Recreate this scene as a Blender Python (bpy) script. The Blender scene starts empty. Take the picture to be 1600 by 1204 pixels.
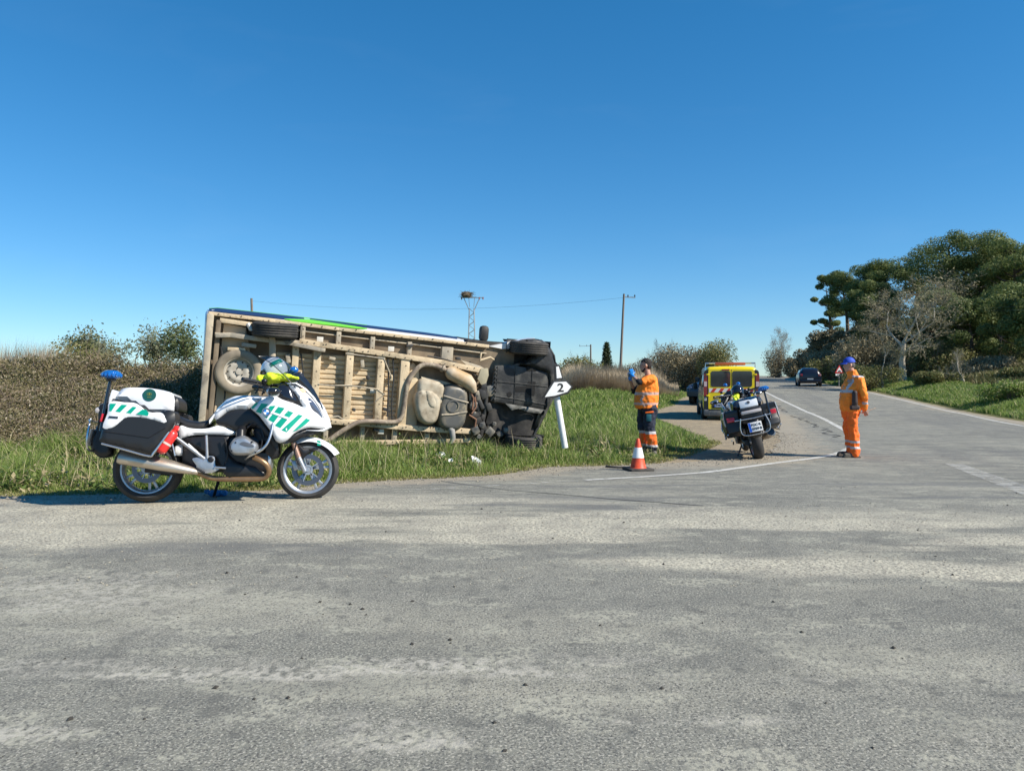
import bpy, bmesh, math, random
import numpy as np
from mathutils import Vector, Matrix, noise as mnoise
from mathutils.geometry import delaunay_2d_cdt

# ------------------------------------------------------------------ camera, sky, sun, exposure
F, HZ, EYE = 1180.0, 585.0, 1.5
scene = bpy.context.scene
col = scene.collection
cd = bpy.data.cameras.new('camera'); cam = bpy.data.objects.new('camera', cd); col.objects.link(cam)
cam.location = (0, 0, EYE); cam.rotation_euler = (math.radians(90), 0, 0)
cd.sensor_width = 36; cd.lens = 36*F/1600; cd.shift_y = -(602-HZ)/1600
cd.clip_start = .1; cd.clip_end = 9000
scene.camera = cam
SUN_EL = math.radians(39)
sdir = Vector((.925*math.cos(SUN_EL), -.38*math.cos(SUN_EL), math.sin(SUN_EL))).normalized()
w = bpy.data.worlds.new('World'); scene.world = w; w.use_nodes = True
nt = w.node_tree; bg = nt.nodes['Background']
sky = nt.nodes.new('ShaderNodeTexSky'); sky.sky_type = 'NISHITA'; sky.sun_disc = False
sky.sun_elevation = SUN_EL; sky.sun_rotation = math.atan2(sdir.x, sdir.y)
sky.air_density = .9; sky.dust_density = .0; sky.ozone_density = 3.2; sky.altitude = 300
hs = nt.nodes.new('ShaderNodeHueSaturation'); hs.inputs['Saturation'].default_value = 1.17
tint = nt.nodes.new('ShaderNodeMix'); tint.data_type = 'RGBA'; tint.blend_type = 'MULTIPLY'; tint.inputs[0].default_value = 1; tint.inputs[7].default_value = (.69, .94, 1.17, 1)
nt.links.new(sky.outputs[0], tint.inputs[6]); nt.links.new(tint.outputs[2], hs.inputs['Color']); gm = nt.nodes.new('ShaderNodeGamma'); gm.inputs[1].default_value = .80; nt.links.new(hs.outputs[0], gm.inputs[0]); wc = nt.nodes.new('ShaderNodeTexCoord'); wm = nt.nodes.new('ShaderNodeMapping'); wm.inputs['Scale'].default_value = (2.2, 2.2, 9); wm.inputs['Rotation'].default_value = (0, .25, 0)
wn = nt.nodes.new('ShaderNodeTexNoise'); wn.inputs['Scale'].default_value = 1.6; wn.inputs['Detail'].default_value = 9; wn.inputs['Distortion'].default_value = .8
wr = nt.nodes.new('ShaderNodeMapRange'); wr.inputs[1].default_value = .55; wr.inputs[2].default_value = .85; wr.inputs[4].default_value = .018
wx = nt.nodes.new('ShaderNodeMix'); wx.data_type = 'RGBA'; wx.inputs[7].default_value = (6, 6.6, 7, 1)
nt.links.new(wc.outputs['Generated'], wm.inputs[0]); nt.links.new(wm.outputs[0], wn.inputs[0]); nt.links.new(wn.outputs[0], wr.inputs[0]); nt.links.new(wr.outputs[0], wx.inputs[0]); nt.links.new(gm.outputs[0], wx.inputs[6]); nt.links.new(wx.outputs[2], bg.inputs[0]); bg.inputs[1].default_value = .125
sl = bpy.data.lights.new('sun', 'SUN'); sl.energy = 5; sl.angle = math.radians(.5); sl.color = (1, .93, .82)
so = bpy.data.objects.new('sun', sl); col.objects.link(so)
so.rotation_euler = (-sdir).to_track_quat('-Z', 'Y').to_euler()
scene.view_settings.view_transform = 'Standard'; scene.view_settings.look = 'None'
scene.view_settings.exposure = 0.5; scene.view_settings.gamma = 1
scene.render.engine = 'CYCLES'

# ------------------------------------------------------------------ materials
MATS = {}
def mat(name, c, c2=None, rough=.6, metal=0, scale=6, bump=0, bscale=None, detail=6, lo=.35, hi=.65, island=0, spec=.5, coat=0, stretch=None):
    if name in MATS: return MATS[name]
    m = bpy.data.materials.new(name); m.use_nodes = True; n = m.node_tree; P = n.nodes['Principled BSDF']
    P.inputs['Base Color'].default_value = (*c, 1); P.inputs['Roughness'].default_value = rough
    P.inputs['Metallic'].default_value = metal; P.inputs['Specular IOR Level'].default_value = spec
    P.inputs['Coat Weight'].default_value = coat; P.inputs['Coat Roughness'].default_value = .08
    tc = n.nodes.new('ShaderNodeTexCoord'); src = tc.outputs['Object']
    if stretch:
        mp = n.nodes.new('ShaderNodeMapping'); mp.inputs['Scale'].default_value = stretch
        n.links.new(src, mp.inputs[0]); src = mp.outputs[0]
    if c2 is not None:
        t = n.nodes.new('ShaderNodeTexNoise'); t.inputs['Scale'].default_value = scale; t.inputs['Detail'].default_value = detail
        n.links.new(src, t.inputs[0])
        r = n.nodes.new('ShaderNodeMapRange'); r.inputs[1].default_value = lo; r.inputs[2].default_value = hi
        n.links.new(t.outputs[0], r.inputs[0]); fac = r.outputs[0]
        if island:
            g = n.nodes.new('ShaderNodeNewGeometry'); a = n.nodes.new('ShaderNodeMath'); a.operation = 'MULTIPLY_ADD'
            a.inputs[1].default_value = island; n.links.new(g.outputs['Random Per Island'], a.inputs[0])
            b = n.nodes.new('ShaderNodeMath'); b.operation = 'MULTIPLY'; b.inputs[1].default_value = 1-island
            n.links.new(fac, b.inputs[0]); n.links.new(b.outputs[0], a.inputs[2]); fac = a.outputs[0]
        mx = n.nodes.new('ShaderNodeMix'); mx.data_type = 'RGBA'
        mx.inputs[6].default_value = (*c, 1); mx.inputs[7].default_value = (*c2, 1)
        n.links.new(fac, mx.inputs[0]); n.links.new(mx.outputs[2], P.inputs['Base Color'])
    if bump:
        t = n.nodes.new('ShaderNodeTexNoise'); t.inputs['Scale'].default_value = bscale or scale*4; t.inputs['Detail'].default_value = 5
        n.links.new(src, t.inputs[0]); b = n.nodes.new('ShaderNodeBump'); b.inputs['Strength'].default_value = bump
        b.inputs['Distance'].default_value = .02
        n.links.new(t.outputs[0], b.inputs['Height']); n.links.new(b.outputs[0], P.inputs['Normal'])
    MATS[name] = m; return m
def grime(m, c, scale, lo, hi, amt=1, rough=None):
    n = m.node_tree; P = n.nodes['Principled BSDF']; L_ = P.inputs['Base Color'].links; tc = n.nodes.new('ShaderNodeTexCoord')
    t = n.nodes.new('ShaderNodeTexNoise'); t.inputs['Scale'].default_value = scale; t.inputs['Detail'].default_value = 10; t.inputs['Roughness'].default_value = .65; t.inputs['Distortion'].default_value = .6
    n.links.new(tc.outputs['Object'], t.inputs[0]); r = n.nodes.new('ShaderNodeMapRange'); r.inputs[1].default_value = lo; r.inputs[2].default_value = hi; r.inputs[4].default_value = amt
    n.links.new(t.outputs[0], r.inputs[0]); mx = n.nodes.new('ShaderNodeMix'); mx.data_type = 'RGBA'; n.links.new(r.outputs[0], mx.inputs[0])
    if L_: n.links.new(L_[0].from_socket, mx.inputs[6])
    else: mx.inputs[6].default_value = P.inputs['Base Color'].default_value
    mx.inputs[7].default_value = (*c, 1); n.links.new(mx.outputs[2], P.inputs['Base Color']); return m
def leafmat(name, c, c2, c3=None, scale=.6, island=.6, trans=.3, rough=.6):
    m = mat(name, c, c2, rough=rough, scale=scale, island=island, spec=.25)
    n = m.node_tree; P = n.nodes['Principled BSDF']; out = n.nodes['Material Output']
    tr = n.nodes.new('ShaderNodeBsdfTranslucent'); ms = n.nodes.new('ShaderNodeMixShader'); ms.inputs[0].default_value = trans
    src = P.inputs['Base Color'].links[0].from_socket
    if c3:
        g = n.nodes.new('ShaderNodeNewGeometry'); r = n.nodes.new('ShaderNodeMapRange'); r.inputs[1].default_value = .8; r.inputs[2].default_value = .9
        n.links.new(g.outputs['Random Per Island'], r.inputs[0]); mx = n.nodes.new('ShaderNodeMix'); mx.data_type = 'RGBA'
        n.links.new(r.outputs[0], mx.inputs[0]); n.links.new(src, mx.inputs[6]); mx.inputs[7].default_value = (*c3, 1)
        src = mx.outputs[2]; n.links.new(src, P.inputs['Base Color'])
    n.links.new(src, tr.inputs[0]); n.links.new(P.outputs[0], ms.inputs[1]); n.links.new(tr.outputs[0], ms.inputs[2])
    n.links.new(ms.outputs[0], out.inputs[0]); return m
def glassmat(name, tint, gloss=.12, trans=.8):
    m = bpy.data.materials.new(name); m.use_nodes = True; n = m.node_tree; n.nodes.clear()
    out = n.nodes.new('ShaderNodeOutputMaterial'); t = n.nodes.new('ShaderNodeBsdfTransparent'); t.inputs[0].default_value = (*tint, 1)
    g = n.nodes.new('ShaderNodeBsdfGlossy'); g.inputs['Roughness'].default_value = .05
    ms = n.nodes.new('ShaderNodeMixShader'); fr = n.nodes.new('ShaderNodeFresnel'); fr.inputs[0].default_value = 1.45
    a = n.nodes.new('ShaderNodeMath'); a.operation = 'ADD'; a.inputs[1].default_value = gloss
    n.links.new(fr.outputs[0], a.inputs[0]); n.links.new(a.outputs[0], ms.inputs[0])
    n.links.new(t.outputs[0], ms.inputs[1]); n.links.new(g.outputs[0], ms.inputs[2]); n.links.new(ms.outputs[0], out.inputs[0])
    MATS[name] = m; return m

# ------------------------------------------------------------------ mesh helpers
class MB:
    def __init__(s): s.v = []; s.f = []; s.m = []
    def add(s, vs, fs, mi=0):
        o = len(s.v); s.v += [tuple(p) for p in vs]; s.f += [tuple(i+o for i in f) for f in fs]; s.m += [mi]*len(fs)
        return s
    def box(s, c, d, R=None, mi=0, ch=0):
        hx, hy, hz = d[0]/2, d[1]/2, d[2]/2
        if ch:
            ch = min(ch, .45*min(d)); vs = []; 
            bm = bmesh.new(); bmesh.ops.create_cube(bm, size=1)
            for v in bm.verts: v.co = Vector((v.co.x*d[0], v.co.y*d[1], v.co.z*d[2]))
            bmesh.ops.bevel(bm, geom=bm.edges[:], offset=ch, segments=2, profile=.5, affect='EDGES')
            bm.verts.index_update(); vs = [v.co.copy() for v in bm.verts]; fs = [[v.index for v in f.verts] for f in bm.faces]; bm.free()
        else:
            vs = [Vector((x*hx, y*hy, z*hz)) for x in (-1, 1) for y in (-1, 1) for z in (-1, 1)]
            fs = [(0, 1, 3, 2), (4, 6, 7, 5), (0, 4, 5, 1), (2, 3, 7, 6), (0, 2, 6, 4), (1, 5, 7, 3)]
        if R is not None: vs = [R @ v for v in vs]
        c = Vector(c); return s.add([v+c for v in vs], fs, mi)
    def bar(s, a, b, wd, th, up=(0, 0, 1), mi=0, ch=0):
        a = Vector(a); b = Vector(b); x = (b-a); L = x.length; x.normalize(); up = Vector(up)
        y = up.cross(x)
        if y.length < 1e-5: y = Vector((0, 1, 0)).cross(x)
        y.normalize(); z = x.cross(y); R = Matrix((x, y, z)).transposed()
        return s.box((a+b)/2, (L, wd, th), R, mi, ch)
    def tube(s, pts, r, n=10, mi=0, cap=True, flat=1.0):
        pts = [Vector(p) for p in pts]; k = len(pts)
        rs = [r]*k if not hasattr(r, '__len__') else list(r)
        T = []
        for i in range(k):
            t = pts[min(i+1, k-1)]-pts[max(i-1, 0)]; T.append(t.normalized() if t.length > 1e-9 else Vector((0, 0, 1)))
        u = T[0].orthogonal().normalized(); vs = []
        for i in range(k):
            u = (u - T[i]*u.dot(T[i]))
            u = u.normalized() if u.length > 1e-6 else T[i].orthogonal().normalized()
            q = T[i].cross(u)
            for j in range(n):
                a = 2*math.pi*j/n; vs.append(pts[i]+(u*math.cos(a)+q*math.sin(a)*flat)*rs[i])
        fs = [(i*n+j, i*n+(j+1) % n, (i+1)*n+(j+1) % n, (i+1)*n+j) for i in range(k-1) for j in range(n)]
        if cap: fs += [tuple(range(n-1, -1, -1)), tuple((k-1)*n+j for j in range(n))]
        return s.add(vs, fs, mi)
    def lathe(s, prof, c=(0, 0, 0), axis='y', n=40, mi=0, a0=0, a1=2*math.pi, R=None):
        # prof: (radius, along-axis)
        full = abs(a1-a0-2*math.pi) < 1e-6; m = n if full else n+1; vs = []
        for i in range(m):
            a = a0+(a1-a0)*i/n
            for (r, h) in prof:
                p = {'y': (r*math.cos(a), h, r*math.sin(a)), 'z': (r*math.cos(a), r*math.sin(a), h), 'x': (h, r*math.cos(a), r*math.sin(a))}[axis]
                p = Vector(p); p = R @ p if R is not None else p; vs.append(p+Vector(c))
        k = len(prof); fs = []
        for i in range(n):
            for j in range(k-1):
                a_, b_ = i*k+j, ((i+1) % m)*k+j; fs.append((a_, a_+1, b_+1, b_))
        return s.add(vs, fs, mi)
    def rings(s, rg, n=20, mi=0, p=2.0, caps=True):
        # horizontal (super)ellipse rings (cx,cy,cz,rx,ry), capped
        vs = []
        for (cx, cy, cz, rx, ry) in rg:
            for j in range(n):
                a = 2*math.pi*j/n; ca, sa = math.cos(a), math.sin(a)
                vs.append((cx+rx*math.copysign(abs(ca)**(2/p), ca), cy+ry*math.copysign(abs(sa)**(2/p), sa), cz))
        k = len(rg); fs = [(i*n+j, i*n+(j+1) % n, (i+1)*n+(j+1) % n, (i+1)*n+j) for i in range(k-1) for j in range(n)]
        if caps: fs += [tuple(range(n-1, -1, -1)), tuple((k-1)*n+j for j in range(n))]
        return s.add(vs, fs, mi)
    def ball(s, c, r, n=16, m=10, mi=0, R=None):
        r = r if hasattr(r, '__len__') else (r, r, r); vs = []
        for i in range(m+1):
            t = math.pi*i/m
            for j in range(n):
                a = 2*math.pi*j/n; v = Vector((r[0]*math.sin(t)*math.cos(a), r[1]*math.sin(t)*math.sin(a), -r[2]*math.cos(t)))
                if R is not None: v = R @ v
                vs.append(v+Vector(c))
        fs = [(i*n+j, i*n+(j+1) % n, (i+1)*n+(j+1) % n, (i+1)*n+j) for i in range(m) for j in range(n)]
        return s.add(vs, fs, mi)
    def cap(s, a, b, ra, rb, n=12, mi=0):
        # tapered capsule
        a = Vector(a); b = Vector(b); d = (b-a).normalized(); pts = []; rs = []
        for k in (-90, -60, -35, -12): t = math.radians(k); pts.append(a+d*ra*math.sin(t)); rs.append(max(ra*math.cos(t), 1e-4))
        for k in (12, 35, 60, 90): t = math.radians(k); pts.append(b+d*rb*math.sin(t)); rs.append(max(rb*math.cos(t), 1e-4))
        return s.tube(pts, rs, n, mi)

def tag(o, label=None, cat=None, group=None, kind=None):
    if label: o['label'] = label
    if cat: o['category'] = cat
    if group: o['group'] = group
    if kind: o['kind'] = kind
    return o
def obj(name, mb, mats, parent=None, smooth=True, ang=38, kind=None, label=None):
    me = bpy.data.meshes.new(name)
    if isinstance(mb, tuple):
        V, Fc = mb; me.vertices.add(len(V)); me.vertices.foreach_set('co', np.asarray(V, dtype=np.float32).ravel())
        Fc = np.asarray(Fc, dtype=np.int32); k = Fc.shape[1]; me.loops.add(Fc.size); me.loops.foreach_set('vertex_index', Fc.ravel())
        me.polygons.add(len(Fc)); me.polygons.foreach_set('loop_start', np.arange(0, Fc.size, k, dtype=np.int32))
        me.polygons.foreach_set('loop_total', np.full(len(Fc), k, dtype=np.int32)); me.update(calc_edges=True)
    else:
        me.from_pydata(mb.v, [], mb.f); me.update()
        if any(mb.m): me.polygons.foreach_set('material_index', mb.m)
    mats = mats if isinstance(mats, (list, tuple)) else [mats]
    for m in mats: me.materials.append(m)
    if smooth:
        me.polygons.foreach_set('use_smooth', [True]*len(me.polygons))
        if ang < 179: me.set_sharp_from_angle(angle=math.radians(ang))
    o = bpy.data.objects.new(name, me); col.objects.link(o)
    if parent: o.parent = parent
    if kind: o['kind'] = kind
    if label: o['label'] = label
    return o
def flipfix(mb):
    bm = bmesh.new(); vs = [bm.verts.new(v) for v in mb.v]
    for f, m in zip(mb.f, mb.m):
        try: fc = bm.faces.new([vs[i] for i in f]); fc.material_index = m
        except ValueError: pass
    bmesh.ops.recalc_face_normals(bm, faces=bm.faces[:]); bm.verts.index_update()
    mb.v = [tuple(v.co) for v in bm.verts]; mb.f = [tuple(v.index for v in f.verts) for f in bm.faces]; mb.m = [f.material_index for f in bm.faces]; bm.free(); return mb
def empty(name, M, label=None, cat=None, group=None):
    o = bpy.data.objects.new(name, None); col.objects.link(o); o.empty_display_size = .1
    o.matrix_world = M if isinstance(M, Matrix) else Matrix.Translation(M)
    return tag(o, label, cat, group)
def copy_tree(o, parent=None):
    c = o.copy(); col.objects.link(c)
    if parent: c.parent = parent
    for ch in list(KIDS(o)): copy_tree(ch, c)
    return c
def KIDS(o): return [x for x in bpy.data.objects if x.parent == o]
def frame(O, x, y, z):
    return Matrix(((x[0], y[0], z[0], O[0]), (x[1], y[1], z[1], O[1]), (x[2], y[2], z[2], O[2]), (0, 0, 0, 1)))
def upright(x, y, z, heading):
    h = Vector((heading[0], heading[1], 0)).normalized(); l = Vector((-h.y, h.x, 0)); return frame((x, y, z), h, l, (0, 0, 1))
def W(px, py, Y): return Vector(((px-800)/F*Y, Y, EYE+(HZ-py)/F*Y))
def ploc(M, px, py, yl):
    # where the sight line of a photo pixel meets the thing's own plane y = yl  -> local (x, z)
    Mi = M.inverted(); o = Mi @ Vector((0, 0, EYE)); d = Mi.to_3x3() @ Vector(((px-800)/F, 1, (HZ-py)/F))
    t = (yl-o.y)/d.y; p = o+d*t; return (p.x, p.z)
def catmull(P, k=6, closed=True):
    n = len(P); out = []
    for i in range(n if closed else n-1):
        p0, p1, p2, p3 = (P[(i-1) % n], P[i], P[(i+1) % n], P[(i+2) % n]) if closed else (P[max(i-1, 0)], P[i], P[i+1], P[min(i+2, n-1)])
        for j in range(k):
            t = j/k; out.append(tuple(.5*((2*p1[a])+(-p0[a]+p2[a])*t+(2*p0[a]-5*p1[a]+4*p2[a]-p3[a])*t*t+(-p0[a]+3*p1[a]-3*p2[a]+p3[a])*t**3) for a in range(len(p1))))
    if not closed: out.append(tuple(P[-1]))
    return out
def resample(P, step, closed=True):
    out = []; n = len(P)
    for i in range(n if closed else n-1):
        a = P[i]; b = P[(i+1) % n]; L = math.dist(a, b); k = max(1, int(round(L/step)))
        out += [tuple(a[c]+(b[c]-a[c])*j/k for c in range(len(a))) for j in range(k)]
    if not closed: out.append(tuple(P[-1]))
    return out
def inpoly(X, Y, P):
    X = np.asarray(X, float); Y = np.asarray(Y, float); r = np.zeros(X.shape, bool); n = len(P)
    for i in range(n):
        x1, y1 = P[i][:2]; x2, y2 = P[(i+1) % n][:2]
        if y1 == y2: continue
        r ^= ((y1 > Y) != (y2 > Y)) & (X < (x2-x1)*(Y-y1)/(y2-y1)+x1)
    return r
def pdist(X, Y, P, closed=True):
    X = np.asarray(X, float); Y = np.asarray(Y, float); d = np.full(X.shape, 1e9); n = len(P)
    for i in range(n if closed else n-1):
        x1, y1 = P[i][:2]; x2, y2 = P[(i+1) % n][:2]; dx, dy = x2-x1, y2-y1; L = dx*dx+dy*dy+1e-12
        t = np.clip(((X-x1)*dx+(Y-y1)*dy)/L, 0, 1); d = np.minimum(d, np.hypot(X-x1-t*dx, Y-y1-t*dy))
    return d
def panel(outline, fy, th, bev=.015, step=.02, mirror=False, rnd=True):
    """curved body panel: outline in local (x,z), outer face at y=fy(x,z) (outer = -y side), thickness th inwards, rounded rim"""
    B = resample(outline, step); nb = len(B); B = [Vector(b) for b in B]
    xs = [b[0] for b in B]; zs = [b[1] for b in B]
    gx, gz = np.meshgrid(np.arange(min(xs), max(xs), step*1.3), np.arange(min(zs), max(zs), step*1.3))
    gx, gz = gx.ravel(), gz.ravel(); ok = inpoly(gx, gz, B) & (pdist(gx, gz, B) > step*.6)
    # rim ring
    pts = B+[Vector((float(a), float(b))) for a, b in zip(gx[ok], gz[ok])]
    area = sum(B[i][0]*B[(i+1) % nb][1]-B[(i+1) % nb][0]*B[i][1] for i in range(nb))
    fc = list(range(nb)) if area > 0 else list(range(nb-1, -1, -1))
    r = delaunay_2d_cdt(pts, [], [fc], 1, 1e-6); V, T = r[0], r[2]
    X = np.array([v[0] for v in V]); Z = np.array([v[1] for v in V]); d = pdist(X, Z, B)
    q = 1-np.clip(d/bev, 0, 1); ro = bev*(1-np.sqrt(np.clip(1-q*q, 0, 1))) if rnd else 0*q
    sg = -1 if mirror else 1; mb = MB(); N = len(V)
    Yo = [fy(float(x), float(z))+float(o) for x, z, o in zip(X, Z, ro)]
    Yi = [fy(float(x), float(z))+th for x, z in zip(X, Z)]
    Yi = [max(a, b+.001) for a, b in zip(Yi, Yo)]
    vs = [(float(X[i]), sg*Yo[i], float(Z[i])) for i in range(N)]+[(float(X[i]), sg*Yi[i], float(Z[i])) for i in range(N)]
    fs = []
    ec = {}
    for t in T:
        t = list(t)
        A = (X[t[1]]-X[t[0]])*(Z[t[2]]-Z[t[0]])-(X[t[2]]-X[t[0]])*(Z[t[1]]-Z[t[0]])
        if A < 0: t = t[::-1]
        # ccw in xz seen from -y
        f = t if not mirror else t[::-1]; fs.append(tuple(f)); fs.append(tuple(i+N for i in f[::-1]))
        for a, b in zip(f, f[1:]+f[:1]): ec[(a, b)] = 1
    for (a, b) in ec:
        if (b, a) not in ec: fs.append((a, a+N, b+N, b))
    mb.add(vs, fs); return mb
def text_mb(body, size, M4, depth=.002, font=None):
    c = bpy.data.curves.new('t', 'FONT'); c.body = body; c.size = size; c.align_x = 'CENTER'; c.align_y = 'CENTER'; c.extrude = depth; c.resolution_u = 4; c.offset = size*.02
    o = bpy.data.objects.new('t', c); col.objects.link(o); bpy.context.view_layer.update()
    me = o.to_mesh(); vs = [M4 @ v.co for v in me.vertices]; fs = [tuple(p.vertices) for p in me.polygons]
    o.to_mesh_clear(); bpy.data.objects.remove(o); bpy.data.curves.remove(c); return MB().add(vs, fs)
def remeshed(mb, vox, smooth=4, nz=0, nscale=8):
    me = bpy.data.meshes.new('r'); me.from_pydata(mb.v, [], mb.f); o = bpy.data.objects.new('r', me); col.objects.link(o)
    m = o.modifiers.new('a', 'REMESH'); m.mode = 'VOXEL'; m.voxel_size = vox
    s = o.modifiers.new('b', 'SMOOTH'); s.iterations = smooth; s.factor = .5
    dg = bpy.context.evaluated_depsgraph_get(); e = o.evaluated_get(dg); em = e.to_mesh()
    vs = [v.co.copy() for v in em.vertices]; fs = [tuple(p.vertices) for p in em.polygons]; nr = [v.normal.copy() for v in em.vertices]
    e.to_mesh_clear(); bpy.data.objects.remove(o); bpy.data.meshes.remove(me)
    if nz: vs = [v+n_*nz*(mnoise.noise(Vector((v.x*nscale, v.y*nscale, v.z*nscale*.6)))+.5*mnoise.noise(v*nscale*2.3)) for v, n_ in zip(vs, nr)]
    return MB().add(vs, fs)
def bymat(mb, fn):
    V = mb.v; mb.m = [fn(*(sum(V[i][k] for i in f)/len(f) for k in range(3))) for f in mb.f]; return mb

# ------------------------------------------------------------------ the lie of the land
DK = [(-400, 1.22), (0, 1.22), (6, 1.22), (7.4, 1.245), (9, 1.33), (11, 1.41), (13, 1.455), (16, 1.49), (20, 1.54), (26, 1.60), (31, 1.58), (36, 1.48), (47, 1.2), (60, .98), (80, .74), (120, .47), (160, .38), (200, .8), (300, 3), (600, 6), (1500, 8), (4000, 8)]
_dx = np.array([k[0] for k in DK], float); _dy = np.array([k[1] for k in DK], float)
def _pchip():
    h = np.diff(_dx); s = np.diff(_dy)/h; m = np.zeros(len(_dx))
    for i in range(1, len(_dx)-1):
        if s[i-1]*s[i] > 0:
            w1, w2 = 2*h[i]+h[i-1], h[i]+2*h[i-1]; m[i] = (w1+w2)/(w1/s[i-1]+w2/s[i])
    return h, m
_h, _m = _pchip()
def D(Y):
    Y = np.clip(np.asarray(Y, float), -400, 4000); i = np.clip(np.searchsorted(_dx, Y)-1, 0, len(_h)-1)
    t = (Y-_dx[i])/_h[i]; h = _h[i]
    return (2*t**3-3*t**2+1)*_dy[i]+(t**3-2*t**2+t)*h*_m[i]+(-2*t**3+3*t**2)*_dy[i+1]+(t**3-t**2)*h*_m[i+1]
def p2g(px, py):
    Y = 10.
    lo, hi = 1.5, 150.
    for _ in range(60):
        Y = (lo+hi)/2
        if float(D(Y))*F/Y > py-HZ: lo = Y
        else: hi = Y
    return ((px-800)/F*Y, Y)
def ss(a, b, x): t = np.clip((np.asarray(x, float)-a)/(b-a), 0, 1); return t*t*(3-2*t)
FARL = [(17.0, 58), (23.0, 80), (34, 120), (50, 165), (66, 205), (110, 300)]
FARR = [(122, 300), (76, 205), (60.5, 168), (45.5, 124), (32.2, 84), (26.3, 61), (20.4, 37), (18.3, 29.5), (16.4, 22.9), (16.3, 20), (18.2, 18), (24, 16.6), (60, 14.5), (60, -40), (-60, -40), (-60, 8.2)]
Bp = [p2g(*q) for q in [(-700, 779), (-300, 778), (0, 777), (100, 776), (200, 774), (300, 772), (420, 768), (530, 757), (600, 752), (680, 749), (760, 745), (820, 738), (860, 731), (920, 729), (980, 728)]]
REG = Bp+[p2g(*q) for q in [(1030, 724), (1075, 714), (1108, 702), (1128, 693), (1118, 684), (1090, 675), (1060, 664), (1036, 655), (1022, 648)]]+[p2g(1040, 638), p2g(1060, 633), (9.6, 42), (11.2, 46), (13.8, 51)]+FARL+FARR
ASP = Bp+[p2g(*q) for q in [(1060, 724), (1110, 721), (1160, 720), (1200, 712), (1218, 690), (1212, 665), (1203, 645), (1192, 628), (1186, 614)]]+FARL+FARR
def XR(Y): return np.interp(Y, [14, 18, 20, 22.9, 29.5, 37, 61, 84, 124, 168, 205, 300, 1000], [70, 18.2, 16.3, 16.4, 18.3, 20.4, 26.3, 32.2, 45.5, 60.5, 76, 122, 450])
def ground(X, Y):
    X = np.asarray(X, float); Y = np.asarray(Y, float)
    z = EYE-D(Y)
    ins = inpoly(X, Y, REG); d = np.where(ins, 0, pdist(X, Y, REG))
    left = (~ins) & (X < XR(Y)-2)
    amp = .10+.26*ss(1.2, -4.5, X)+.12*ss(16, 40, Y)
    z = z+np.where(left, amp*ss(0, 4, d), 0)
    z = z+np.where(left, .35*ss(6, 60, d)*ss(10, -50, X), 0)
    t = np.where(ins | left, 0, X-XR(Y))
    steep = ss(60, 84, Y)
    gent = .55*ss(.3, 4, t)+.35*ss(6, 8, t)+1.0*ss(8.5, 11, t)+2.4*ss(11, 24, t)+2.5*ss(24, 60, t)
    Hs = np.interp(Y, [60, 80, 100, 120, 140, 160, 185, 220, 400], [4, 6.9, 6.9, 5.4, 3.8, 2.0, .8, .3, 0])
    stp = Hs*(.9*ss(.8, 7, t)+.1*ss(7, 20, t))
    z = z+np.where(t > 0, gent*(1-steep)+stp*steep, 0)
    return z
def gz(x, y): return float(ground(np.array([x]), np.array([y]))[0])
def nz2(X, Y, s, seed=0):
    return np.array([mnoise.noise(Vector((x*s+seed, y*s, seed*1.7))) for x, y in zip(np.ravel(X), np.ravel(Y))]).reshape(np.shape(X))

# ground sheet
th = np.concatenate([np.linspace(-180, -48, 30), np.linspace(-47, 47, 230), np.linspace(48, 180, 30)[:-1]])*math.pi/180
rr = np.concatenate([[.0, .7], np.geomspace(1.5, 40, 110), np.geomspace(41, 4500, 90)])
TH, RR = np.meshgrid(th, rr, indexing='xy'); GX = RR*np.sin(TH); GY = RR*np.cos(TH); GZ = ground(GX, GY)
insA = inpoly(GX, GY, ASP); dA = pdist(GX, GY, ASP); insR = inpoly(GX, GY, REG); dR = pdist(GX, GY, REG)
GZ = GZ - np.where(insA, .10*ss(.02, .45, dA), 0)
rel = nz2(GX, GY, .9, 3)*.06+nz2(GX, GY, .15, 9)*.25*ss(15, 60, RR)
GZ = GZ+np.where(insR, nz2(GX, GY, 1.3, 5)*.012, rel*ss(0, 2, dR))
nr_, nt_ = GX.shape; idx = np.arange(nr_*nt_).reshape(nr_, nt_)
a = idx[:-1, :]; b = idx[1:, :]; a2 = np.roll(a, -1, 1); b2 = np.roll(b, -1, 1)
FQ = np.stack([a, a2, b2, b], -1).reshape(-1, 4)[:, ::-1]
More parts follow.
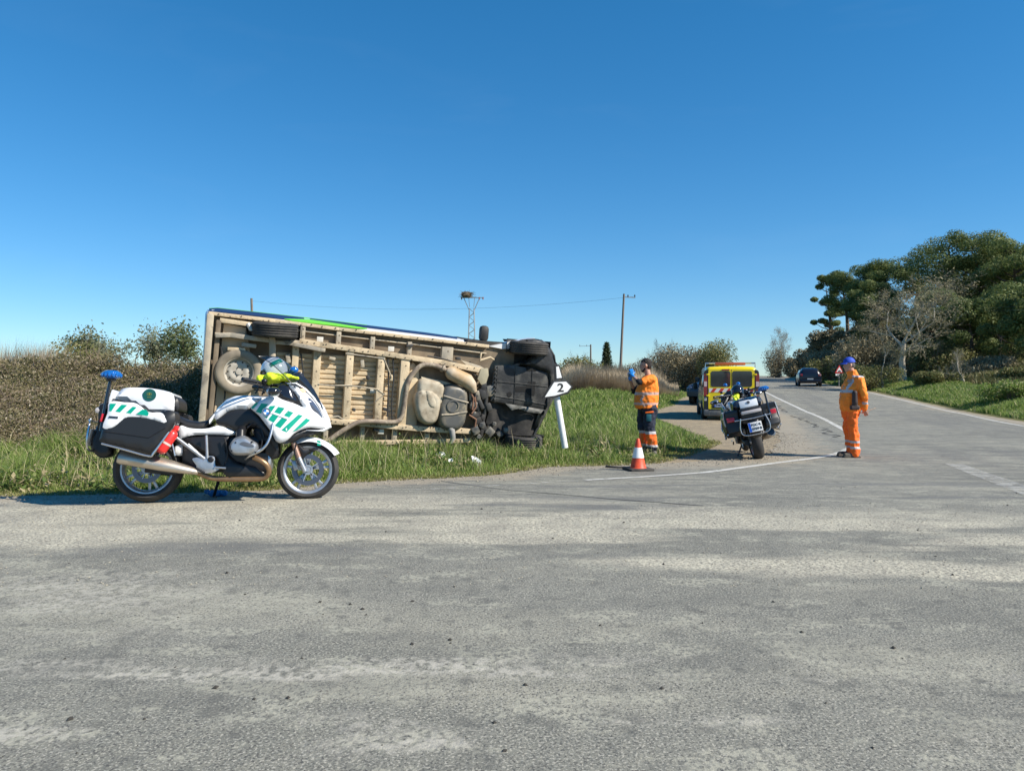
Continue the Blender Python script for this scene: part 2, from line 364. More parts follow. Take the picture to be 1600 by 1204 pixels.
def groundmat():
    m = bpy.data.materials.new('soil_and_turf'); m.use_nodes = True; n = m.node_tree; P = n.nodes['Principled BSDF']; P.inputs['Roughness'].default_value = .95
    P.inputs['Specular IOR Level'].default_value = .1
    g = n.nodes.new('ShaderNodeNewGeometry'); at = n.nodes.new('ShaderNodeAttribute'); at.attribute_name = 'dirt'
    def noise(sc, det=6):
        t = n.nodes.new('ShaderNodeTexNoise'); t.inputs['Scale'].default_value = sc; t.inputs['Detail'].default_value = det; n.links.new(g.outputs['Position'], t.inputs[0]); return t.outputs[0]
    def mixc(f, A, B):
        x = n.nodes.new('ShaderNodeMix'); x.data_type = 'RGBA'; n.links.new(f, x.inputs[0])
        for i, q in ((6, A), (7, B)):
            if isinstance(q, tuple): x.inputs[i].default_value = (*q, 1)
            else: n.links.new(q, x.inputs[i])
        return x.outputs[2]
    def rng(s, lo, hi):
        r = n.nodes.new('ShaderNodeMapRange'); r.inputs[1].default_value = lo; r.inputs[2].default_value = hi; n.links.new(s, r.inputs[0]); return r.outputs[0]
    turf = mixc(rng(noise(1.1), .4, .62), (.07, .095, .022), (.17, .15, .06))
    dirt = mixc(rng(noise(3.5), .35, .65), (.36, .29, .19), (.25, .205, .145))
    dirt = mixc(rng(noise(40, 3), .55, .7), dirt, (.18, .15, .11))
    ad = n.nodes.new('ShaderNodeMath'); ad.operation = 'ADD'; n.links.new(at.outputs['Fac'], ad.inputs[0])
    sb = n.nodes.new('ShaderNodeMath'); sb.operation = 'MULTIPLY_ADD'; n.links.new(noise(5), sb.inputs[0]); sb.inputs[1].default_value = .9; sb.inputs[2].default_value = -.45
    n.links.new(sb.outputs[0], ad.inputs[1])
    c = mixc(rng(ad.outputs[0], .4, .6), turf, dirt); n.links.new(c, P.inputs['Base Color'])
    b = n.nodes.new('ShaderNodeBump'); b.inputs['Strength'].default_value = .6; b.inputs['Distance'].default_value = .03
    n.links.new(noise(25), b.inputs['Height']); n.links.new(b.outputs[0], P.inputs['Normal']); return m
go = obj('ground', (np.stack([GX, GY, GZ], -1).reshape(-1, 3), FQ), groundmat(), ang=180); tag(go, kind='structure')
steepness = ((GX-XR(GY)) > .8) & (GY > 83) & (GY < 190) & ((GX-XR(GY)) < 9)
dirtv = np.where(insR, 1.0, np.clip(.75-dR/.9, 0, 1)); dirtv = np.where(steepness, .9, dirtv)
at = go.data.attributes.new('dirt', 'FLOAT', 'POINT'); at.data.foreach_set('value', dirtv.ravel().astype(np.float32))

# asphalt
random.seed(3)
def roughen(P, step, amp, ymax=60):
    R = resample(P, step); out = []
    for i, p in enumerate(R):
        a = R[i-1]; b = R[(i+1) % len(R)]; t = Vector((b[0]-a[0], b[1]-a[1])).normalized(); nn = Vector((-t.y, t.x))
        k = amp*(mnoise.noise(Vector((p[0]*1.1, p[1]*1.1, 0)))+.7*mnoise.noise(Vector((p[0]*5, p[1]*5, 4)))) if (-14 < p[0] < 30 and 0 < p[1] < ymax) else 0
        out.append((p[0]+nn.x*k, p[1]+nn.y*k))
    return out
near = [q for q in ASP]
# split boundary fine near, coarse far
AB = []
for i, p in enumerate(ASP):
    q = ASP[(i+1) % len(ASP)]; st = .12 if (p[0] > -20 and q[0] < 20 and p[1] > 3 and q[1] < 46 and p[1] < 46) else 4.0
    AB += resample([p, q], st, closed=False)[:-1]
AB2 = []
for i, p in enumerate(AB):
    a_ = AB[i-1]; b_ = AB[(i+1) % len(AB)]; t = Vector((b_[0]-a_[0], b_[1]-a_[1])).normalized()
    k = .13*(mnoise.noise(Vector((p[0]*1.1, p[1]*1.1, 0)))+.8*mnoise.noise(Vector((p[0]*6, p[1]*6, 4)))) if (-14 < p[0] < 17 and 3 < p[1] < 46) else 0
    AB2.append((p[0]-t.y*k, p[1]+t.x*k))
ii = []
for Yv in np.concatenate([np.arange(-30, 2, 8), np.arange(2, 6, 1.0), np.arange(6, 30, .8), np.geomspace(30.6, 290, 45)]):
    sp = max(1.6, Yv*.06)
    for Xv in np.arange(-58, 112, sp): ii.append((Xv+random.uniform(-.1, .1), Yv+random.uniform(-.1, .1)))
ii = np.array(ii); k = inpoly(ii[:, 0], ii[:, 1], AB2) & (pdist(ii[:, 0], ii[:, 1], AB2) > .3); ii = ii[k]
pts = [Vector(p) for p in AB2]+[Vector((float(p[0]), float(p[1]))) for p in ii]
ar = sum(AB2[i-1][0]*AB2[i][1]-AB2[i][0]*AB2[i-1][1] for i in range(len(AB2)))
fc = list(range(len(AB2))); fc = fc if ar > 0 else fc[::-1]
r = delaunay_2d_cdt(pts, [], [fc], 1, 1e-5)
V = np.array([(v[0], v[1]) for v in r[0]]); AZ = EYE-D(V[:, 1])+.014; T = []
for t in r[2]:
    t = list(t); A_ = (V[t[1], 0]-V[t[0], 0])*(V[t[2], 1]-V[t[0], 1])-(V[t[2], 0]-V[t[0], 0])*(V[t[1], 1]-V[t[0], 1])
    T.append(t if A_ > 0 else t[::-1])
def asphaltmat():
    m = bpy.data.materials.new('worn_asphalt'); m.use_nodes = True; n = m.node_tree; P = n.nodes['Principled BSDF']; P.inputs['Roughness'].default_value = .85
    P.inputs['Specular IOR Level'].default_value = .3
    g = n.nodes.new('ShaderNodeNewGeometry'); at = n.nodes.new('ShaderNodeAttribute'); at.attribute_name = 'edge'
    sp = n.nodes.new('ShaderNodeSeparateXYZ'); n.links.new(g.outputs['Position'], sp.inputs[0])
    def noise(sc, det=6, st=None, off=(0, 0, 0)):
        t = n.nodes.new('ShaderNodeTexNoise'); t.inputs['Scale'].default_value = sc; t.inputs['Detail'].default_value = det
        mp = n.nodes.new('ShaderNodeMapping'); mp.inputs['Scale'].default_value = st or (1, 1, 1); mp.inputs['Location'].default_value = off
        n.links.new(g.outputs['Position'], mp.inputs[0]); n.links.new(mp.outputs[0], t.inputs[0]); return t.outputs[0]
    def mth(op, a, b=None, c=None):
        x = n.nodes.new('ShaderNodeMath'); x.operation = op
        for i, q in enumerate((a, b, c)):
            if q is None: continue
            if isinstance(q, (int, float)): x.inputs[i].default_value = q
            else: n.links.new(q, x.inputs[i])
        return x.outputs[0]
    def mixc(f, A, B):
        x = n.nodes.new('ShaderNodeMix'); x.data_type = 'RGBA'
        if isinstance(f, float): x.inputs[0].default_value = f
        else: n.links.new(f, x.inputs[0])
        for i, q in ((6, A), (7, B)):
            if isinstance(q, tuple): x.inputs[i].default_value = (*q, 1)
            else: n.links.new(q, x.inputs[i])
        return x.outputs[2]
    def rng(s, lo, hi, a=0, b=1, sm=False):
        r = n.nodes.new('ShaderNodeMapRange'); r.inputs[1].default_value = lo; r.inputs[2].default_value = hi; r.inputs[3].default_value = a; r.inputs[4].default_value = b
        if sm: r.interpolation_type = 'SMOOTHSTEP'
        n.links.new(s, r.inputs[0]); return r.outputs[0]
    X, Y = sp.outputs[0], sp.outputs[1]
    def band(v, a, b, c, d): return mth('MULTIPLY', rng(v, a, b, sm=True), rng(v, c, d, 1, 0, sm=True))
    base = mixc(rng(noise(.35, 5), .35, .65), (.172, .168, .138), (.218, .212, .176))
    base = mixc(rng(noise(1.3, 6, (.35, 1.3, 1)), .5, .7), base, (.30, .285, .225))       # faint dusty sweep
    spk = noise(110, 4); base = mixc(mth('MULTIPLY', rng(spk, .48, .38), .9), base, (.08, .077, .07))
    base = mixc(mth('MULTIPLY', rng(noise(95, 3, off=(5, 2, 0)), .54, .62), .9), base, (.38, .36, .30))
    base = mixc(mth('MULTIPLY', rng(noise(9, 6), .44, .3), .6), base, (.11, .108, .095)); base = mixc(mth('MULTIPLY', rng(noise(4.5, 9, (.6, 1.2, 1), (4, 4, 0)), .52, .60), mth('MULTIPLY', rng(noise(38, 5, off=(3, 3, 0)), .45, .56), .75)), base, (.37, .355, .28)); base = mixc(mth('MULTIPLY', rng(noise(2.2, 8, (.6, 1.3, 1), (14, 4, 0)), .53, .64), .28), base, (.115, .113, .10))
    # tar and smoother repair patches
    base = mixc(mth('MULTIPLY', mth('MULTIPLY', rng(noise(.55, 3, (.45, 2.2, 1), (7, 3, 0)), .56, .60), band(Y, 4.8, 5.4, 8.5, 11)), .5), base, (.13, .13, .125))
    # dry mud dragged on to the road
    wob = mth('MULTIPLY_ADD', noise(.5, 5, (1, 1.5, 1)), 1.6, -.8)
    Yw = mth('ADD', Y, wob)
    ylow = rng(X, -1.0, 2.6, 5.35, 4.15)
    k1 = band(mth('SUBTRACT', Yw, ylow), -.15, .15, 1.9, 3.0)
    big = rng(noise(1.1, 7, (.32, 1.5, 1), (1, 1, 0)), .44, .51)
    fine = rng(noise(44, 6), .40, .54)
    k1 = mth('MULTIPLY', mth('MULTIPLY', k1, big), mth('MULTIPLY_ADD', fine, .7, .3))
    k2 = mth('MULTIPLY', band(mth('ADD', Y, mth('MULTIPLY_ADD', noise(.9), .5, -.25)), 2.95, 3.05, 3.15, 3.35), rng(noise(2.2, 8, (.5, 2, 1), (3, 0, 0)), .50, .64))
    k3 = mth('MULTIPLY', band(Y, 2.3, 2.5, 2.6, 2.75), rng(noise(2.4, 8, (.6, 1.4, 1), (0, 9, 0)), .5, .6))
    k4 = mth('MULTIPLY', mth('MULTIPLY', band(Y, 3.2, 3.7, 4.2, 5.0), rng(X, -.2, -2.2)), rng(noise(1.6, 8, (.6, 1.4, 1), (0, 5, 0)), .42, .6))
    k2 = mth('MULTIPLY', mth('MAXIMUM', mth('MAXIMUM', k2, k3), mth('MULTIPLY', k4, .7)), rng(noise(26, 6, off=(2, 0, 0)), .42, .58))
    dustc = mixc(rng(noise(3, 6), .35, .65), (.55, .51, .39), (.40, .37, .29))
    dustc = mixc(rng(noise(55, 4, off=(9, 0, 0)), .5, .38), dustc, (.2, .18, .15))
    base = mixc(mth('MULTIPLY', k1, 1), base, dustc); base = mixc(mth('MULTIPLY', k2, .75), base, (.46, .43, .36))
    # tyre-polished darker lanes along the road beyond, long faint streaks
    far = rng(Y, 9, 13, sm=True); lane = mth('SUBTRACT', X, mth('MULTIPLY', Y, .265))
    st = n.nodes.new('ShaderNodeCombineXYZ'); n.links.new(mth('MULTIPLY', lane, 1.2), st.inputs[0]); n.links.new(mth('MULTIPLY', Y, .06), st.inputs[1])
    tn = n.nodes.new('ShaderNodeTexNoise'); tn.inputs['Scale'].default_value = 1; tn.inputs['Detail'].default_value = 5; n.links.new(st.outputs[0], tn.inputs[0])
    base = mixc(mth('MULTIPLY', mth('MULTIPLY', rng(tn.outputs[0], .5, .65), far), .35), base, (.115, .113, .11))
    base = mixc(mth('MULTIPLY', mth('MULTIPLY', rng(noise(.6, 4, (.3, 1.8, 1), (2, 8, 0)), .55, .66), far), .28), base, (.10, .098, .096))
    # gravel and soil washed over the edge
    e = mth('ADD', at.outputs['Fac'], mth('MULTIPLY_ADD', noise(4, 7), .9, -.45))
    base = mixc(mth('MULTIPLY', rng(e, .45, .75), mth('MULTIPLY_ADD', rng(noise(45, 4), .35, .55), .6, .35)), base, (.34, .29, .215))
    n.links.new(base, P.inputs['Base Color'])
    b = n.nodes.new('ShaderNodeBump'); b.inputs['Strength'].default_value = .7; b.inputs['Distance'].default_value = .006
    n.links.new(noise(80, 4), b.inputs['Height'])
    b2 = n.nodes.new('ShaderNodeBump'); b2.inputs['Strength'].default_value = .5; b2.inputs['Distance'].default_value = .02
    n.links.new(noise(7, 6), b2.inputs['Height']); n.links.new(b.outputs[0], b2.inputs['Normal'])
    n.links.new(b2.outputs[0], P.inputs['Normal']); return m
ro = obj('road', (np.column_stack([V, AZ]), np.array(T)), asphaltmat(), ang=180); tag(ro, kind='structure')
bd = pdist(V[:, 0], V[:, 1], AB2[::2]); ev = np.clip(1-bd/1.1, 0, 1)
# wide dusty margin in front of the lay-by
lay = [p2g(*q) for q in [(1060, 724), (1150, 728), (1230, 712), (1225, 680), (1215, 650)]]
ev = np.maximum(ev, .95*np.clip(1-pdist(V[:, 0], V[:, 1], lay, closed=False)/1.6, 0, 1))
at = ro.data.attributes.new('edge', 'FLOAT', 'POINT'); at.data.foreach_set('value', ev.astype(np.float32))

def ribbon(name, path, width, m, lift=.018, step=.25, kind='structure', jag=0):
    R = resample(path, step, closed=False); mb = MB(); vs = []; n_ = len(R)
    ws = width if hasattr(width, '__len__') else [width, width]
    for i, p in enumerate(R):
        a = R[max(i-1, 0)]; b = R[min(i+1, n_-1)]; t = Vector((b[0]-a[0], b[1]-a[1])).normalized(); wv = ws[0]+(ws[1]-ws[0])*i/(n_-1)
        for s in (-1, 0, 1):
            j = random.uniform(-jag, jag); x = p[0]-t.y*s*(wv/2+j); y = p[1]+t.x*s*(wv/2+j); vs.append((x, y, EYE-float(D(y))+lift+(.004 if s == 0 else 0)*0))
    fs = [(i*3+s, i*3+s+1, i*3+s+4, i*3+s+3) for i in range(n_-1) for s in (0, 1)]
    mb.add(vs, [f[::-1] for f in fs]); o = obj(name, mb, m); 
    if kind: o['kind'] = kind
    return o
def paintmat(name, thr, al=1):
    m = bpy.data.materials.new(name); m.use_nodes = True; n = m.node_tree; P = n.nodes['Principled BSDF']; P.inputs['Base Color'].default_value = (.62, .6, .54, 1); P.inputs['Roughness'].default_value = .7
    out = n.nodes['Material Output']; tr = n.nodes.new('ShaderNodeBsdfTransparent'); ms = n.nodes.new('ShaderNodeMixShader')
    g = n.nodes.new('ShaderNodeNewGeometry'); t = n.nodes.new('ShaderNodeTexNoise'); t.inputs['Scale'].default_value = 7; t.inputs['Detail'].default_value = 9; t.inputs['Roughness'].default_value = .7
    n.links.new(g.outputs['Position'], t.inputs[0]); r = n.nodes.new('ShaderNodeMapRange'); r.inputs[1].default_value = thr; r.inputs[2].default_value = thr+.1; r.inputs[4].default_value = al
    n.links.new(t.outputs[0], r.inputs[0]); n.links.new(r.outputs[0], ms.inputs[0]); n.links.new(tr.outputs[0], ms.inputs[1]); n.links.new(P.outputs[0], ms.inputs[2]); n.links.new(ms.outputs[0], out.inputs[0]); return m
PA, PB, PC = paintmat('road_paint', .36, .85), paintmat('worn_road_paint', .42, .42), paintmat('faded_road_paint', .48, .6)
cor = catmull([p2g(1245, 636.5), p2g(1283, 653), p2g(1314, 669.5), p2g(1333, 682), p2g(1338, 692), p2g(1322, 704), p2g(1290, 714), p2g(1210, 725), p2g(1100, 740)], 8, closed=False)
ribbon('edge_line', [(53, 166), (36.8, 121), (25, 81), p2g(1183, 606.5), p2g(1195, 612.6), p2g(1211, 620.5), p2g(1228, 628.6)]+cor[:26], .16, PA, lift=.02)
ribbon('edge_line', cor[26:], .13, PA, lift=.02)
ribbon('edge_line', [cor[-1], p2g(1000, 747), p2g(915, 752)], .11, PA, lift=.02)
ribbon('edge_line', [p2g(905, 753), p2g(780, 760), p2g(640, 768)], .09, PC, lift=.02)
ribbon('edge_line', [(58.2, 166), (43.5, 123), (31.2, 84), (25.6, 61), p2g(1355, 613), p2g(1429, 630), p2g(1509, 648), p2g(1600, 666.5), (15.7, 20)], .13, PA, lift=.02)
ribbon('stop_line', [p2g(1490, 726), p2g(1560, 752), p2g(1640, 783)], [.26, .3], PB, lift=.02)
ck = mat('tar_crack', (.045, .043, .04), rough=.9)
for seg in ([(1200, 626), (1208, 632), (1215, 634), (1222, 641), (1231, 645)], [(1241, 650), (1250, 655), (1258, 657), (1268, 664), (1280, 668), (1290, 672), (1297, 679), (1304, 684)], [(1303, 684), (1295, 683)]):
    pp = [p2g(*q) for q in seg]; ribbon('road_crack', roughen(pp+pp[::-1], .12, .25)[:max(2, int(sum(math.dist(pp[i], pp[i+1]) for i in range(len(pp)-1))/.12))], .05, ck, lift=.019, step=.12, jag=.03)
# long straight joint running across the junction
ribbon('road_joint', [p2g(690, 753), p2g(800, 768), p2g(950, 781), p2g(1100, 792)], .035, mat('joint', (.13, .128, .115), rough=.9), lift=.0175, jag=.012)

# loose grit, clods and pebbles (uncountable)
def stones(name, N, fn, smin, smax, m, seed):
    random.seed(seed); mb = MB(); oc = [(1, 0, 0), (-1, 0, 0), (0, 1, 0), (0, -1, 0), (0, 0, 1), (0, 0, -.4)]; of = [(0, 2, 4), (2, 1, 4), (1, 3, 4), (3, 0, 4), (2, 0, 5), (1, 2, 5), (3, 1, 5), (0, 3, 5)]
    for _ in range(N):
        x, y = fn(); s = smin+(smax-smin)*random.random()**3; a = random.random()*6.28; z = EYE-float(D(y))+.014
        vs = []
        for (ox, oy, oz) in oc:
            q = s*random.uniform(.6, 1.1); X_ = ox*q; Y_ = oy*q*.8; vs.append((x+X_*math.cos(a)-Y_*math.sin(a), y+X_*math.sin(a)+Y_*math.cos(a), z+oz*q*.6+s*.2))
        mb.add(vs, of)
    o = obj(name, mb, m, smooth=False); tag(o, kind='stuff'); return o
def edgept():
    while 1:
        i = random.randrange(len(AB2)); p = AB2[i]
        if -7 < p[0] < 7 and 6 < p[1] < 22: return p[0]+random.gauss(0, .3), p[1]+random.gauss(-.15, .25)
def bandpt():
    x = random.uniform(-5, 5.5); return x, random.uniform(4.3, 7.3)-max(0, x)*.05
def anyp():
    Yv = random.uniform(2.2, 9); return random.uniform(-.75, .75)*Yv, Yv
e1 = stones('edge_gravel', 5200, edgept, .006, .024, mat('grit', (.34, .30, .23), (.2, .18, .15), scale=9, rough=.95), 1)
tag(e1, 'loose pale gravel along the asphalt edge beside the grass verge', 'gravel')
e2 = stones('road_grit', 5200, bandpt, .003, .011, mat('grit2', (.40, .36, .27), (.22, .2, .17), scale=9, rough=.95), 2)
tag(e2, 'dry mud crumbs scattered over the dusty band of the road', 'grit')
e3 = stones('dark_clods', 230, anyp, .004, .017, mat('clod', (.04, .036, .03), rough=.95), 5)
tag(e3, 'small dark clods dotted over the foreground asphalt', 'clods')

# ------------------------------------------------------------------ grass
def blades(name, P, h, wd, m, lean=.35, seed=0, segs=2):
    rng = np.random.default_rng(seed); N = len(P); az = rng.uniform(0, 2*np.pi, N); d = np.stack([np.cos(az), np.sin(az), 0*az], 1)
    la = az+rng.normal(0, 1.2, N); L = np.stack([np.cos(la), np.sin(la), 0*la], 1)*(h*lean*rng.uniform(.2, 1.6, N))[:, None]
    up = np.zeros((N, 3)); up[:, 2] = h; s = (wd*.5)[:, None]*np.stack([-np.sin(az), np.cos(az), 0*az], 1)
    V = np.stack([P-s, P+s, P+up*.55+L*.35-s*.8, P+up*.55+L*.35+s*.8, P+up*.93+L], 1).reshape(-1, 3)
    i = np.arange(N)[:, None]*5; Fc = np.concatenate([i+[0, 1, 3], i+[0, 3, 2], i+[2, 3, 4]], 0)
    o = obj(name, (V, Fc), m, ang=180); return o
def scatter(N, x0, x1, y0, y1, seed, ok, ypow=1.0, persp=False):
    rng = np.random.default_rng(seed); Y = y0+(y1-y0)*rng.random(N)**ypow
    X = (rng.uniform(x0, x1, N)-800)/F*Y if persp else rng.uniform(x0, x1, N)
    k = ok(X, Y); return X[k], Y[k]
def clump(X, Y, sc=.9, seed=0): return nz2(X, Y, sc, seed)
vb = MATS.get('x') or leafmat('verge_grass', (.13, .20, .035), (.29, .38, .10), (.46, .43, .21), scale=1.2, island=.55, trans=.35)
vy = leafmat('dry_short_grass', (.17, .19, .045), (.30, .27, .11), (.36, .31, .17), scale=1.5, island=.6, trans=.3)
left_ok = lambda X, Y: (~inpoly(X, Y, REG)) & (X < XR(Y)-2)
def near_grass(name, N, seed, y0, y1, x0, x1, hmul, wmul, m, label, short=False, ypow=1.5):
    X, Y = scatter(N, x0, x1, y0, y1, seed, left_ok, ypow, True); d = pdist(X, Y, REG)
    rng = np.random.default_rng(seed+1)
    if short: k = d < .12+rng.exponential(.38, len(d))
    else: k = rng.random(len(d)) < ss(.03, .5, d)*.97+.03
    X, Y, d = X[k], Y[k], d[k]; cl = clump(X, Y, 1.1, seed); c2 = clump(X, Y, 3.2, seed+5)
    h = (.045+.05*rng.random(len(X))) if short else (.05+.25*ss(.05, 1.2, d)*np.clip(.82+1.2*cl+1.0*c2, .18, 2.3)*(1-.75*ss(1.3, .3, np.hypot(X-2.4, (Y-13.5)*1.0))))*rng.uniform(.45, 1.15, len(X))
    h = np.maximum(h, .03)*hmul*np.where(X < -3.4, .68, .80); P = np.stack([X, Y, ground(X, Y)+nz2(X, Y, .9, 3)*.06*ss(0, 2, d)-.01], 1)
    o = blades(name, P, h, wmul*np.maximum(.0055, .0009*Y)*rng.uniform(.7, 1.4, len(X)), m, .5, seed)
    tag(o, label, 'grass', kind='stuff'); return o
near_grass('verge_grass', 240000, 11, 7.5, 17, -80, 1130, 1, 1, vb, 'lush green grass of the verge below the overturned van')
near_grass('short_grass', 150000, 12, 7.5, 17, -80, 1150, 1, 1, vy, 'short yellowing grass fringing the asphalt edge', short=True)
near_grass('meadow_grass', 110000, 13, 16, 46, 820, 1200, 1.15, 1.15, vb, 'green grass slope behind the signpost and the man in navy trousers', ypow=1)
def rverge(name, N, seed, y0, y1, x1, tlo, thi, h0, h1, m, label, clumpy=0):
    rng = np.random.default_rng(seed); Y = y0+(y1-y0)*rng.random(N)**1.2; T_ = tlo+(thi-tlo)*rng.random(N); X = XR(Y)+T_
    k = (X/Y < .78); X, Y, T_ = X[k], Y[k], T_[k]; c = clump(X, Y, .5, seed)
    if clumpy: k = c > -.12; X, Y, T_, c = X[k], Y[k], T_[k], c[k]
    h = (h0+(h1-h0)*(.5+c))*rng.uniform(.5, 1.2, len(X)); h = np.maximum(h, .05)
    P = np.stack([X, Y, ground(X, Y)-.02], 1); o = blades(name, P, h, .0013*Y*rng.uniform(.7, 1.3, len(X)), m, .5, seed); tag(o, label, 'grass', kind='stuff')
rverge('verge_grass', 70000, 21, 20, 75, 0, .6, 5.5, .10, .32, vb, 'bright green grass strip along the right edge of the road')
drym = leafmat('dry_grass', (.22, .17, .08), (.34, .27, .13), (.12, .14, .05), scale=.25, island=.5, trans=.25)
olv = leafmat('rough_grass', (.09, .11, .03), (.2, .18, .08), (.26, .2, .1), scale=.2, island=.5, trans=.25)
rverge('rough_grass', 60000, 22, 24, 85, 0, 5, 12, .3, .75, olv, 'rough olive grass and weeds on the bank behind the right verge')
rverge('dry_grass', 45000, 23, 35, 95, 0, 11, 30, .2, .7, drym, 'tawny dry grass on the terraces below the pines', 1)
def weeds(name, N, per, seed, m, label, size, x0, x1, y0, y1):
    rng = np.random.default_rng(seed); X, Y = scatter(N, x0, x1, y0, y1, seed, left_ok, 1.3, True); d = pdist(X, Y, REG); k = d > .25; X, Y = X[k], Y[k]
    cx = np.repeat(X, per)+rng.normal(0, .11, len(X)*per); cy = np.repeat(Y, per)+rng.normal(0, .11, len(X)*per); C = np.stack([cx, cy, ground(cx, cy)+.02+np.abs(rng.normal(0, .09, len(cx)))], 1)
    a = rng.normal(size=(len(C), 3)); a[:, 2] = np.abs(a[:, 2])*.6; a /= np.linalg.norm(a, axis=1)[:, None]; b = np.cross(a, [0, 0, 1.]); b /= np.linalg.norm(b, axis=1)[:, None]; s = (size*rng.uniform(.5, 1.4, len(C)))[:, None]
    V_ = np.stack([C-a*s, C+b*s*.4, C+a*s, C-b*s*.4], 1).reshape(-1, 3); i = np.arange(len(C))[:, None]*4; o = obj(name, (V_, i+[0, 1, 2, 3]), m, ang=180); tag(o, label, 'weeds', kind='stuff')
weeds('verge_weeds', 330, 60, 61, leafmat('broad_leaf_weed', (.07, .13, .03), (.20, .26, .07), (.34, .32, .14), scale=1.5, island=.5, trans=.3), 'low broad leaved weeds growing among the verge grass', .045, -40, 1130, 7.9, 17)
weeds('dry_weeds', 130, 40, 62, leafmat('withered_weed', (.28, .23, .12), (.42, .35, .2), scale=1.5, island=.5, trans=.2), 'withered straw coloured weeds low in the verge grass', .04, -40, 1130, 7.9, 15)
Xs, Ys_ = scatter(2600, -60, 1130, 8.0, 17, 63, left_ok, 1.3, True); k = pdist(Xs, Ys_, REG) > .4; Xs, Ys_ = Xs[k], Ys_[k]
o = blades('dead_stalks', np.stack([Xs, Ys_, ground(Xs, Ys_)], 1), np.random.default_rng(4).uniform(.25, .6, len(Xs)), np.full(len(Xs), .006), leafmat('dead_stalk', (.42, .36, .2), (.5, .44, .28), trans=.2), .5, 64); tag(o, 'thin dead stalks standing among the green verge grass', 'stalks', kind='stuff')
# reeds
def reeds(name, px0, px1, Y0, Y1, N, h0, h1, seed, label):
    rng = np.random.default_rng(seed); Y = rng.uniform(Y0, Y1, N); X = (rng.uniform(px0, px1, N)-800)/F*Y
    e = np.clip(np.minimum((X/Y*F+800-px0), (px1-(X/Y*F+800)))/40, .35, 1)
    h = (h0+(h1-h0)*rng.random(N)**1.3)*np.clip(1+.9*clump(X, Y, .16, seed)+.5*clump(X, Y, .8, seed+2), .3, 2)*e; P = np.stack([X, Y, ground(X, Y)-.02], 1)
    o = blades(name, P, h, .0008*Y*rng.uniform(.5, 1.2, N), RM, .25, seed); tag(o, label, 'reeds', kind='stuff')
RM = leafmat('reed_straw', (.34, .27, .175), (.52, .43, .30), (.20, .155, .10), scale=.8, island=.7, trans=.2)
reeds('reed_bed', -40, 118, 22, 28, 14000, 1.7, 2.7, 31, 'tall straw coloured reeds above the bramble hedge at the far left')
reeds('reed_bed', 850, 1060, 43, 64, 42000, .3, 1.35, 32, 'straw coloured reeds between the signpost and the yellow van')
# ------------------------------------------------------------------ trees and shrubs
def leaves_np(C, size, rng, flat=None, nrm=None):
    """one kite-shaped leaf per centre"""
    N = len(C); a = rng.normal(size=(N, 3)); a /= np.linalg.norm(a, axis=1)[:, None]; b = rng.normal(size=(N, 3)); b -= a*(a*b).sum(1)[:, None]; b /= np.linalg.norm(b, axis=1)[:, None]
    if nrm is not None:
        q = nrm+rng.normal(0, .45, (N, 3)); q /= np.linalg.norm(q, axis=1)[:, None]; a -= q*(a*q).sum(1)[:, None]; a /= np.linalg.norm(a, axis=1)[:, None]; b = np.cross(q, a)
    s = (size*rng.uniform(.6, 1.4, N))[:, None] if hasattr(size, '__len__') else size*rng.uniform(.6, 1.4, N)[:, None]
    k = flat or .45
    V = np.stack([C-a*s, C+b*s*k, C+a*s, C-b*s*k], 1).reshape(-1, 3); i = np.arange(N)[:, None]*4
    return V, np.concatenate([i+[0, 1, 2, 3]], 0)
PINE = leafmat('pine_needles', (.09, .13, .036), (.185, .22, .07), (.25, .265, .09), scale=.5, island=.5, trans=.32)
BARKP = mat('pine_bark', (.09, .065, .045), (.16, .12, .09), scale=9, rough=.95)
BARKW = mat('pale_bark', (.52, .46, .36), (.34, .29, .22), scale=3, rough=.9, bump=.4, bscale=20)
BARKG = mat('grey_bark', (.16, .13, .10), (.25, .2, .16), scale=3, rough=.95)
TWIG = mat('twigs', (.34, .29, .20), (.44, .38, .27), scale=1, rough=.95, island=.6)
BUD = leafmat('young_buds', (.32, .28, .16), (.36, .31, .17), (.2, .2, .08), scale=.5, island=.7, trans=.3)
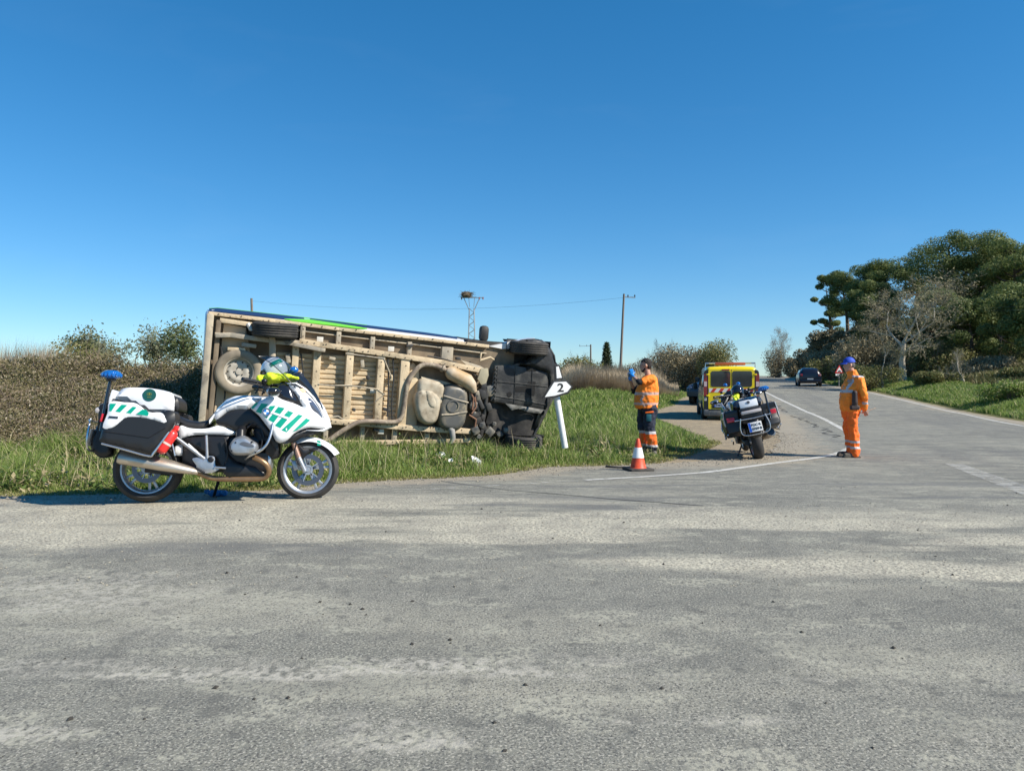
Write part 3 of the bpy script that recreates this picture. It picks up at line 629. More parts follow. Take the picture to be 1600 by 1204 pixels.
def pine(base, h, cr, seed, label, low=.35, lean=(0, 0), lumps=26, per=330):
    rng = np.random.default_rng(seed); random.seed(seed); root = empty('pine_tree', Vector(base), label, 'tree', 'pines on the bank')
    tk = MB(); top = Vector((lean[0], lean[1], h*.86)); pts = [Vector((0, 0, -.3)), Vector((lean[0]*.15, lean[1]*.2, h*.3)), Vector((lean[0]*.6, lean[1]*.6, h*.62)), top]
    r0 = .022*h+.04; tk.tube(pts, [r0*1.25, r0, r0*.6, r0*.2], 8); cs = []
    for i in range(lumps):
        t = random.random()**.75; z = h*(low+(1-low)*t); wdt = cr*math.sin(math.pi*min(1, .28+.66*t))**.7*random.uniform(.45, 1); a = random.random()*6.283
        c = Vector((math.cos(a)*wdt+lean[0]*z/h, math.sin(a)*wdt+lean[1]*z/h, z)); rad = cr*random.uniform(.24, .42)
        cs.append((c, rad)); s = Vector((lean[0]*z/h*.8, lean[1]*z/h*.8, max(h*.2, z-.35*wdt-.4)))
        tk.tube([s, s.lerp(c, .5)+Vector((0, 0, -.1*wdt)), c], [r0*.35, r0*.22, r0*.08], 5, cap=False)
    obj('trunk', tk, BARKP, root)
    C = []; NR = []
    for c, rad in cs:
        q = rng.normal(size=(per, 3)); q /= np.linalg.norm(q, axis=1)[:, None]; q *= (rad*rng.uniform(.45, 1.08, per)**.6)[:, None]; NR.append(q/np.linalg.norm(q, axis=1)[:, None]); q[:, 2] *= .68; C.append(q+np.array(c))
    C = np.concatenate(C); obj('crown', leaves_np(C, .125, rng, .3, np.concatenate(NR)), PINE, root, ang=180); return root
def bare_tree(base, h, seed, label, name='bare_tree', bark=BARKW, spread=.55, depth=5, r0=None, buds=0, bm=BUD, group=None, kids=(3, 4), lean=(0, 0), low=.25, fan=1.0):
    random.seed(seed); root = empty(name, Vector(base), label, 'tree' if name != 'bare_shrub' else 'shrub', group)
    tk = MB(); tw = MB(); tips = []; r0 = r0 or h*.022
    def grow(p, d, L, r, lv):
        k = 4 if lv < 3 else 3; pts = [p]; rs = [r]; q = p.copy(); dd = d.copy()
        for i in range(k):
            dd = (dd+Vector((random.gauss(0, .13), random.gauss(0, .13), random.gauss(.03, .07)))).normalized(); q = q+dd*L/k; pts.append(q.copy()); rs.append(r*(1-.5*(i+1)/k))
        (tk if lv < 3 else tw).tube(pts, rs, 8 if lv == 0 else (5 if lv < 3 else 3), cap=False)
        if lv >= depth: tips.append(q.copy()); return
        nk = random.randint(*kids)+(1 if lv >= 3 else 0)
        for j in range(nk):
            t = random.uniform(low if lv == 0 else .25, 1) if j else 1; i = min(k-1, int(t*k)); f_ = t*k-i
            s = pts[i].lerp(pts[i+1], min(1, f_)); rr_ = rs[i]+(rs[i+1]-rs[i])*min(1, f_)
            ax = dd.orthogonal().normalized(); ax = Matrix.Rotation(random.random()*6.283, 3, dd) @ ax
            an = random.uniform(.35, .8)*spread*1.7*(.45 if j == 0 else 1)
            nd = (Matrix.Rotation(an, 3, ax) @ dd); nd = (nd+Vector((0, 0, .12*fan))).normalized()
            grow(s, nd, L*random.uniform(.55, .8), max((.72 if lv < 2 else .6)*rr_, .004), lv+1)
    grow(Vector((0, 0, -.1)), Vector((lean[0], lean[1], 1)).normalized(), h*.36, r0, 0)
    # scale to wanted height
    mz = max(v[2] for v in tk.v+tw.v); s = h/mz
    for mb in (tk, tw): mb.v = [(x*s, y*s, z*s) for x, y, z in mb.v]
    obj('trunk', tk, bark, root); obj('twigs', tw, TWIG if bark is BARKW else BARKG, root, kind='stuff')
    if buds:
        rng = np.random.default_rng(seed); vv = np.array(tw.v); c = vv[rng.integers(0, len(vv), buds)]+rng.normal(0, .12, (buds, 3)); obj('buds', leaves_np(c, .055*h/9+.01, rng), bm, root, ang=180, kind='stuff')
    return root
def bush(base, rx, ry, rz, N, size, seed, label, m, name='bush', twigs=120, cat='bush', tm=None, group=None, solid=.55):
    rng = np.random.default_rng(seed); random.seed(seed); root = empty(name, Vector(base), label, cat, group); L = 14
    lc = [(random.gauss(0, .42)*rx, random.gauss(0, .42)*ry, rz*random.uniform(.25, .8)) for _ in range(L)]; C = []
    for c in lc:
        q = rng.normal(size=(N//L, 3)); q /= np.linalg.norm(q, axis=1)[:, None]; q *= (rng.random(N//L)**.45)[:, None]; q *= np.array([rx*.5, ry*.5, rz*.42]); C.append(q+np.array(c))
    C = np.concatenate(C); C = C[C[:, 2] > -.1]; obj('foliage', leaves_np(C, size, rng), m, root, ang=180)
    tw = MB()
    for _ in range(twigs):
        a = random.random()*6.283; e = random.random()**.5; p = Vector((math.cos(a)*rx*.3*e, math.sin(a)*ry*.3*e, 0)); q = Vector((math.cos(a)*rx*e*random.uniform(.6, 1), math.sin(a)*ry*e, rz*random.uniform(.6, 1.12)))
        tw.tube([p, p.lerp(q, .5)+Vector((random.gauss(0, .1)*rx, 0, .1*rz)), q], [size*.25, size*.16, size*.05], 3, cap=False)
    obj('stems', tw, tm or BARKG, root); return root

# pines on the right-hand bank
PL = [ # px of trunk, distance, top y, crown radius
 (1325, 92, 425, 2.7, 'leftmost pine at the edge of the cutting, leaning out over the road'), (1352, 88, 412, 2.9, 'small round pine second from the left on the cutting'),
 (1388, 86, 410, 3.2, 'pine behind the crown of the pale bare tree'), (1432, 84, 392, 3.4, 'pine rising just behind the top of the pale bare tree'), (1478, 74, 366, 3.6, 'tallest pine, its top the first high summit from the left'),
 (1532, 72, 370, 3.6, 'tall pine right of the highest pine, with a rounded summit'), (1590, 66, 376, 3.6, 'tall pine cut by the right edge of the photo'), (1505, 90, 402, 3.6, 'pine in the second row behind the two tallest pines'),
 (1560, 84, 392, 3.6, 'pine in the second row near the right edge'), (1640, 70, 372, 3.8, 'pine just beyond the right edge of the photo'), (1465, 62, 455, 2.7, 'lower young pine in front of the tall pines'), (1560, 58, 448, 2.8, 'low bushy pine below the tall pines near the right edge'),
 (1372, 76, 440, 2.6, 'pine filling the gap left of the pale bare tree'), (1345, 82, 448, 2.2, 'low pine below the second pine on the cutting'), (1300, 100, 432, 2.0, 'small dark pine overhanging the cutting on the outside left'), (1520, 58, 470, 2.4, 'low young pine in the middle of the grove front'), (1612, 52, 440, 2.8, 'low pine at the front of the grove on the right edge')]
for i, (px, Y, ty, cr, lb) in enumerate(PL):
    x = (px-800)/F*Y; z = gz(x, Y); ztop = EYE+(HZ-ty)/F*Y
    pine((x, Y, z-.2), ztop-z, cr, 100+i, lb, low=.2 if i > 3 else .28, lean=(-.8, 0) if i in (0, 14) else (random.uniform(-.4, .4), 0), lumps=30 if i in (4, 5, 6, 7, 8) else 24, per=620)
def at_g(px, Y): x = (px-800)/F*Y; return (x, Y, gz(x, Y))
def hgt(py, Y, b): return EYE+(HZ-py)/F*Y-b[2]
b = at_g(1412, 54); bare_tree(b, hgt(414, 54, b), 7, 'large pale barked bare tree standing alone in front of the pines', spread=.85, depth=6, buds=2600, kids=(3, 4), r0=.20, low=.45, fan=.7).scale = (1.4, 1.3, 1)
b = at_g(1508, 46); bare_tree(b, hgt(543, 46, b), 12, 'small leafless tree with pale forked stems on the right verge', spread=.7, depth=5, buds=700, kids=(3, 4), r0=.07, low=.3)
b = at_g(1378, 52); bare_tree(b, hgt(515, 52, b), 14, 'thin leafless tree left of the large pale tree', spread=.6, depth=5, buds=1200, kids=(2, 4), r0=.08, low=.3)
b = at_g(1221, 130); bare_tree(b, hgt(508, 130, b), 16, 'slender wispy bare tree on the skyline above the road crest', bark=BARKW, spread=.45, depth=6, buds=2600, kids=(2, 4), r0=.12, bm=leafmat('grey_buds', (.33, .33, .29), (.42, .41, .36), scale=.5, trans=.4))
b = at_g(1275, 112); bare_tree(b, hgt(522, 112, b), 18, 'dark leafless tree on the skyline at the top of the cutting', bark=BARKG, spread=.6, depth=6, buds=900, kids=(3, 4), r0=.1)
BRN = leafmat('brown_brush', (.18, .15, .085), (.30, .255, .15), (.36, .32, .21), scale=.6, island=.7, trans=.15)
OLV = leafmat('olive_leaves', (.13, .14, .045), (.26, .25, .09), (.32, .27, .14), scale=.6, island=.6, trans=.25)
GRB = leafmat('bramble_leaves', (.09, .10, .038), (.23, .18, .09), (.40, .34, .25), scale=.9, island=.65, trans=.2)
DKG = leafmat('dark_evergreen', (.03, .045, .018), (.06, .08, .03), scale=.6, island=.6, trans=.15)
b = at_g(1212, 118); bush(b, 2.2, 2, hgt(545, 118, b), 5000, .10, 41, 'brown brush left of the wispy tree at the road crest', BRN)
BU = [(1345, 62, 2.6, 2.2, 522, BRN, 'brown leafless thicket at the foot of the cutting'), (1375, 64, 2.4, 2.2, 540, BRN, 'brown thicket directly left of the large pale tree'), (1318, 76, 2.2, 2, 560, OLV, 'olive scrub behind the warning sign'), (1355, 52, 1.8, 1.5, 575, OLV, 'low scrub just behind the warning sign to its right'),
 (1448, 60, 2.4, 2, 566, BRN, 'brown brush around the foot of the large pale tree'), (1480, 58, 3.0, 2, 535, OLV, 'olive bush right of the large pale tree'), (1455, 47, 1.8, 1.4, 592, OLV, 'low olive bush on the verge left of the small pale tree'),
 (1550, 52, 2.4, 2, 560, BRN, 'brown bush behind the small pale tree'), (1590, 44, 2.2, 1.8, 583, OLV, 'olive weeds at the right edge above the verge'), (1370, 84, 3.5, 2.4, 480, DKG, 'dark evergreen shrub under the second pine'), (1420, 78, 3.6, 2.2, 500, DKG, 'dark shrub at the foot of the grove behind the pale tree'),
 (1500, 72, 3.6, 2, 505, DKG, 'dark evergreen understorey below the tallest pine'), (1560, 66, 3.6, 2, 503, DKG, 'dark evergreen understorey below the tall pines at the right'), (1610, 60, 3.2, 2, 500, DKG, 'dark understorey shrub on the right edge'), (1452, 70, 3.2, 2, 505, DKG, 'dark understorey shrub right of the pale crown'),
 (1300, 98, 2.6, 2, 518, BRN, 'brown scrub spilling down the shaded cutting'), (1590, 33, 1.3, 1, 622, vb, 'bright green weeds on the verge at the right edge'), (1285, 104, 2.2, 1.6, 530, BRN, 'dark brush on the brow of the cutting under the outermost pine'),
 (1262, 116, 2.4, 1.8, 548, BRN, 'brown scrub halfway down the skyline of the cutting'), (1240, 128, 2.2, 1.6, 563, BRN, 'low brown scrub near the lower end of the cutting'), (1300, 92, 3.2, 1.4, 540, BRN, 'brown scrub on the face of the cutting above the dark car'), (1322, 84, 3.2, 1.4, 535, BRN, 'brown scrub on the cutting left of the thicket'), (1293, 78, 2.2, 1.5, 552, BRN, 'dry scrub low on the cutting right of the dark car'), (1304, 72, 1.8, 1.3, 560, OLV, 'olive scrub at the road edge left of the warning sign'), (1310, 84, 2.6, 1.4, 568, BRN, 'dry brush at the foot of the cutting behind the dark car'), (1285, 98, 2.4, 1.4, 574, BRN, 'dry brush at the foot of the cutting left of the dark car')]
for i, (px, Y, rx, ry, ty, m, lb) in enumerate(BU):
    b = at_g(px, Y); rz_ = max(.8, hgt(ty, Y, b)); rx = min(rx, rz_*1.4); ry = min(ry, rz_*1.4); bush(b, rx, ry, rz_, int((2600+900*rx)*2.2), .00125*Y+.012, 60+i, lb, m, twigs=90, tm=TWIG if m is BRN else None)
# centre background
b = at_g(1045, 62); bush(b, 2.6, 2.2, hgt(556, 62, b), 9000, .075, 91, 'brown leafless bushes behind the man in navy trousers', BRN, twigs=260, tm=TWIG)
b = at_g(1082, 54); bush(b, 2.2, 2.2, hgt(547, 54, b), 13000, .07, 92, 'brown leafless bush left of the yellow van roof', BRN, twigs=220, tm=TWIG)
b = at_g(1112, 51); bush(b, 1.5, 1.5, hgt(543, 51, b), 14000, .06, 93, 'rounded olive bush directly above the yellow van', OLV, twigs=60)
b = at_g(1040, 60); bare_tree(b, hgt(527, 60, b), 94, 'leafless sapling rising out of the brown bushes', bark=BARKG, depth=5, kids=(3, 4), spread=.5)
b = at_g(905, 75); bush(b, 2.5, 2, hgt(562, 75, b), 4200, .12, 95, 'low rounded olive tree beyond the reeds behind the signpost', OLV, twigs=30)
b = at_g(912, 74); bare_tree(b, hgt(545, 74, b), 96, 'tiny bare tree rising behind the low olive tree', bark=BARKG, depth=4)
b = at_g(1002, 90); bare_tree(b, hgt(556, 90, b), 97, 'distant grey bare tree right of the tall pole', bark=BARKG, depth=5)
# conifer
b = at_g(948, 80); rng = np.random.default_rng(5); h = hgt(533, 80, b); root = empty('conifer_tree', Vector(b), 'small dark pointed conifer left of the tall wooden pole', 'tree')
tk = MB().tube([(0, 0, -.2), (0, 0, h)], [.09, .02], 6); C = []
for i in range(26):
    z = h*(.12+.86*i/26); R_ = (1-i/26)*.92+.1
    for k in range(7):
        a = rng.uniform(0, 6.28); q = Vector((math.cos(a)*R_*rng.uniform(.7, 1.15), math.sin(a)*R_, z-.12)); tk.tube([(0, 0, z), q], [.03, .01], 3, cap=False)
        t = rng.random((26, 1)); C.append(np.array([[0, 0, z]])*(1-t)+np.array(q)*t+rng.normal(0, .09, (26, 3)))
obj('trunk', tk, BARKP, root); obj('crown', leaves_np(np.concatenate(C), .11, rng, .35), DKG, root, ang=180)
# left background trees over the hedge
EUC = leafmat('grey_green_leaves', (.19, .21, .11), (.32, .33, .22), scale=.5, island=.6, trans=.45)
def open_tree(px, Y, ty, rx, seed, lb, m=EUC, N=2600):
    b = at_g(px, Y); h = hgt(ty, Y, b); rng = np.random.default_rng(seed); r = bare_tree(b, h, seed, lb, name='open_tree', bark=BARKG, spread=.6, depth=5, kids=(2, 4), low=.25)
    tw = [c for c in KIDS(r) if c.name.startswith('twigs')][0]; vv = np.array([v.co for v in tw.data.vertices]); vv = vv[vv[:, 2] > h*.45]
    c = vv[rng.integers(0, len(vv), N//24)]; c = np.repeat(c, 14, 0)+rng.normal(0, .34, (len(c)*14, 3)); obj('crown', leaves_np(c, .11, rng), m, r, ang=180)
open_tree(143, 48, 516, 2, 201, 'open crowned tree left of the blue beacon pole skyline', N=2400); open_tree(168, 52, 520, 2, 202, 'second open crowned tree from the left on the hedge skyline', N=2000)
open_tree(205, 55, 508, 2, 203, 'wispy thin leaved tree in the middle of the hedge skyline', N=700); open_tree(238, 50, 516, 2, 204, 'open tree right of the wispy one on the hedge skyline', N=1600)
open_tree(262, 50, 518, 2, 205, 'low open tree between the wispy tree and the dense one', N=1500); open_tree(288, 46, 506, 2, 206, 'denser dark green tree closest to the overturned van', m=leafmat('mid_green', (.10, .13, .05), (.18, .2, .09), scale=.5, trans=.3), N=3200)
b = at_g(128, 38); bush(b, 1.6, 1.4, hgt(538, 38, b), 4200, .07, 207, 'yellowish green bush above the hedge right of the reeds', OLV)
b = at_g(1030, 150)
# bramble hedge: mass of small leaves over a mound, with canes
rng = np.random.default_rng(77); random.seed(77)
def hedge(name, pxa, pxb, Y0, Y1, H, N, seed, label, Nt=1500):
    rng = np.random.default_rng(seed); root = empty(name, Vector((0, 0, 0)), label, 'hedge')
    def top(X, Y): return ground(X, Y)+H*(.42+.58*ss(Y0, Y0+3.2, Y))*ss(Y0-.5, Y0+.5, Y+.5*nz2(X, Y, .8, 2))*(1+.34*nz2(X, Y, .55, seed)+.26*nz2(X, Y, 1.9, seed+3))
    Y = Y0-.4+(Y1-Y0+.4)*rng.random(N)**1.5; X = (rng.uniform(pxa, pxb, N)-800)/F*Y
    T_ = top(X, Y); G = ground(X, Y); dep = rng.exponential(.13, N); Z = np.maximum(T_-dep+.04, G); 
    k = rng.random(N) < .35; Z[k] = (G+(T_-G)*rng.random(N))[k]; C = np.stack([X, Y, Z], 1)+rng.normal(0, .05, (N, 3))
    obj('foliage', leaves_np(C, (.0016*Y), rng), GRB, root, ang=180)
    mb = MB()
    for _ in range(Nt):
        y = Y0+(Y1-Y0)*random.random()**1.4; x = (random.uniform(pxa, pxb)-800)/F*y; z = float(top(np.array([x]), np.array([y]))[0]); p = Vector((x, y, z-.35)); dd = Vector((random.gauss(0, 1), random.gauss(0, 1), 0)).normalized()*random.uniform(.3, .9)
        mb.tube([p, p+dd*.4+Vector((0, 0, random.uniform(.2, .5))), p+dd+Vector((0, 0, random.uniform(0, .45)))], [.007, .005, .002], 3, cap=False)
    obj('canes', mb, CANE, root)
CANE = mat('dry_canes', (.24, .18, .12), (.13, .10, .07), scale=2, rough=.9, island=.6)
hedge('low_bramble_hedge', -90, 250, 10.5, 13.4, .78, 90000, 79, 'lower front skirt of brambles where the hedge meets the left verge grass', 900)
hedge('bramble_hedge', -90, 335, 12.2, 19, 1.2, 300000, 78, 'wide olive brown bramble hedge left of the overturned van', 2600)
# poles, pylon, wires
WD = mat('weathered_pole', (.15, .125, .10), (.24, .2, .17), scale=4, rough=.9, stretch=(8, 8, .5)); GS = mat('galvanised', (.42, .43, .42), (.3, .3, .3), scale=20, rough=.5, metal=.6)
DKM = mat('dark_metal', (.03, .03, .032), rough=.5, metal=.4)
def pole(px, py, Y, top, lb, arm=1, r=.11, pxt=None, al=1.0):
    x = (px-800)/F*Y; z = gz(x, Y); r_ = empty('utility_pole', Vector((x, Y, z)), lb, 'pole', None); h = EYE+(HZ-top)/F*Y-z; dx = ((pxt or px)-px)/F*Y
    obj('post', MB().tube([(0, 0, -.5), (dx, 0, h)], [r*1.25, r*.8], 10), WD, r_)
    if arm:
        mb = MB().bar((dx, 0, h-.25), (dx+arm, 0, h-.3), .07, .07); obj('crossarm', mb, GS, r_)
        for t in (.35, .95): obj('insulator', MB().lathe([(0, .0), (.05, .02), (.06, .08), (.03, .12), (.045, .16), (0, .2)], (dx+arm*t, 0, h-.25), 'z', 8), DKM, r_)
    return Vector((x+dx+arm, Y, z+h-.2))
t1 = pole(968, 0, 60, 459, 'tall leaning wooden pole behind the man in navy trousers', arm=.9, r=.10, pxt=975)
t2 = pole(923, 0, 130, 538, 'distant short pole with an arm pointing left', arm=-2.0, r=.16)
t3 = pole(397, 0, 70, 466, 'thin pole top showing above the rear of the overturned van', arm=0, r=.13, pxt=393)
def wire(a, b, sag, lb):
    a = Vector(a); b = Vector(b); p = [a.lerp(b, t/24)-Vector((0, 0, sag*4*(t/24)*(1-t/24))) for t in range(25)]; o = obj('overhead_wire', MB().tube(p, .008, 4), DKM); tag(o, lb, 'wire', 'overhead wires')
wire(t1, W(393, 470, 70), .9, 'overhead wire from the tall leaning pole to the pole behind the overturned van')
wire(W(1600, 478, 40), W(1480, 480, 85), .1, 'upper overhead wire crossing the pines at the right edge'); wire(W(1600, 484, 40), W(1475, 482, 85), .1, 'lower overhead wire crossing the pines at the right edge')
b = at_g(737, 90); r_ = empty('lattice_pylon', Vector(b), 'steel lattice pylon with a stork nest showing above the overturned van', 'pylon'); h = EYE+(HZ-482)/F*90-b[2]
mb = MB(); wv = lambda z: .5-.22*z/h
for sx in (-1, 1):
    for sy in (-1, 1): mb.bar((sx*wv(0), sy*wv(0), -.3), (sx*wv(h), sy*wv(h), h), .07, .07)
n_ = 16
for i in range(n_):
    z0, z1 = h*i/n_, h*(i+1)/n_
    for sy in (-1, 1): s = 1 if i % 2 else -1; mb.bar((s*wv(z0), sy*wv(z0), z0), (-s*wv(z1), sy*wv(z1), z1), .045, .045)
    for sx in (-1, 1): s = 1 if i % 2 else -1; mb.bar((sx*wv(z0), s*wv(z0), z0), (sx*wv(z1), -s*wv(z1), z1), .045, .045)
obj('lattice_mast', mb, GS, r_)
mb = MB(); H2 = EYE+(HZ-465)/F*90-b[2]
for s in (-1, 1): mb.bar((s*.25, 0, h-.3), (s*.95, 0, H2), .09, .09); mb.bar((s*.25, 0, h+.2), (s*.35, 0, H2), .06, .06)
mb.bar((-1.3, 0, H2), (1.45, 0, H2), .1, .1); obj('crossarm', mb, GS, r_)
for x_ in (-1.2, 1.35, .9): obj('insulator', MB().lathe([(0, -.3), (.07, -.25), (.07, .0), (0, .05)], (x_, 0, H2+.05), 'z', 8), mat('red_insulator', (.3, .08, .05), rough=.5), r_)
ne = MB(); random.seed(4); ne.rings([(-.62, 0, H2+.05, .42, .4), (-.62, 0, H2+.3, .62, .55), (-.62, 0, H2+.62, .58, .5), (-.62, 0, H2+.7, .3, .3)], 14)
for _ in range(160):
    a = random.random()*6.28; z = H2+.05+random.random()*.6; p = Vector((-.62+math.cos(a)*.6, math.sin(a)*.5, z)); ne.tube([p, p+Vector((random.gauss(0, .25), random.gauss(0, .2), random.gauss(0, .12)))], .018, 3, cap=False)
o = obj('stork_nest', ne, mat('nest_sticks', (.2, .15, .1), (.1, .075, .05), scale=8, rough=1)); o.location = b; tag(o, 'stork nest of brown sticks on the left arm of the lattice pylon', 'nest')
# ------------------------------------------------------------------ overturned van (local: x = rear to front, y = underside to roof, z = up across the chassis)
A_ = Vector((.927, .375, -.052)).normalized(); Nc = Vector((.375, -.927, 0)).normalized()
Wz = Vector((0, 0, 1))*math.cos(.07)+Nc*math.sin(.07); Wz = (Wz-A_*Wz.dot(A_)).normalized(); Nn = Wz.cross(A_).normalized()
VO = Vector(((309-800)/F*11.4, 11.4, EYE-(697-HZ)/F*11.4)); VM = frame(VO, A_, Nn, Wz)
van = empty('overturned_van', VM, 'white van lying on its side in the grass, dusty beige underside facing the road', 'van')
DUST = mat('dusty_underbody', (.63, .50, .33), (.42, .33, .21), rough=.9, scale=3.2, bump=.35, bscale=30, detail=9, lo=.38, hi=.75)
DUS2 = mat('dusty_steel', (.50, .42, .30), (.30, .27, .22), rough=.85, scale=3.5, bump=.25, bscale=25, detail=8)
SHAD = mat('shaded_dirty_recess', (.13, .10, .07), (.24, .19, .13), rough=.95, scale=4)  # recess shade is put into this dark brown, together with the dirt
WHT = mat('white_bodywork', (.75, .76, .76), (.66, .66, .64), rough=.35, scale=1.5, coat=.4); NAVY = mat('navy_livery', (.015, .028, .085), rough=.35); LIME = mat('lime_livery', (.17, .60, .035), rough=.4)
BLKP = mat('scuffed_black_plastic', (.02, .021, .022), (.13, .125, .11), rough=.55, scale=3.5, bump=.5, bscale=9, detail=10, lo=.50, hi=.76)
BLK2 = mat('black_plastic', (.02, .02, .021), (.05, .048, .044), rough=.6, scale=6); RUB = mat('tyre_rubber', (.028, .027, .026), (.075, .068, .058), rough=.85, scale=5, bump=.3, bscale=60)
RUBD = mat('dusty_tyre', (.33, .275, .20), (.19, .16, .12), rough=.95, scale=4); RIMD = mat('dusty_rim', (.50, .46, .39), (.36, .32, .26), rough=.7, scale=9)
DTNK = mat('dusty_tank', (.52, .46, .35), (.33, .27, .19), rough=.75, scale=6, detail=9); DKTN = mat('dirty_dark_tank', (.10, .10, .095), (.30, .25, .17), rough=.45, scale=4.5, detail=9, lo=.48, hi=.75)
PIPE = mat('rusty_pipe', (.30, .235, .17), (.17, .13, .10), rough=.7, scale=12, detail=8)
GLS = mat('dark_glass', (.012, .015, .018), rough=.06, spec=.7)
grime(DUST, (.17, .125, .075), 3.2, .56, .70, .8); grime(DUST, (.72, .63, .45), 6, .58, .7, .6); grime(DUS2, (.10, .08, .06), 5, .55, .68, .85); grime(DTNK, (.14, .11, .075), 7, .55, .7, .8); grime(PIPE, (.45, .38, .27), 9, .5, .65, .8); grime(DKTN, (.42, .35, .22), 5, .56, .68, .7); grime(WHT, (.45, .40, .30), 4, .6, .8, .5)
def vp(px, py, y=0): return ploc(VM, px, py, y)
def v3(px, py, y=0): a = vp(px, py, y); return Vector((a[0], y, a[1]))
def prism(mb, poly, y0, y1, mi=0):
    """polygon in local x,z extruded between y0 and y1"""
    n = len(poly); ar = sum(poly[i-1][0]*poly[i][1]-poly[i][0]*poly[i-1][1] for i in range(n)); poly = poly if ar > 0 else poly[::-1]
    vs = [(x, y0, z) for x, z in poly]+[(x, y1, z) for x, z in poly]
    return mb.add(vs, [tuple(range(n)), tuple(range(2*n-1, n-1, -1))]+[(i+n, (i+1) % n+n, (i+1) % n, i) for i in range(n)], mi)
VW = 2.02; L = 6.15
_za, _zb = vp(326, 489, .1), vp(764, 541, .1)
def ZT(x): return float(np.interp(x, [_za[0], _zb[0], 6.2], [_za[1], _zb[1], _zb[1]]))+.035
# body shell by cross-sections along x
mb = MB(); st = []
for x, n0, n1, hw in [(0.0, .30, 2.05, .93), (.03, .22, 2.2, .97), (.1, .2, 2.26, 1.0), (.8, .2, 2.3, 1.01), (2, .2, 2.32, 1.02), (3.4, .2, 2.32, 1.02), (4.0, .2, 2.3, 1.02), (4.3, .2, 2.2, 1.01), (4.55, .2, 1.98, 1.0), (4.8, .22, 1.72, .99), (5.05, .24, 1.48, .98), (5.3, .26, 1.26, .97), (5.5, .28, 1.15, .95), (5.75, .3, 1.06, .9), (5.95, .34, .96, .82), (6.08, .4, .84, .7), (6.13, .5, .75, .6)]: st.append((x, n0, n1, hw))
NS = 44; vs = []
for (x, n0, n1, hw) in st:
    sc_ = (ZT(x)+.0)/2; cz = sc_; hw = hw*sc_/1.02*1.085; cy = (n0+n1)/2; hy = (n1-n0)/2
    for j in range(NS):
        a = 2*math.pi*j/NS; ca, sa = math.cos(a), math.sin(a); e = .16
        yy = cy+hy*math.copysign(abs(ca)**e, ca); t = (yy-.2)/2.1; wf = 1-.085*max(0, .22-t)/.22-.13*max(0, t-.35)**1.5
        vs.append((x, yy, cz+hw*wf*math.copysign(abs(sa)**e, sa)))
k = len(st); fs = [(i*NS+j, i*NS+(j+1) % NS, (i+1)*NS+(j+1) % NS, (i+1)*NS+j) for i in range(k-1) for j in range(NS)]+[tuple(range(NS-1, -1, -1)), tuple((k-1)*NS+j for j in range(NS))]
vs = [(x-(.45*(max(0, 1.0-z)) if x > 5.2 else 0)*min(1, (x-5.2)/.5), y, z) for x, y, z in vs]
mb.add(vs, fs); obj('body', bymat(flipfix(mb), lambda x, y, z: 1 if x > 5.05 else 0), [WHT, BLKP], van, ang=50)
# upper flank: livery bands, windows, sill
def flank(name, poly, m, lift=.008, top=True, parent=None, th=.006):
    # poly in (x, y); laid on the upper side skin
    P = resample(poly, .12); mbx = MB()
    def z(x, y):
        hw = np.interp(x, [s[0] for s in st], [s[3] for s in st]); t = (y-.2)/2.1
        zt2 = ZT(x)/2; hw = hw*zt2/1.02*1.085; return zt2+hw*(1-.085*max(0, .22-t)/.22-.13*max(0, t-.35)**1.5)+lift
    bm_ = panel([(p[0], p[1]) for p in poly], lambda x, y: 0, .01, bev=.001, step=.12, rnd=False)
    bm_.v = [(x, yy, z(x, yy)-(th+lift if y0 > .005 else 0)) for (x, y0, yy) in bm_.v]
    return obj(name, flipfix(bm_), m, parent or van)
flank('livery_band', [(0.05, .34), (1.15, .34), (1.5, .50), (1.5, .62), (.05, .62)], NAVY)
flank('livery_band', [(1.17, .34), (1.3, .27), (2.25, .27), (2.5, .33), (2.3, .40), (1.6, .52), (1.52, .5)], LIME)
flank('livery_band', [(1.6, .53), (2.4, .42), (4.1, .42), (4.15, .56), (3.6, .62), (1.6, .62)], NAVY)
flank('livery_band', [(.05, .64), (2.2, .64), (2.6, .9), (.05, .9)], LIME)
flank('side_window', [(4.25, .95), (5.0, .95), (4.5, 1.6), (4.25, 1.75)], GLS); flank('cab_door_trim', [(4.2, .5), (5.0, .5), (5.0, .58), (4.2, .58)], BLK2)
for i, (px, py) in enumerate([(663, 519), (695, 523)]):
    c = v3(px, py+2, .5); obj('side_marker', MB().box((c.x, .55, ZT(c.x)+.015), (.12, .10, .04), ch=.01), BLK2, van)
# recessed floor and longitudinal members
U = vp(600, 554)[1]; 
def rail(name, pts, wd, y0, y1, m=DUS2):
    """member following pixel points, standing between y0 (proud) and y1"""
    P = [v3(px, py, y0) for px, py in pts]; mbx = MB()
    for a, b in zip(P, P[1:]): mbx.bar((a.x-.005, (y0+y1)/2, a.z), (b.x+.005, (y0+y1)/2, b.z), y1-y0, wd, up=(0, 0, 1), ch=.008)
    return obj(name, mbx, m, van)
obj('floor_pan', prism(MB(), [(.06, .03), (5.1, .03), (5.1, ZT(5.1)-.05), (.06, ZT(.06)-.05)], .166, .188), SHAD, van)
rail('sill', [(326, 489), (430, 501), (530, 514), (640, 526.5), (764, 541)], .055, .05, .22, DUST); rail('sill_lip', [(340, 500), (520, 523), (640, 537), (760, 552)], .022, .10, .20, DUS2)
rail('chassis_rail', [(468, 533), (500, 538), (600, 552.5), (690, 566), (752, 579)], .085, -.02, .2, DUST); rail('chassis_rail', [(336, 522), (400, 529), (468, 535)], .06, -.05, .2, DUS2)
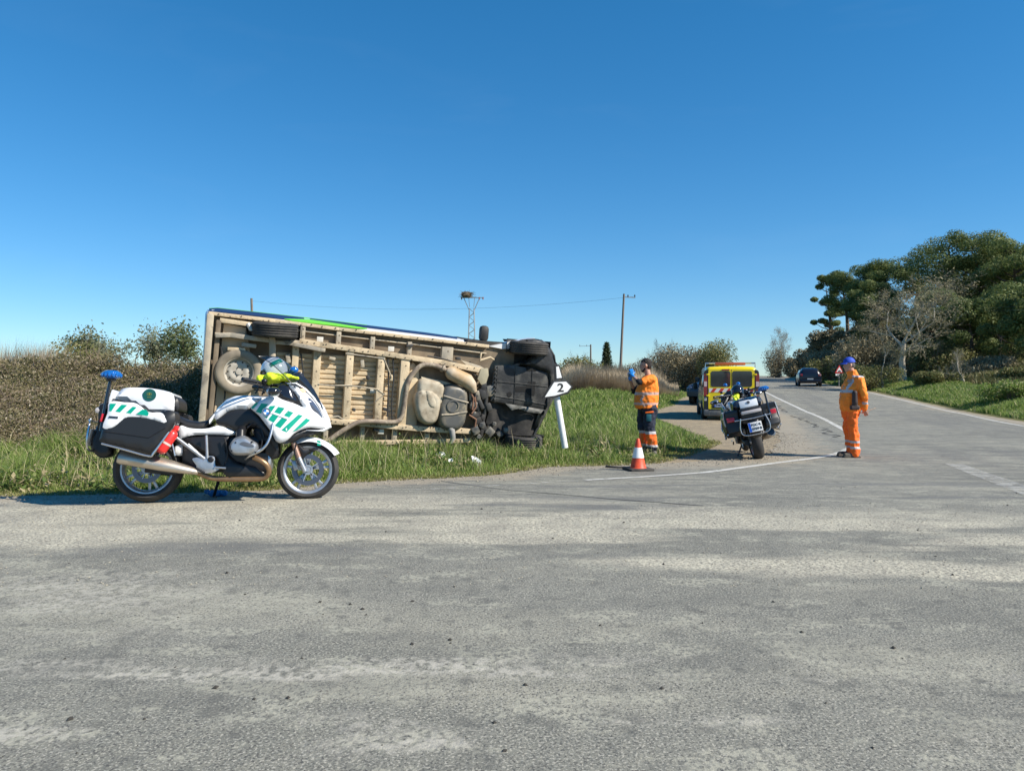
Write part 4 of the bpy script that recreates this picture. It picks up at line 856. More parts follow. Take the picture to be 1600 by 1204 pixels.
rail('chassis_rail', [(505, 658), (560, 661), (622, 667), (672, 671), (735, 674)], .085, -.02, .2, DUST)
rail('sill', [(489, 690), (560, 692), (665, 690), (735, 688)], .07, .05, .22, DUST)
rail('inner_rail', [(336, 664), (420, 662), (505, 658)], .07, .0, .2, DUS2); rail('sill', [(312, 694), (400, 693), (489, 690)], .07, .05, .22, DUST)
def cross(name, x, z0, z1, wd, y0=.0, y1=.2, m=DUST, holes=5):
    mbx = MB().box((x, (y0+y1)/2, (z0+z1)/2), (wd, y1-y0, z1-z0), ch=.008); o = obj(name, mbx, m, van)
    if holes:
        h = MB()
        for i in range(holes): h.lathe([(0, -.002), (.013, -.002), (.013, .004)], (x+random.uniform(-.01, .01), y0-.001, z0+(z1-z0)*(i+.5)/holes), 'y', 8)
        obj('bolt_hole', flipfix(h), SHAD, o, kind='stuff')
    return o
xs_ = []
for px, pt, pb, wd in [(459, 532, 664, .10), (493, 546, 658, .115), (544, 549, 660, .115), (593, 554, 664, .115), (630, 560, 668, .15)]:
    a = vp(px, pt, .02); b_ = vp(px, pb, .02); cross('cross_member', (a[0]+b_[0])/2, b_[1], a[1], wd); xs_.append((a[0]+b_[0])/2)
for px, py0, py1 in [(474, 508, 531), (530, 518, 541), (583, 526, 549), (641, 534, 560), (700, 542, 568)]:
    a = vp(px, py0, .06); b_ = vp(px, py1, .06); cross('sill_bracket', a[0], b_[1], a[1], .075 if px < 690 else .2, .06, .2, DUS2, 2)
for px, py0, py1 in [(510, 662, 688), (567, 664, 690), (618, 668, 690), (668, 672, 690)]:
    a = vp(px, py0, .06); b_ = vp(px, py1, .06); cross('sill_bracket', a[0], b_[1], a[1], .075, .06, .2, DUS2, 2)
# corrugated floor bays with real steps
zt, zb = vp(560, 556, .17)[1], vp(560, 655, .17)[1]
bays = [(vp(430, 600)[0], xs_[0]-.05), (xs_[0]+.05, xs_[1]-.06), (xs_[1]+.06, xs_[2]-.06), (xs_[2]+.06, xs_[3]-.06), (xs_[3]+.06, xs_[4]-.075)]
for (x0, x1) in bays:
    n_ = 13; prof = []
    for i in range(n_):
        z0 = zb+(zt-zb)*i/n_; dz = (zt-zb)/n_; prof += [(.150, z0+.004), (.136, z0+.018), (.136, z0+dz-.020), (.162, z0+dz-.008)]
    vs = [(x, y, z) for x in (x0, x1) for y, z in prof]; m_ = len(prof); mbx = MB().add(vs, [(i, i+1, m_+i+1, m_+i) for i in range(m_-1)]); 
    vs2 = [(x, .2, z) for x in (x0, x1) for z in (zb, zt)]
    obj('floor_panel', flipfix(mbx), DUST, van, ang=20)
# rear corner: bumper strip, light sheet below spare, springs, axle
a = vp(328, 493, -.0); b_ = vp(311, 694, 0)
mbx = MB(); p0, p1 = v3(329, 490, -.02), v3(312, 694, -.02); mbx.bar(p0, p1, .16, .10, up=(1, 0, 0), ch=.02); o = obj('rear_bumper', mbx, DUS2, van)
o2 = obj('bumper_step', MB().bar(v3(342, 500, .02), v3(325, 692, .02), .10, .07, up=(1, 0, 0), ch=.01), SHAD, van)
pz = [vp(*q, .08) for q in [(350, 505), (385, 512), (392, 560), (410, 640), (405, 668), (332, 668)]]; mbx = MB(); prism(mbx, pz, .10, .2); obj('spare_well_panel', mbx, mat('bare_dust_panel', (.58, .46, .31), (.5, .4, .27), rough=.85, scale=2), van)
rail('leaf_spring', [(337, 524), (360, 523), (392, 528), (430, 533)], .07, -.10, .0, DUS2); rail('leaf_spring', [(432, 535), (452, 536), (500, 546), (508, 547)], .06, -.1, -.02, DUS2)
rail('spring_shackle', [(378, 538), (400, 541)], .06, -.08, .08, DUS2); rail('tail_beam', [(344, 500), (400, 508)], .07, .0, .15, DUST)
rail('tow_bracket', [(356, 545), (383, 546)], .05, -.05, .1, DUST)
axp = v3(426, 516, -.10); axq = v3(424, 680, -.10); obj('rear_axle', MB().tube([axp, axq], .05, 14), DUS2, van)
obj('shock_absorber', MB().tube([v3(430, 528, -.12), v3(452, 531, -.02), v3(470, 536, .02)], .035, 10), BLK2, van)
obj('brake_shield', MB().tube([v3(387, 505, -.05), v3(392, 514, -.06), v3(402, 517, -.06), v3(416, 517, -.06)], [.03, .035, .03, .01], 8), mat('light_shield', (.62, .6, .55), rough=.6), van)
for pts in ([(497, 600), (520, 602), (548, 602), (590, 608)], [(590, 608), (600, 616), (586, 628)], [(500, 655), (528, 650), (545, 660)], [(540, 552), (600, 560), (612, 590)]):
    obj('brake_line', MB().tube([v3(*q, .0) for q in pts], .012, 6), DUS2, van)
for px, py in [(611, 545), (595, 674), (583, 610), (500, 530)]:
    c = v3(px, py, .05); obj('clip_plate', MB().box((c.x, .05, c.z), (.10, .02, .08), ch=.004), mat('pale_plate', (.6, .57, .5), rough=.7), van)
# wheels
def wheel(parent, c, R, wdt, rim=True, dusty=False, axis='z', flip=1, tread=26):
    """tyre on local z axis (across the chassis)"""
    t = MB(); hw = wdt/2; pr = [(R*.62, -hw*.8), (R*.68, -hw*.98), (R*.82, -hw*1.03), (R*.93, -hw*.97), (R*.985, -hw*.8)]
    g = [(R*.985, -hw*.8)]
    for q in (-.5, -.17, .17, .5): g += [(R, hw*(q-.13)), (R*.965, hw*(q-.06)), (R*.965, hw*(q+.06)), (R, hw*(q+.13))]
    pr = pr[:-1]+g+[(r, -h) for r, h in pr[::-1]]
    t.lathe(pr, c, axis, 44)
    if axis != 'y': pass
    tyre = obj('tyre', flipfix(t), RUBD if dusty else RUB, parent, ang=50); m = RIMD
    r_ = MB(); r_.lathe([(R*.63, hw*.85), (R*.60, hw*.8), (R*.57, hw*.3), (R*.53, hw*.15), (R*.42, hw*.45), (R*.30, hw*.5), (R*.22, hw*.35), (R*.13, hw*.35), (R*.12, hw*.5), (0.001, hw*.5)], c, axis, 40)
    r_.lathe([(R*.63, -hw*.85), (R*.58, -hw*.7), (R*.56, hw*.2), (R*.3, hw*.1), (.001, hw*.1)], c, axis, 40)
    if flip < 0: r_.v = [tuple((2*c[k]-v[k]) if k == {'x': 0, 'y': 1, 'z': 2}[axis] else v[k] for k in range(3)) for v in r_.v]
    ro_ = obj('rim', flipfix(r_), m, parent); h = MB()
    for i in range(10):
        a = 6.283*i/10; d = flip*hw*.47; off = [0, 0, 0]; ax = {'x': 0, 'y': 1, 'z': 2}[axis]; o1, o2_ = [k for k in range(3) if k != ax]
        off[o1] = R*.45*math.cos(a); off[o2_] = R*.45*math.sin(a); off[ax] = flip*hw*.42; h.ball([c[k]+off[k] for k in range(3)], R*.038, 8, 6)
        if i % 2: off[o1] *= .42; off[o2_] *= .42; off[ax] = flip*hw*.42; h.ball([c[k]+off[k] for k in range(3)], R*.03, 6, 4)
    obj('rim_holes', h, mat('hole_dark', (.035, .03, .025), rough=.9), ro_); return tyre
RX = vp(430, 505, -.0)[0]; FX = RX+4.33-.02
for x, zc in ((RX, VW-.19), (RX, .17), (FX-.02, VW-.19), (FX, .17)):
    top = zc > 1
    we = empty('van_wheel', Matrix.Identity(4)); we.parent = van; del_ = [x, -.06 if x < 3 else .0, zc]
    wheel(we, del_, .345, .225, flip=1 if top else -1)
    we.name = 'road_wheel'
we = empty('spare_wheel', Matrix.Identity(4)); we.parent = van; sp_ = v3(373, 581, -.03); wheel(we, [sp_.x, .03, sp_.z], .345, .21, dusty=True, axis='y', flip=-1)
we.name = 'spare_wheel'
for x in (RX, FX):
    for zz in (VW-.17, .17):
        arch = MB(); arch.lathe([(.40, -.12), (.42, -.12), (.42, .12), (.40, .12)], (x, .0, zz), 'z', 24, a0=.12, a1=math.pi-.12); arch.lathe([(.0, .11 if zz < 1 else -.11), (.41, .11 if zz < 1 else -.11)], (x, .0, zz), 'z', 24, a0=0.0, a1=math.pi)
        obj('wheel_arch_liner', arch, BLK2, van)
# exhaust
def path3(pts, y): return [v3(px, py, yy if yy is not None else y) for px, py, yy in pts]
ex = catmull([tuple(p) for p in path3([(697, 578, -.05), (680, 571, -.04), (661, 570, -.03), (648, 580, -.03), (637, 600, -.03), (632, 630, -.03), (627, 652, -.03), (618, 659, -.04), (600, 659, -.05), (572, 658, -.08), (556, 661, -.09), (535, 673, -.09), (513, 688, -.08)], 0)], 6, closed=False)
obj('exhaust_pipe', MB().tube(ex, .040, 14), PIPE, van)
mf = [v3(697, 579, -.06), v3(700, 580, -.06), v3(704, 582, -.06), v3(730, 595, -.05), v3(736, 602, -.04), v3(741, 612, -.02)]; obj('muffler', MB().tube(mf, [.05, .09, .115, .125, .10, .05], 20), mat('heat_stained_muffler', (.55, .47, .36), (.42, .28, .14), rough=.6, scale=4), van)
obj('exhaust_flange', MB().tube([v3(690, 574, -.05), v3(693, 576, -.05)], .065, 12), PIPE, van); obj('down_pipe', MB().tube([v3(741, 610, 0), v3(746, 630, .02), v3(748, 650, .05)], .045, 10), BLK2, van)
# tanks: pillowy moulded shapes
def pillow(name, pts, y0, depth, m, k=5, holes=None):
    P = catmull([vp(px, py, y0) for px, py in pts], k); f = panel(P, lambda x, z: y0, .25, bev=depth, step=.03); return obj(name, f, m, van, ang=60)
pillow('plastic_tank', [(657, 596), (668, 592), (690, 598), (696, 607), (694, 625), (686, 640), (668, 640), (655, 632), (653, 610)], -.10, .07, DTNK)
pillow('plastic_tank', [(655, 612), (668, 608), (680, 612), (690, 625), (688, 645), (682, 660), (668, 664), (656, 655), (650, 630)], -.14, .07, DTNK)
pillow('tank_dimple', [(666, 612), (676, 613), (682, 628), (682, 638), (670, 634)], -.155, .02, DTNK)
pillow('fuel_tank', [(697, 605), (712, 601), (728, 608), (733, 620), (731, 650), (724, 668), (708, 674), (690, 668), (686, 650), (690, 625)], -.12, .09, DKTN)
for pts in ([(693, 618), (712, 624), (732, 629)], [(690, 648), (708, 647), (730, 643)]): obj('tank_strap', MB().tube([v3(*q, -.125) for q in pts], .014, 6), DUS2, van)
c = v3(708, 634, -.12); obj('tank_port', flipfix(MB().lathe([(.11, -.0), (.11, -.02), (.085, -.02), (.085, -.005), (0, -.005)], (c.x, -.12, c.z), 'y', 28)), DKTN, van)
obj('heat_shield', panel([vp(*q, .06) for q in [(658, 588), (700, 597), (735, 612), (742, 622), (735, 640), (733, 612), (700, 602), (660, 593)]], lambda x, z: .05, .03, step=.05), mat('dust_shield', (.55, .48, .36), rough=.8), van)
pillow('floor_side_panel', [(636, 572), (655, 576), (652, 662), (640, 668), (628, 664), (632, 620)], .09, .02, DUST, k=2)
random.seed(21)
hb0 = MB()
for (pa, pb) in (((345, 524), (455, 533)), ((470, 533), (750, 578)), ((510, 658), (730, 673)), ((345, 492), (760, 541)), ((495, 690), (730, 689))):
    for i in range(26):
        t = (i+random.uniform(-.3, .3))/26; c = v3(pa[0]+(pb[0]-pa[0])*t, pa[1]+(pb[1]-pa[1])*t+random.uniform(-2, 2), -.022 if pa[1] in (533, 658) else .045); hb0.lathe([(0, -.006), (.011, -.006), (.011, .01)], c, 'y', 6)
obj('rivets', flipfix(hb0), mat('dark_rivet', (.10, .08, .06), rough=.8), van, kind='stuff')
for px, py, a, b_, m in [(519, 560, .10, .05, DUS2), (566, 568, .06, .12, DUS2), (604, 640, .12, .05, BLK2), (480, 640, .05, .12, DUS2), (575, 590, .05, .07, BLK2), (612, 590, .06, .10, DUST), (640, 540, .12, .04, BLK2), (553, 640, .05, .05, BLK2), (450, 560, .07, .14, DUS2), (403, 640, .12, .06, DUS2), (350, 650, .08, .05, BLK2), (716, 560, .08, .05, BLK2), (588, 672, .10, .05, BLK2), (545, 668, .06, .05, DUS2)]:
    c = v3(px, py, .04); obj('bracket', MB().box((c.x, .06, c.z), (a, .09, b_), Matrix.Rotation(random.uniform(-.3, .3), 3, 'Y'), ch=.01), m, van)
for pts in ([(606, 560), (607, 600), (605, 650)], [(614, 560), (615, 590), (612, 630), (613, 660)], [(470, 552), (474, 590), (470, 640)], [(668, 556), (690, 560), (720, 570), (745, 588)], [(640, 668), (670, 676), (700, 672), (725, 678)], [(345, 540), (352, 600), (347, 655)]):
    obj('cable_run', MB().tube(catmull([tuple(v3(*q, .02)) for q in pts], 4, closed=False), .013, 6), BLK2, van)
# front subframe clutter, steering arms
obj('subframe_arm', panel([vp(*q, -.05) for q in [(752, 576), (763, 575), (764, 586), (758, 605), (752, 600), (747, 592)]], lambda x, z: -.05, .06, step=.04), mat('dusty_bracket', (.36, .32, .22), rough=.8), van)
obj('subframe_arm', panel([vp(*q, .02) for q in [(720, 562), (752, 572), (764, 580), (758, 588), (735, 575)]], lambda x, z: .02, .06, step=.04), DUS2, van)
obj('subframe', MB().tube([v3(755, 600, .0), v3(760, 615, .0), v3(758, 640, .02), v3(752, 670, .04)], [.03, .04, .035, .03], 10), BLK2, van)
obj('jack_bracket', MB().tube([v3(752, 550, .02), v3(750, 563, .02), v3(766, 558, .02), v3(772, 562, .02)], [.02, .03, .02, .015], 8), DUST, van)
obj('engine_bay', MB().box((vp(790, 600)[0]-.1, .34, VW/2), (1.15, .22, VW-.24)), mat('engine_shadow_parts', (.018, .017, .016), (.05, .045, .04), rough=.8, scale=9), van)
random.seed(9)
for i in range(16):
    px, py = random.uniform(738, 765), random.uniform(600, 684); c = v3(px, py, .02)
    obj('engine_part', MB().box(c, (random.uniform(.06, .16), .12, random.uniform(.06, .2)), Matrix.Rotation(random.uniform(-.5, .5), 3, 'Y'), ch=.02), [BLK2, MATS['engine_shadow_parts'], DKTN, BLK2][i % 4], van)
for pts in ([(735, 612), (740, 622), (738, 640)], [(742, 620), (744, 635), (737, 646)], [(733, 648), (744, 655), (742, 668)], [(700, 662), (702, 672), (708, 684)]):
    obj('torn_hose', MB().tube([v3(*q, -.04) for q in pts], .014, 6), mat('rust_hose', (.25, .13, .08), rough=.8), van)
mbx = MB()
for px, py, r_ in [(742, 672, .09), (752, 664, .07), (764, 674, .10), (748, 682, .06), (772, 662, .05), (780, 678, .07), (790, 672, .06)]: mbx.box(v3(px, py, -.0), (r_*1.5, r_*1.4, r_*1.5), Matrix.Rotation(px*.7, 3, 'Y'), ch=.02); mbx.tube([v3(px, py, -.08), v3(px, py, .05)], r_*.5, 10)
obj('gearbox_casting', mbx, mat('oily_alloy', (.05, .05, .048), (.22, .2, .16), rough=.5, scale=7), van)
obj('fallen_hose', MB().tube([v3(700, 664, -.05), v3(706, 672, -.07), v3(708, 684, -.08), v3(704, 692, -.08)], [.05, .055, .045, .03], 10), mat('grey_filter', (.3, .29, .27), rough=.7), van)
# undertray and front bumper
P = [vp(*q, -.03) for q in [(774, 571), (800, 570), (840, 578), (856, 582), (857, 610), (850, 640), (835, 637), (790, 630), (767, 626), (769, 600)]]
obj('undertray', panel(P, lambda x, z: -.04, .05, bev=.012, step=.04), BLKP, van)
for pts in ([(778, 572), (776, 600), (773, 628)], [(772, 618), (810, 624), (852, 632)], [(776, 596), (820, 600), (856, 604)], [(806, 571), (803, 630)], [(832, 576), (829, 634)]):
    obj('tray_rib', MB().tube([v3(*q, -.045) for q in pts], .008, 6), BLKP, van)
def cut(pts): obj('tray_opening', panel([vp(*q, -.044) for q in pts], lambda x, z: -.046, .01, bev=.002, step=.03), mat('deep_opening', (.008, .008, .008), rough=.9), van)
cut([(823, 573), (838, 574), (838, 580), (823, 580)]); cut([(806, 604), (822, 603), (826, 596), (837, 596), (835, 618), (826, 617), (822, 612), (805, 612)])
c = v3(796, 616, -.045); obj('drain_hole', flipfix(MB().lathe([(0, -.003), (.045, -.003), (.045, .01)], (c.x, -.044, c.z), 'y', 18)), MATS['deep_opening'], van)
mbx = MB()
for i in range(8): c = v3(775-i*.35, 577+i*6.6, -.06); mbx.box(c, (.03, .05, .03), ch=.006)
obj('tray_clips', mbx, BLKP, van, kind='stuff')
# bumper: wraps round the nose. section along z at several heights
yb = lambda t: t
front = [vp(*q, .0) for q in [(800, 533), (836, 529), (850, 534), (862, 550), (868, 572), (869, 590), (862, 612), (852, 640), (846, 650)]]
inner = [vp(*q, .0) for q in [(838, 578), (845, 583), (856, 604), (850, 640)]]
bp = [vp(*q, .0) for q in [(812, 532), (836, 529), (850, 534), (862, 550), (868, 572), (869, 590), (863, 612), (852, 642), (846, 652), (849, 632), (855, 606), (854, 584), (838, 578), (822, 571), (800, 571), (826, 561), (834, 548), (832, 538)]]
def bump_y(x, z): return -.10+.10*max(0, (x-5.7))/.5*1.6
obj('front_bumper', panel(catmull(bp, 3), bump_y, .16, bev=.10, step=.03), BLKP, van)
nose = MB(); zz = [vp(850, 534)[1], vp(862, 550)[1], vp(868, 572)[1], vp(869, 590)[1], vp(862, 612)[1], vp(853, 640)[1], vp(843, 668)[1]]; xx = [vp(850, 534)[0], vp(862, 550)[0], vp(868, 572)[0], vp(869, 590)[0], vp(862, 612)[0], vp(853, 640)[0], vp(843, 668)[0]]
vs = []
for x, z in zip(xx, zz):
    for (dx, y) in [(-.10, .02), (-.01, .05), (.02, .16), (.02, .34), (-.04, .5), (-.12, .62), (-.14, .95), (-.35, 1.12)]: vs.append((x+dx, y, z))
nose.add(vs, [(i*8+j, i*8+j+1, (i+1)*8+j+1, (i+1)*8+j) for i in range(len(xx)-1) for j in range(7)]); o = obj('grille_front', flipfix(nose), BLKP, van)
sm = o.modifiers.new('s', 'SOLIDIFY'); sm.thickness = .02
obj('torn_wing', panel([vp(*q, .1) for q in [(765, 541), (800, 534), (836, 528), (838, 533), (812, 540), (800, 545), (785, 545)]], lambda x, z: .1, .3, step=.05), WHT, van)
obj('wing_edge', MB().tube([v3(845, 531, .1), v3(856, 540, .12), v3(865, 556, .14), v3(868, 568, .15)], [.012, .03, .03, .012], 8), BLKP, van)
obj('lower_bumper_flap', panel([vp(*q, .05) for q in [(768, 630), (800, 634), (846, 642), (852, 645), (842, 668), (828, 690), (815, 694), (795, 690), (772, 684), (760, 660)]], lambda x, z: .10+.05*math.sin(9*x), .12, step=.05), MATS['engine_shadow_parts'], van)
obj('tray_edge_shard', panel([vp(*q, -.05) for q in [(790, 630), (850, 640), (845, 646), (826, 644), (810, 638), (800, 641)]], lambda x, z: -.06, .03, step=.03), mat('grey_torn_plastic', (.2, .195, .18), (.1, .1, .09), rough=.7, scale=8), van)
obj('bumper_strut', MB().tube([v3(846, 655, .1), v3(838, 672, .08), v3(831, 688, .05)], [.02, .025, .02], 8), BLKP, van)
# mirror standing up from the cab door and a thin aerial
mr = empty('door_mirror', Matrix.Identity(4)); mr.parent = van
c = v3(758, 521, .55); zt_ = VW+.03
obj('mirror_housing', MB().box((c.x, .62, c.z), (.17, .16, .28), ch=.06), BLK2, mr); obj('mirror_arm', MB().tube([(c.x, .62, c.z-.12), (c.x+.02, .6, VW-.03)], .045, 10), BLK2, mr)
c = v3(771, 513, .9); obj('aerial', MB().tube([(c.x, 1.3, c.z), (c.x-.02, 1.3, VW-.1)], .009, 6), BLK2, van)
# ------------------------------------------------------------------ direction sign, warning sign, cone, litter
SW = mat('sign_white', (.78, .78, .76), rough=.4); SB = mat('sign_black', (.02, .02, .02), rough=.5); SR = mat('sign_red', (.62, .03, .025), rough=.45)
PW = mat('painted_post', (.80, .80, .78), (.7, .7, .68), rough=.5, scale=5)
Ys = 13.0
base = W(881, 686, Ys); sM = frame(base, (1, 0, 0), (0, 1, 0), (0, 0, 1)); sg = empty('direction_sign', sM, 'white arrow shaped direction sign with a black 2 on a leaning white post', 'sign')
tp = W(868, 612, Ys)-base; obj('post', MB().tube([(0.02, 0, -.15), tuple(tp+Vector((-.02, .03, .15)))], .055, 14), PW, sg)
SP = frame(base, Vector((.96, .28, 0)).normalized(), Vector((-.28, .96, 0)).normalized(), (0, 0, 1)); 
def sp(px, py, y=-.08): return ploc(SP, px, py, y)
arrow = [sp(*q) for q in [(851, 622), (868, 596), (884, 595), (894, 604), (887, 614), (870, 619)]]
blk = panel([sp(*q) for q in [(848, 622), (864, 594.5), (886, 593.5), (895.5, 604), (888.5, 614.5), (868, 621)]], lambda x, z: -.075, .03, bev=.004, step=.04)
R4 = SP.to_3x3().to_4x4(); 
def tr(mb): mb.v = [tuple(R4 @ Vector(v)) for v in mb.v]; return mb
obj('sign_border', tr(blk), SB, sg); obj('sign_face', tr(panel([sp(851.5, 620), sp(866, 597), sp(884.5, 596), sp(892.5, 604), sp(886.5, 612), sp(867, 618)], lambda x, z: -.079, .01, bev=.002, step=.04)), SW, sg)
c = sp(876, 606); obj('numeral', tr(text_mb('2', .20, Matrix.Translation((c[0], -.082, c[1])) @ Matrix.Rotation(math.radians(90), 4, 'X') @ Matrix.Scale(1.2, 4, (1, 0, 0)), .002)), SB, sg)
s2 = empty('bent_sign_panel', sM, 'small bent white sign panel with black border just above the number 2 sign', 'sign')
obj('panel_border', tr(panel([sp(*q, .12) for q in [(866, 570), (874, 569), (880, 592), (867, 594)]], lambda x, z: .12, .02, bev=.003, step=.03)), SB, s2)
obj('panel_face', tr(panel([sp(*q, .115) for q in [(869, 573), (873, 572), (878, 590), (870, 591)]], lambda x, z: .114, .01, bev=.001, step=.03)), SW, s2)
obj('panel_stay', MB().tube([tuple(tp+Vector((0, .1, .1))), tuple(W(872, 590, Ys)-base+Vector((0, .16, 0)))], .02, 8), PW, s2)
# warning triangle
b = at_g(1311, 60); z = b[2]; ws = empty('warning_sign', upright(b[0], b[1], z, (1, .05)), 'red and white triangular warning sign beside the road behind the man in the blue cap', 'sign')
h = EYE+(HZ-573)/F*60-z; hb = EYE+(HZ-583)/F*60-z
obj('post', MB().tube([(0, 0, -.3), (0, 0, h-.1)], .035, 8), GS, ws)
def tri(s, y, zc): return [(-s, zc-s*.58), (s, zc-s*.58), (0, zc+s*1.16)]
zc = (h+hb)/2-.02; s_ = .36
obj('triangle', flipfix(prism(MB(), tri(s_, 0, zc), -.05, -.03)), SR, ws); obj('triangle_face', flipfix(prism(MB(), tri(s_*.66, 0, zc), -.056, -.049)), SW, ws)
hp = MB(); prism(hp, [(-.14, zc-.12), (.14, zc-.12), (.14, zc-.09), (.07, zc-.02), (0, zc-.0), (-.07, zc-.02), (-.14, zc-.09)], -.060, -.055); obj('hump_symbol', flipfix(hp), SB, ws)
obj('plate', flipfix(prism(MB(), [(-.3, zc-.42), (.3, zc-.42), (.3, zc-.27), (-.3, zc-.27)], -.05, -.03)), SW, ws)
obj('plate_mark', MB().box((0, -.053, zc-.345), (.34, .004, .05)), SB, ws)
# cone
cp = p2g(997, 736); cz = gz(*cp)+.014; co = empty('traffic_cone', Vector((cp[0], cp[1], cz)), 'orange and white traffic cone on a black base at the asphalt edge', 'cone')
OR = mat('cone_orange', (.80, .095, .03), (.62, .07, .03), rough=.5, scale=12, spec=.4); h_ = .46
obj('base', MB().box((0, 0, .02), (.36, .36, .04), Matrix.Rotation(.25, 3, 'Z'), ch=.012), RUB, co)
R_ = lambda z: .115-.092*(z-.04)/.42
obj('cone_body', flipfix(MB().lathe([(.125, .04), (R_(.05), .055), (R_(.19), .19), (R_(.34), .34), (R_(.455), .455), (.018, .465), (.0, .465)], axis='z', n=32)), OR, co)
obj('reflective_band', flipfix(MB().lathe([(R_(.185)+.001, .185), (R_(.185)+.004, .187), (R_(.335)+.004, .333), (R_(.335)+.001, .335)], axis='z', n=32)), SW, co)
# debris
dp = p2g(962, 731); o = empty('rubber_debris', Vector((dp[0], dp[1], gz(*dp)+.02)), 'grey plastic scrap with a black rubber strip lying left of the cone', 'debris')
obj('plastic_scrap', panel([(-.10, -.03), (.0, -.05), (.09, -.03), (.10, .04), (-.02, .06)], lambda x, z: 0, .01, step=.02), mat('scrap_grey', (.3, .29, .26), rough=.6), o).rotation_euler = (math.radians(-75), 0, 0)
obj('rubber_strip', MB().tube(catmull([(-.12, .05, .01), (-.14, -.04, .01), (-.04, -.13, .012), (.12, -.19, .012), (.3, -.2, .01)], 6, closed=False), .016, 8), RUB, o)
CLR = mat('clear_plastic', (.45, .48, .47), rough=.3)
for px, py, lb, s in [(689, 706, 'upright shard of clear plastic in the grass below the van tanks', .7), (745, 712, 'flat clear plastic shard in the grass left of the tall tuft', 1.0), (706, 712, 'tiny white plastic chip between the two clear shards', .3)]:
    q = p2g(px, py+22); z = gz(*q)+.12; o = obj('headlight_shard', flipfix(panel([(-.10*s, -.03), (-.02*s, -.07), (.1*s, -.02), (.12*s, .03), (.04, .09*s), (-.05*s, .03)], lambda x, z: .3*x*x*8, .004, step=.03)), CLR if s != .3 else SW); o.location = (q[0], q[1], z); o.rotation_euler = (-.5, .5 if s == .7 else 1.2, .2); tag(o, lb, 'debris')
# crumpled blue glove
q = p2g(343, 775); random.seed(5); g_ = MB(); 
for i in range(5): g_.cap((random.uniform(-.02, .02), random.uniform(-.02, .02), .02), (-.11+.055*i, random.uniform(-.05, .03), .03+.02*random.random()), .03, .016, 8)
g_.ball((.0, 0, .03), (.075, .05, .035)); g_.cap((0, 0, .03), (.09, .0, .035), .035, .03)
o = obj('crumpled_glove', remeshed(g_, .006, 2, .012, 30), mat('blue_nitrile', (.02, .16, .42), rough=.4), ang=180); o.location = (q[0], q[1]-.1, gz(*q)+.015); tag(o, 'crumpled blue nitrile glove on the ground under the large white motorcycle', 'glove')
# ------------------------------------------------------------------ police touring motorcycle (local: x forward, y left, z up; origin under the rear wheel)
def bike_matrix(px, py, Y, head, pitch=0, lean=0):
    o = W(px, py, Y); f = Vector((head[0], head[1], pitch)).normalized(); l = Vector((0, 0, 1)).cross(f).normalized(); u = f.cross(l).normalized()
    R = Matrix.Rotation(-lean, 3, f); return frame(o, f, R @ l, R @ u)
B1 = bike_matrix(230, 784, 7.25, (.978, .208), -.022, math.radians(6))
mc = empty('police_motorcycle', B1, 'large white touring motorcycle with green diagonal stripes parked at the grass edge in the foreground', 'motorcycle')
def c1(cx, cy, y=0.): return ploc(B1, 130+cx/3.902, 540+cy/3.902, y)
def c4(cx, cy, y=0.): return ploc(B1, 330+cx/5.02, 550+cy/5.02, y)
def q1(cx, cy, y=0.): a = c1(cx, cy, y); return Vector((a[0], y, a[1]))
BW = mat('motorcycle_white', (.80, .81, .82), rough=.22, coat=.7); BG = mat('stripe_green', (.0, .33, .22), rough=.35); BB = mat('satin_black', (.013, .013, .015), rough=.38); BGL = mat('gloss_black', (.012, .013, .018), rough=.12, coat=.6)
BGR = mat('grey_plastic', (.016, .017, .019), rough=.42, scale=8); LEA = mat('seat_vinyl', (.016, .016, .017), rough=.42, bump=.15, bscale=150)
ALU = mat('cast_alloy', (.52, .53, .55), (.42, .43, .44), rough=.38, metal=.75, scale=20); CHR = mat('steel_tube', (.62, .62, .62), rough=.25, metal=.9); BRZ = mat('bronzed_pipe', (.38, .24, .13), (.28, .17, .10), rough=.42, metal=.7, scale=9)
MUF = mat('brushed_muffler', (.60, .52, .42), (.48, .40, .31), rough=.34, metal=.8, scale=3, stretch=(1, 8, 8)); FRK = mat('fork_gold', (.42, .26, .19), rough=.35, metal=.6)
BLUL = mat('blue_lens', (.01, .12, .42), rough=.12, coat=.8); REDL = mat('red_lens', (.55, .02, .03), rough=.2, coat=.5); EXT = mat('extinguisher_red', (.72, .03, .025), rough=.3, coat=.5); HIV = mat('hivis_yellow', (.72, .85, .03), rough=.7)
HL = mat('headlight_glass', (.10, .12, .17), rough=.08, metal=.3, coat=.8); SCR = glassmat('windscreen', (.62, .66, .70), gloss=.10); ORG = mat('orange_reflector', (.8, .3, .02), rough=.3); TRB = mat('tyre_black', (.020, .020, .021), (.045, .042, .038), rough=.8, scale=8)
XF = 1.485; RF, RR_ = .302, .318
def mirrored(name, outline, fy, th, m, bev=.015, step=.022, parent=None, both=True, label=None):
    a = obj(name, panel(outline, fy, th, bev, step), m, parent or mc, ang=50)
    if both: obj(name, panel(outline, fy, th, bev, step, mirror=True), m, parent or mc, ang=50)
    return a
def O1(pts, y, k=4): return catmull([c1(a, b, y) for a, b in pts], k)
def O1s(pts, y): return [c1(a, b, y) for a, b in pts]
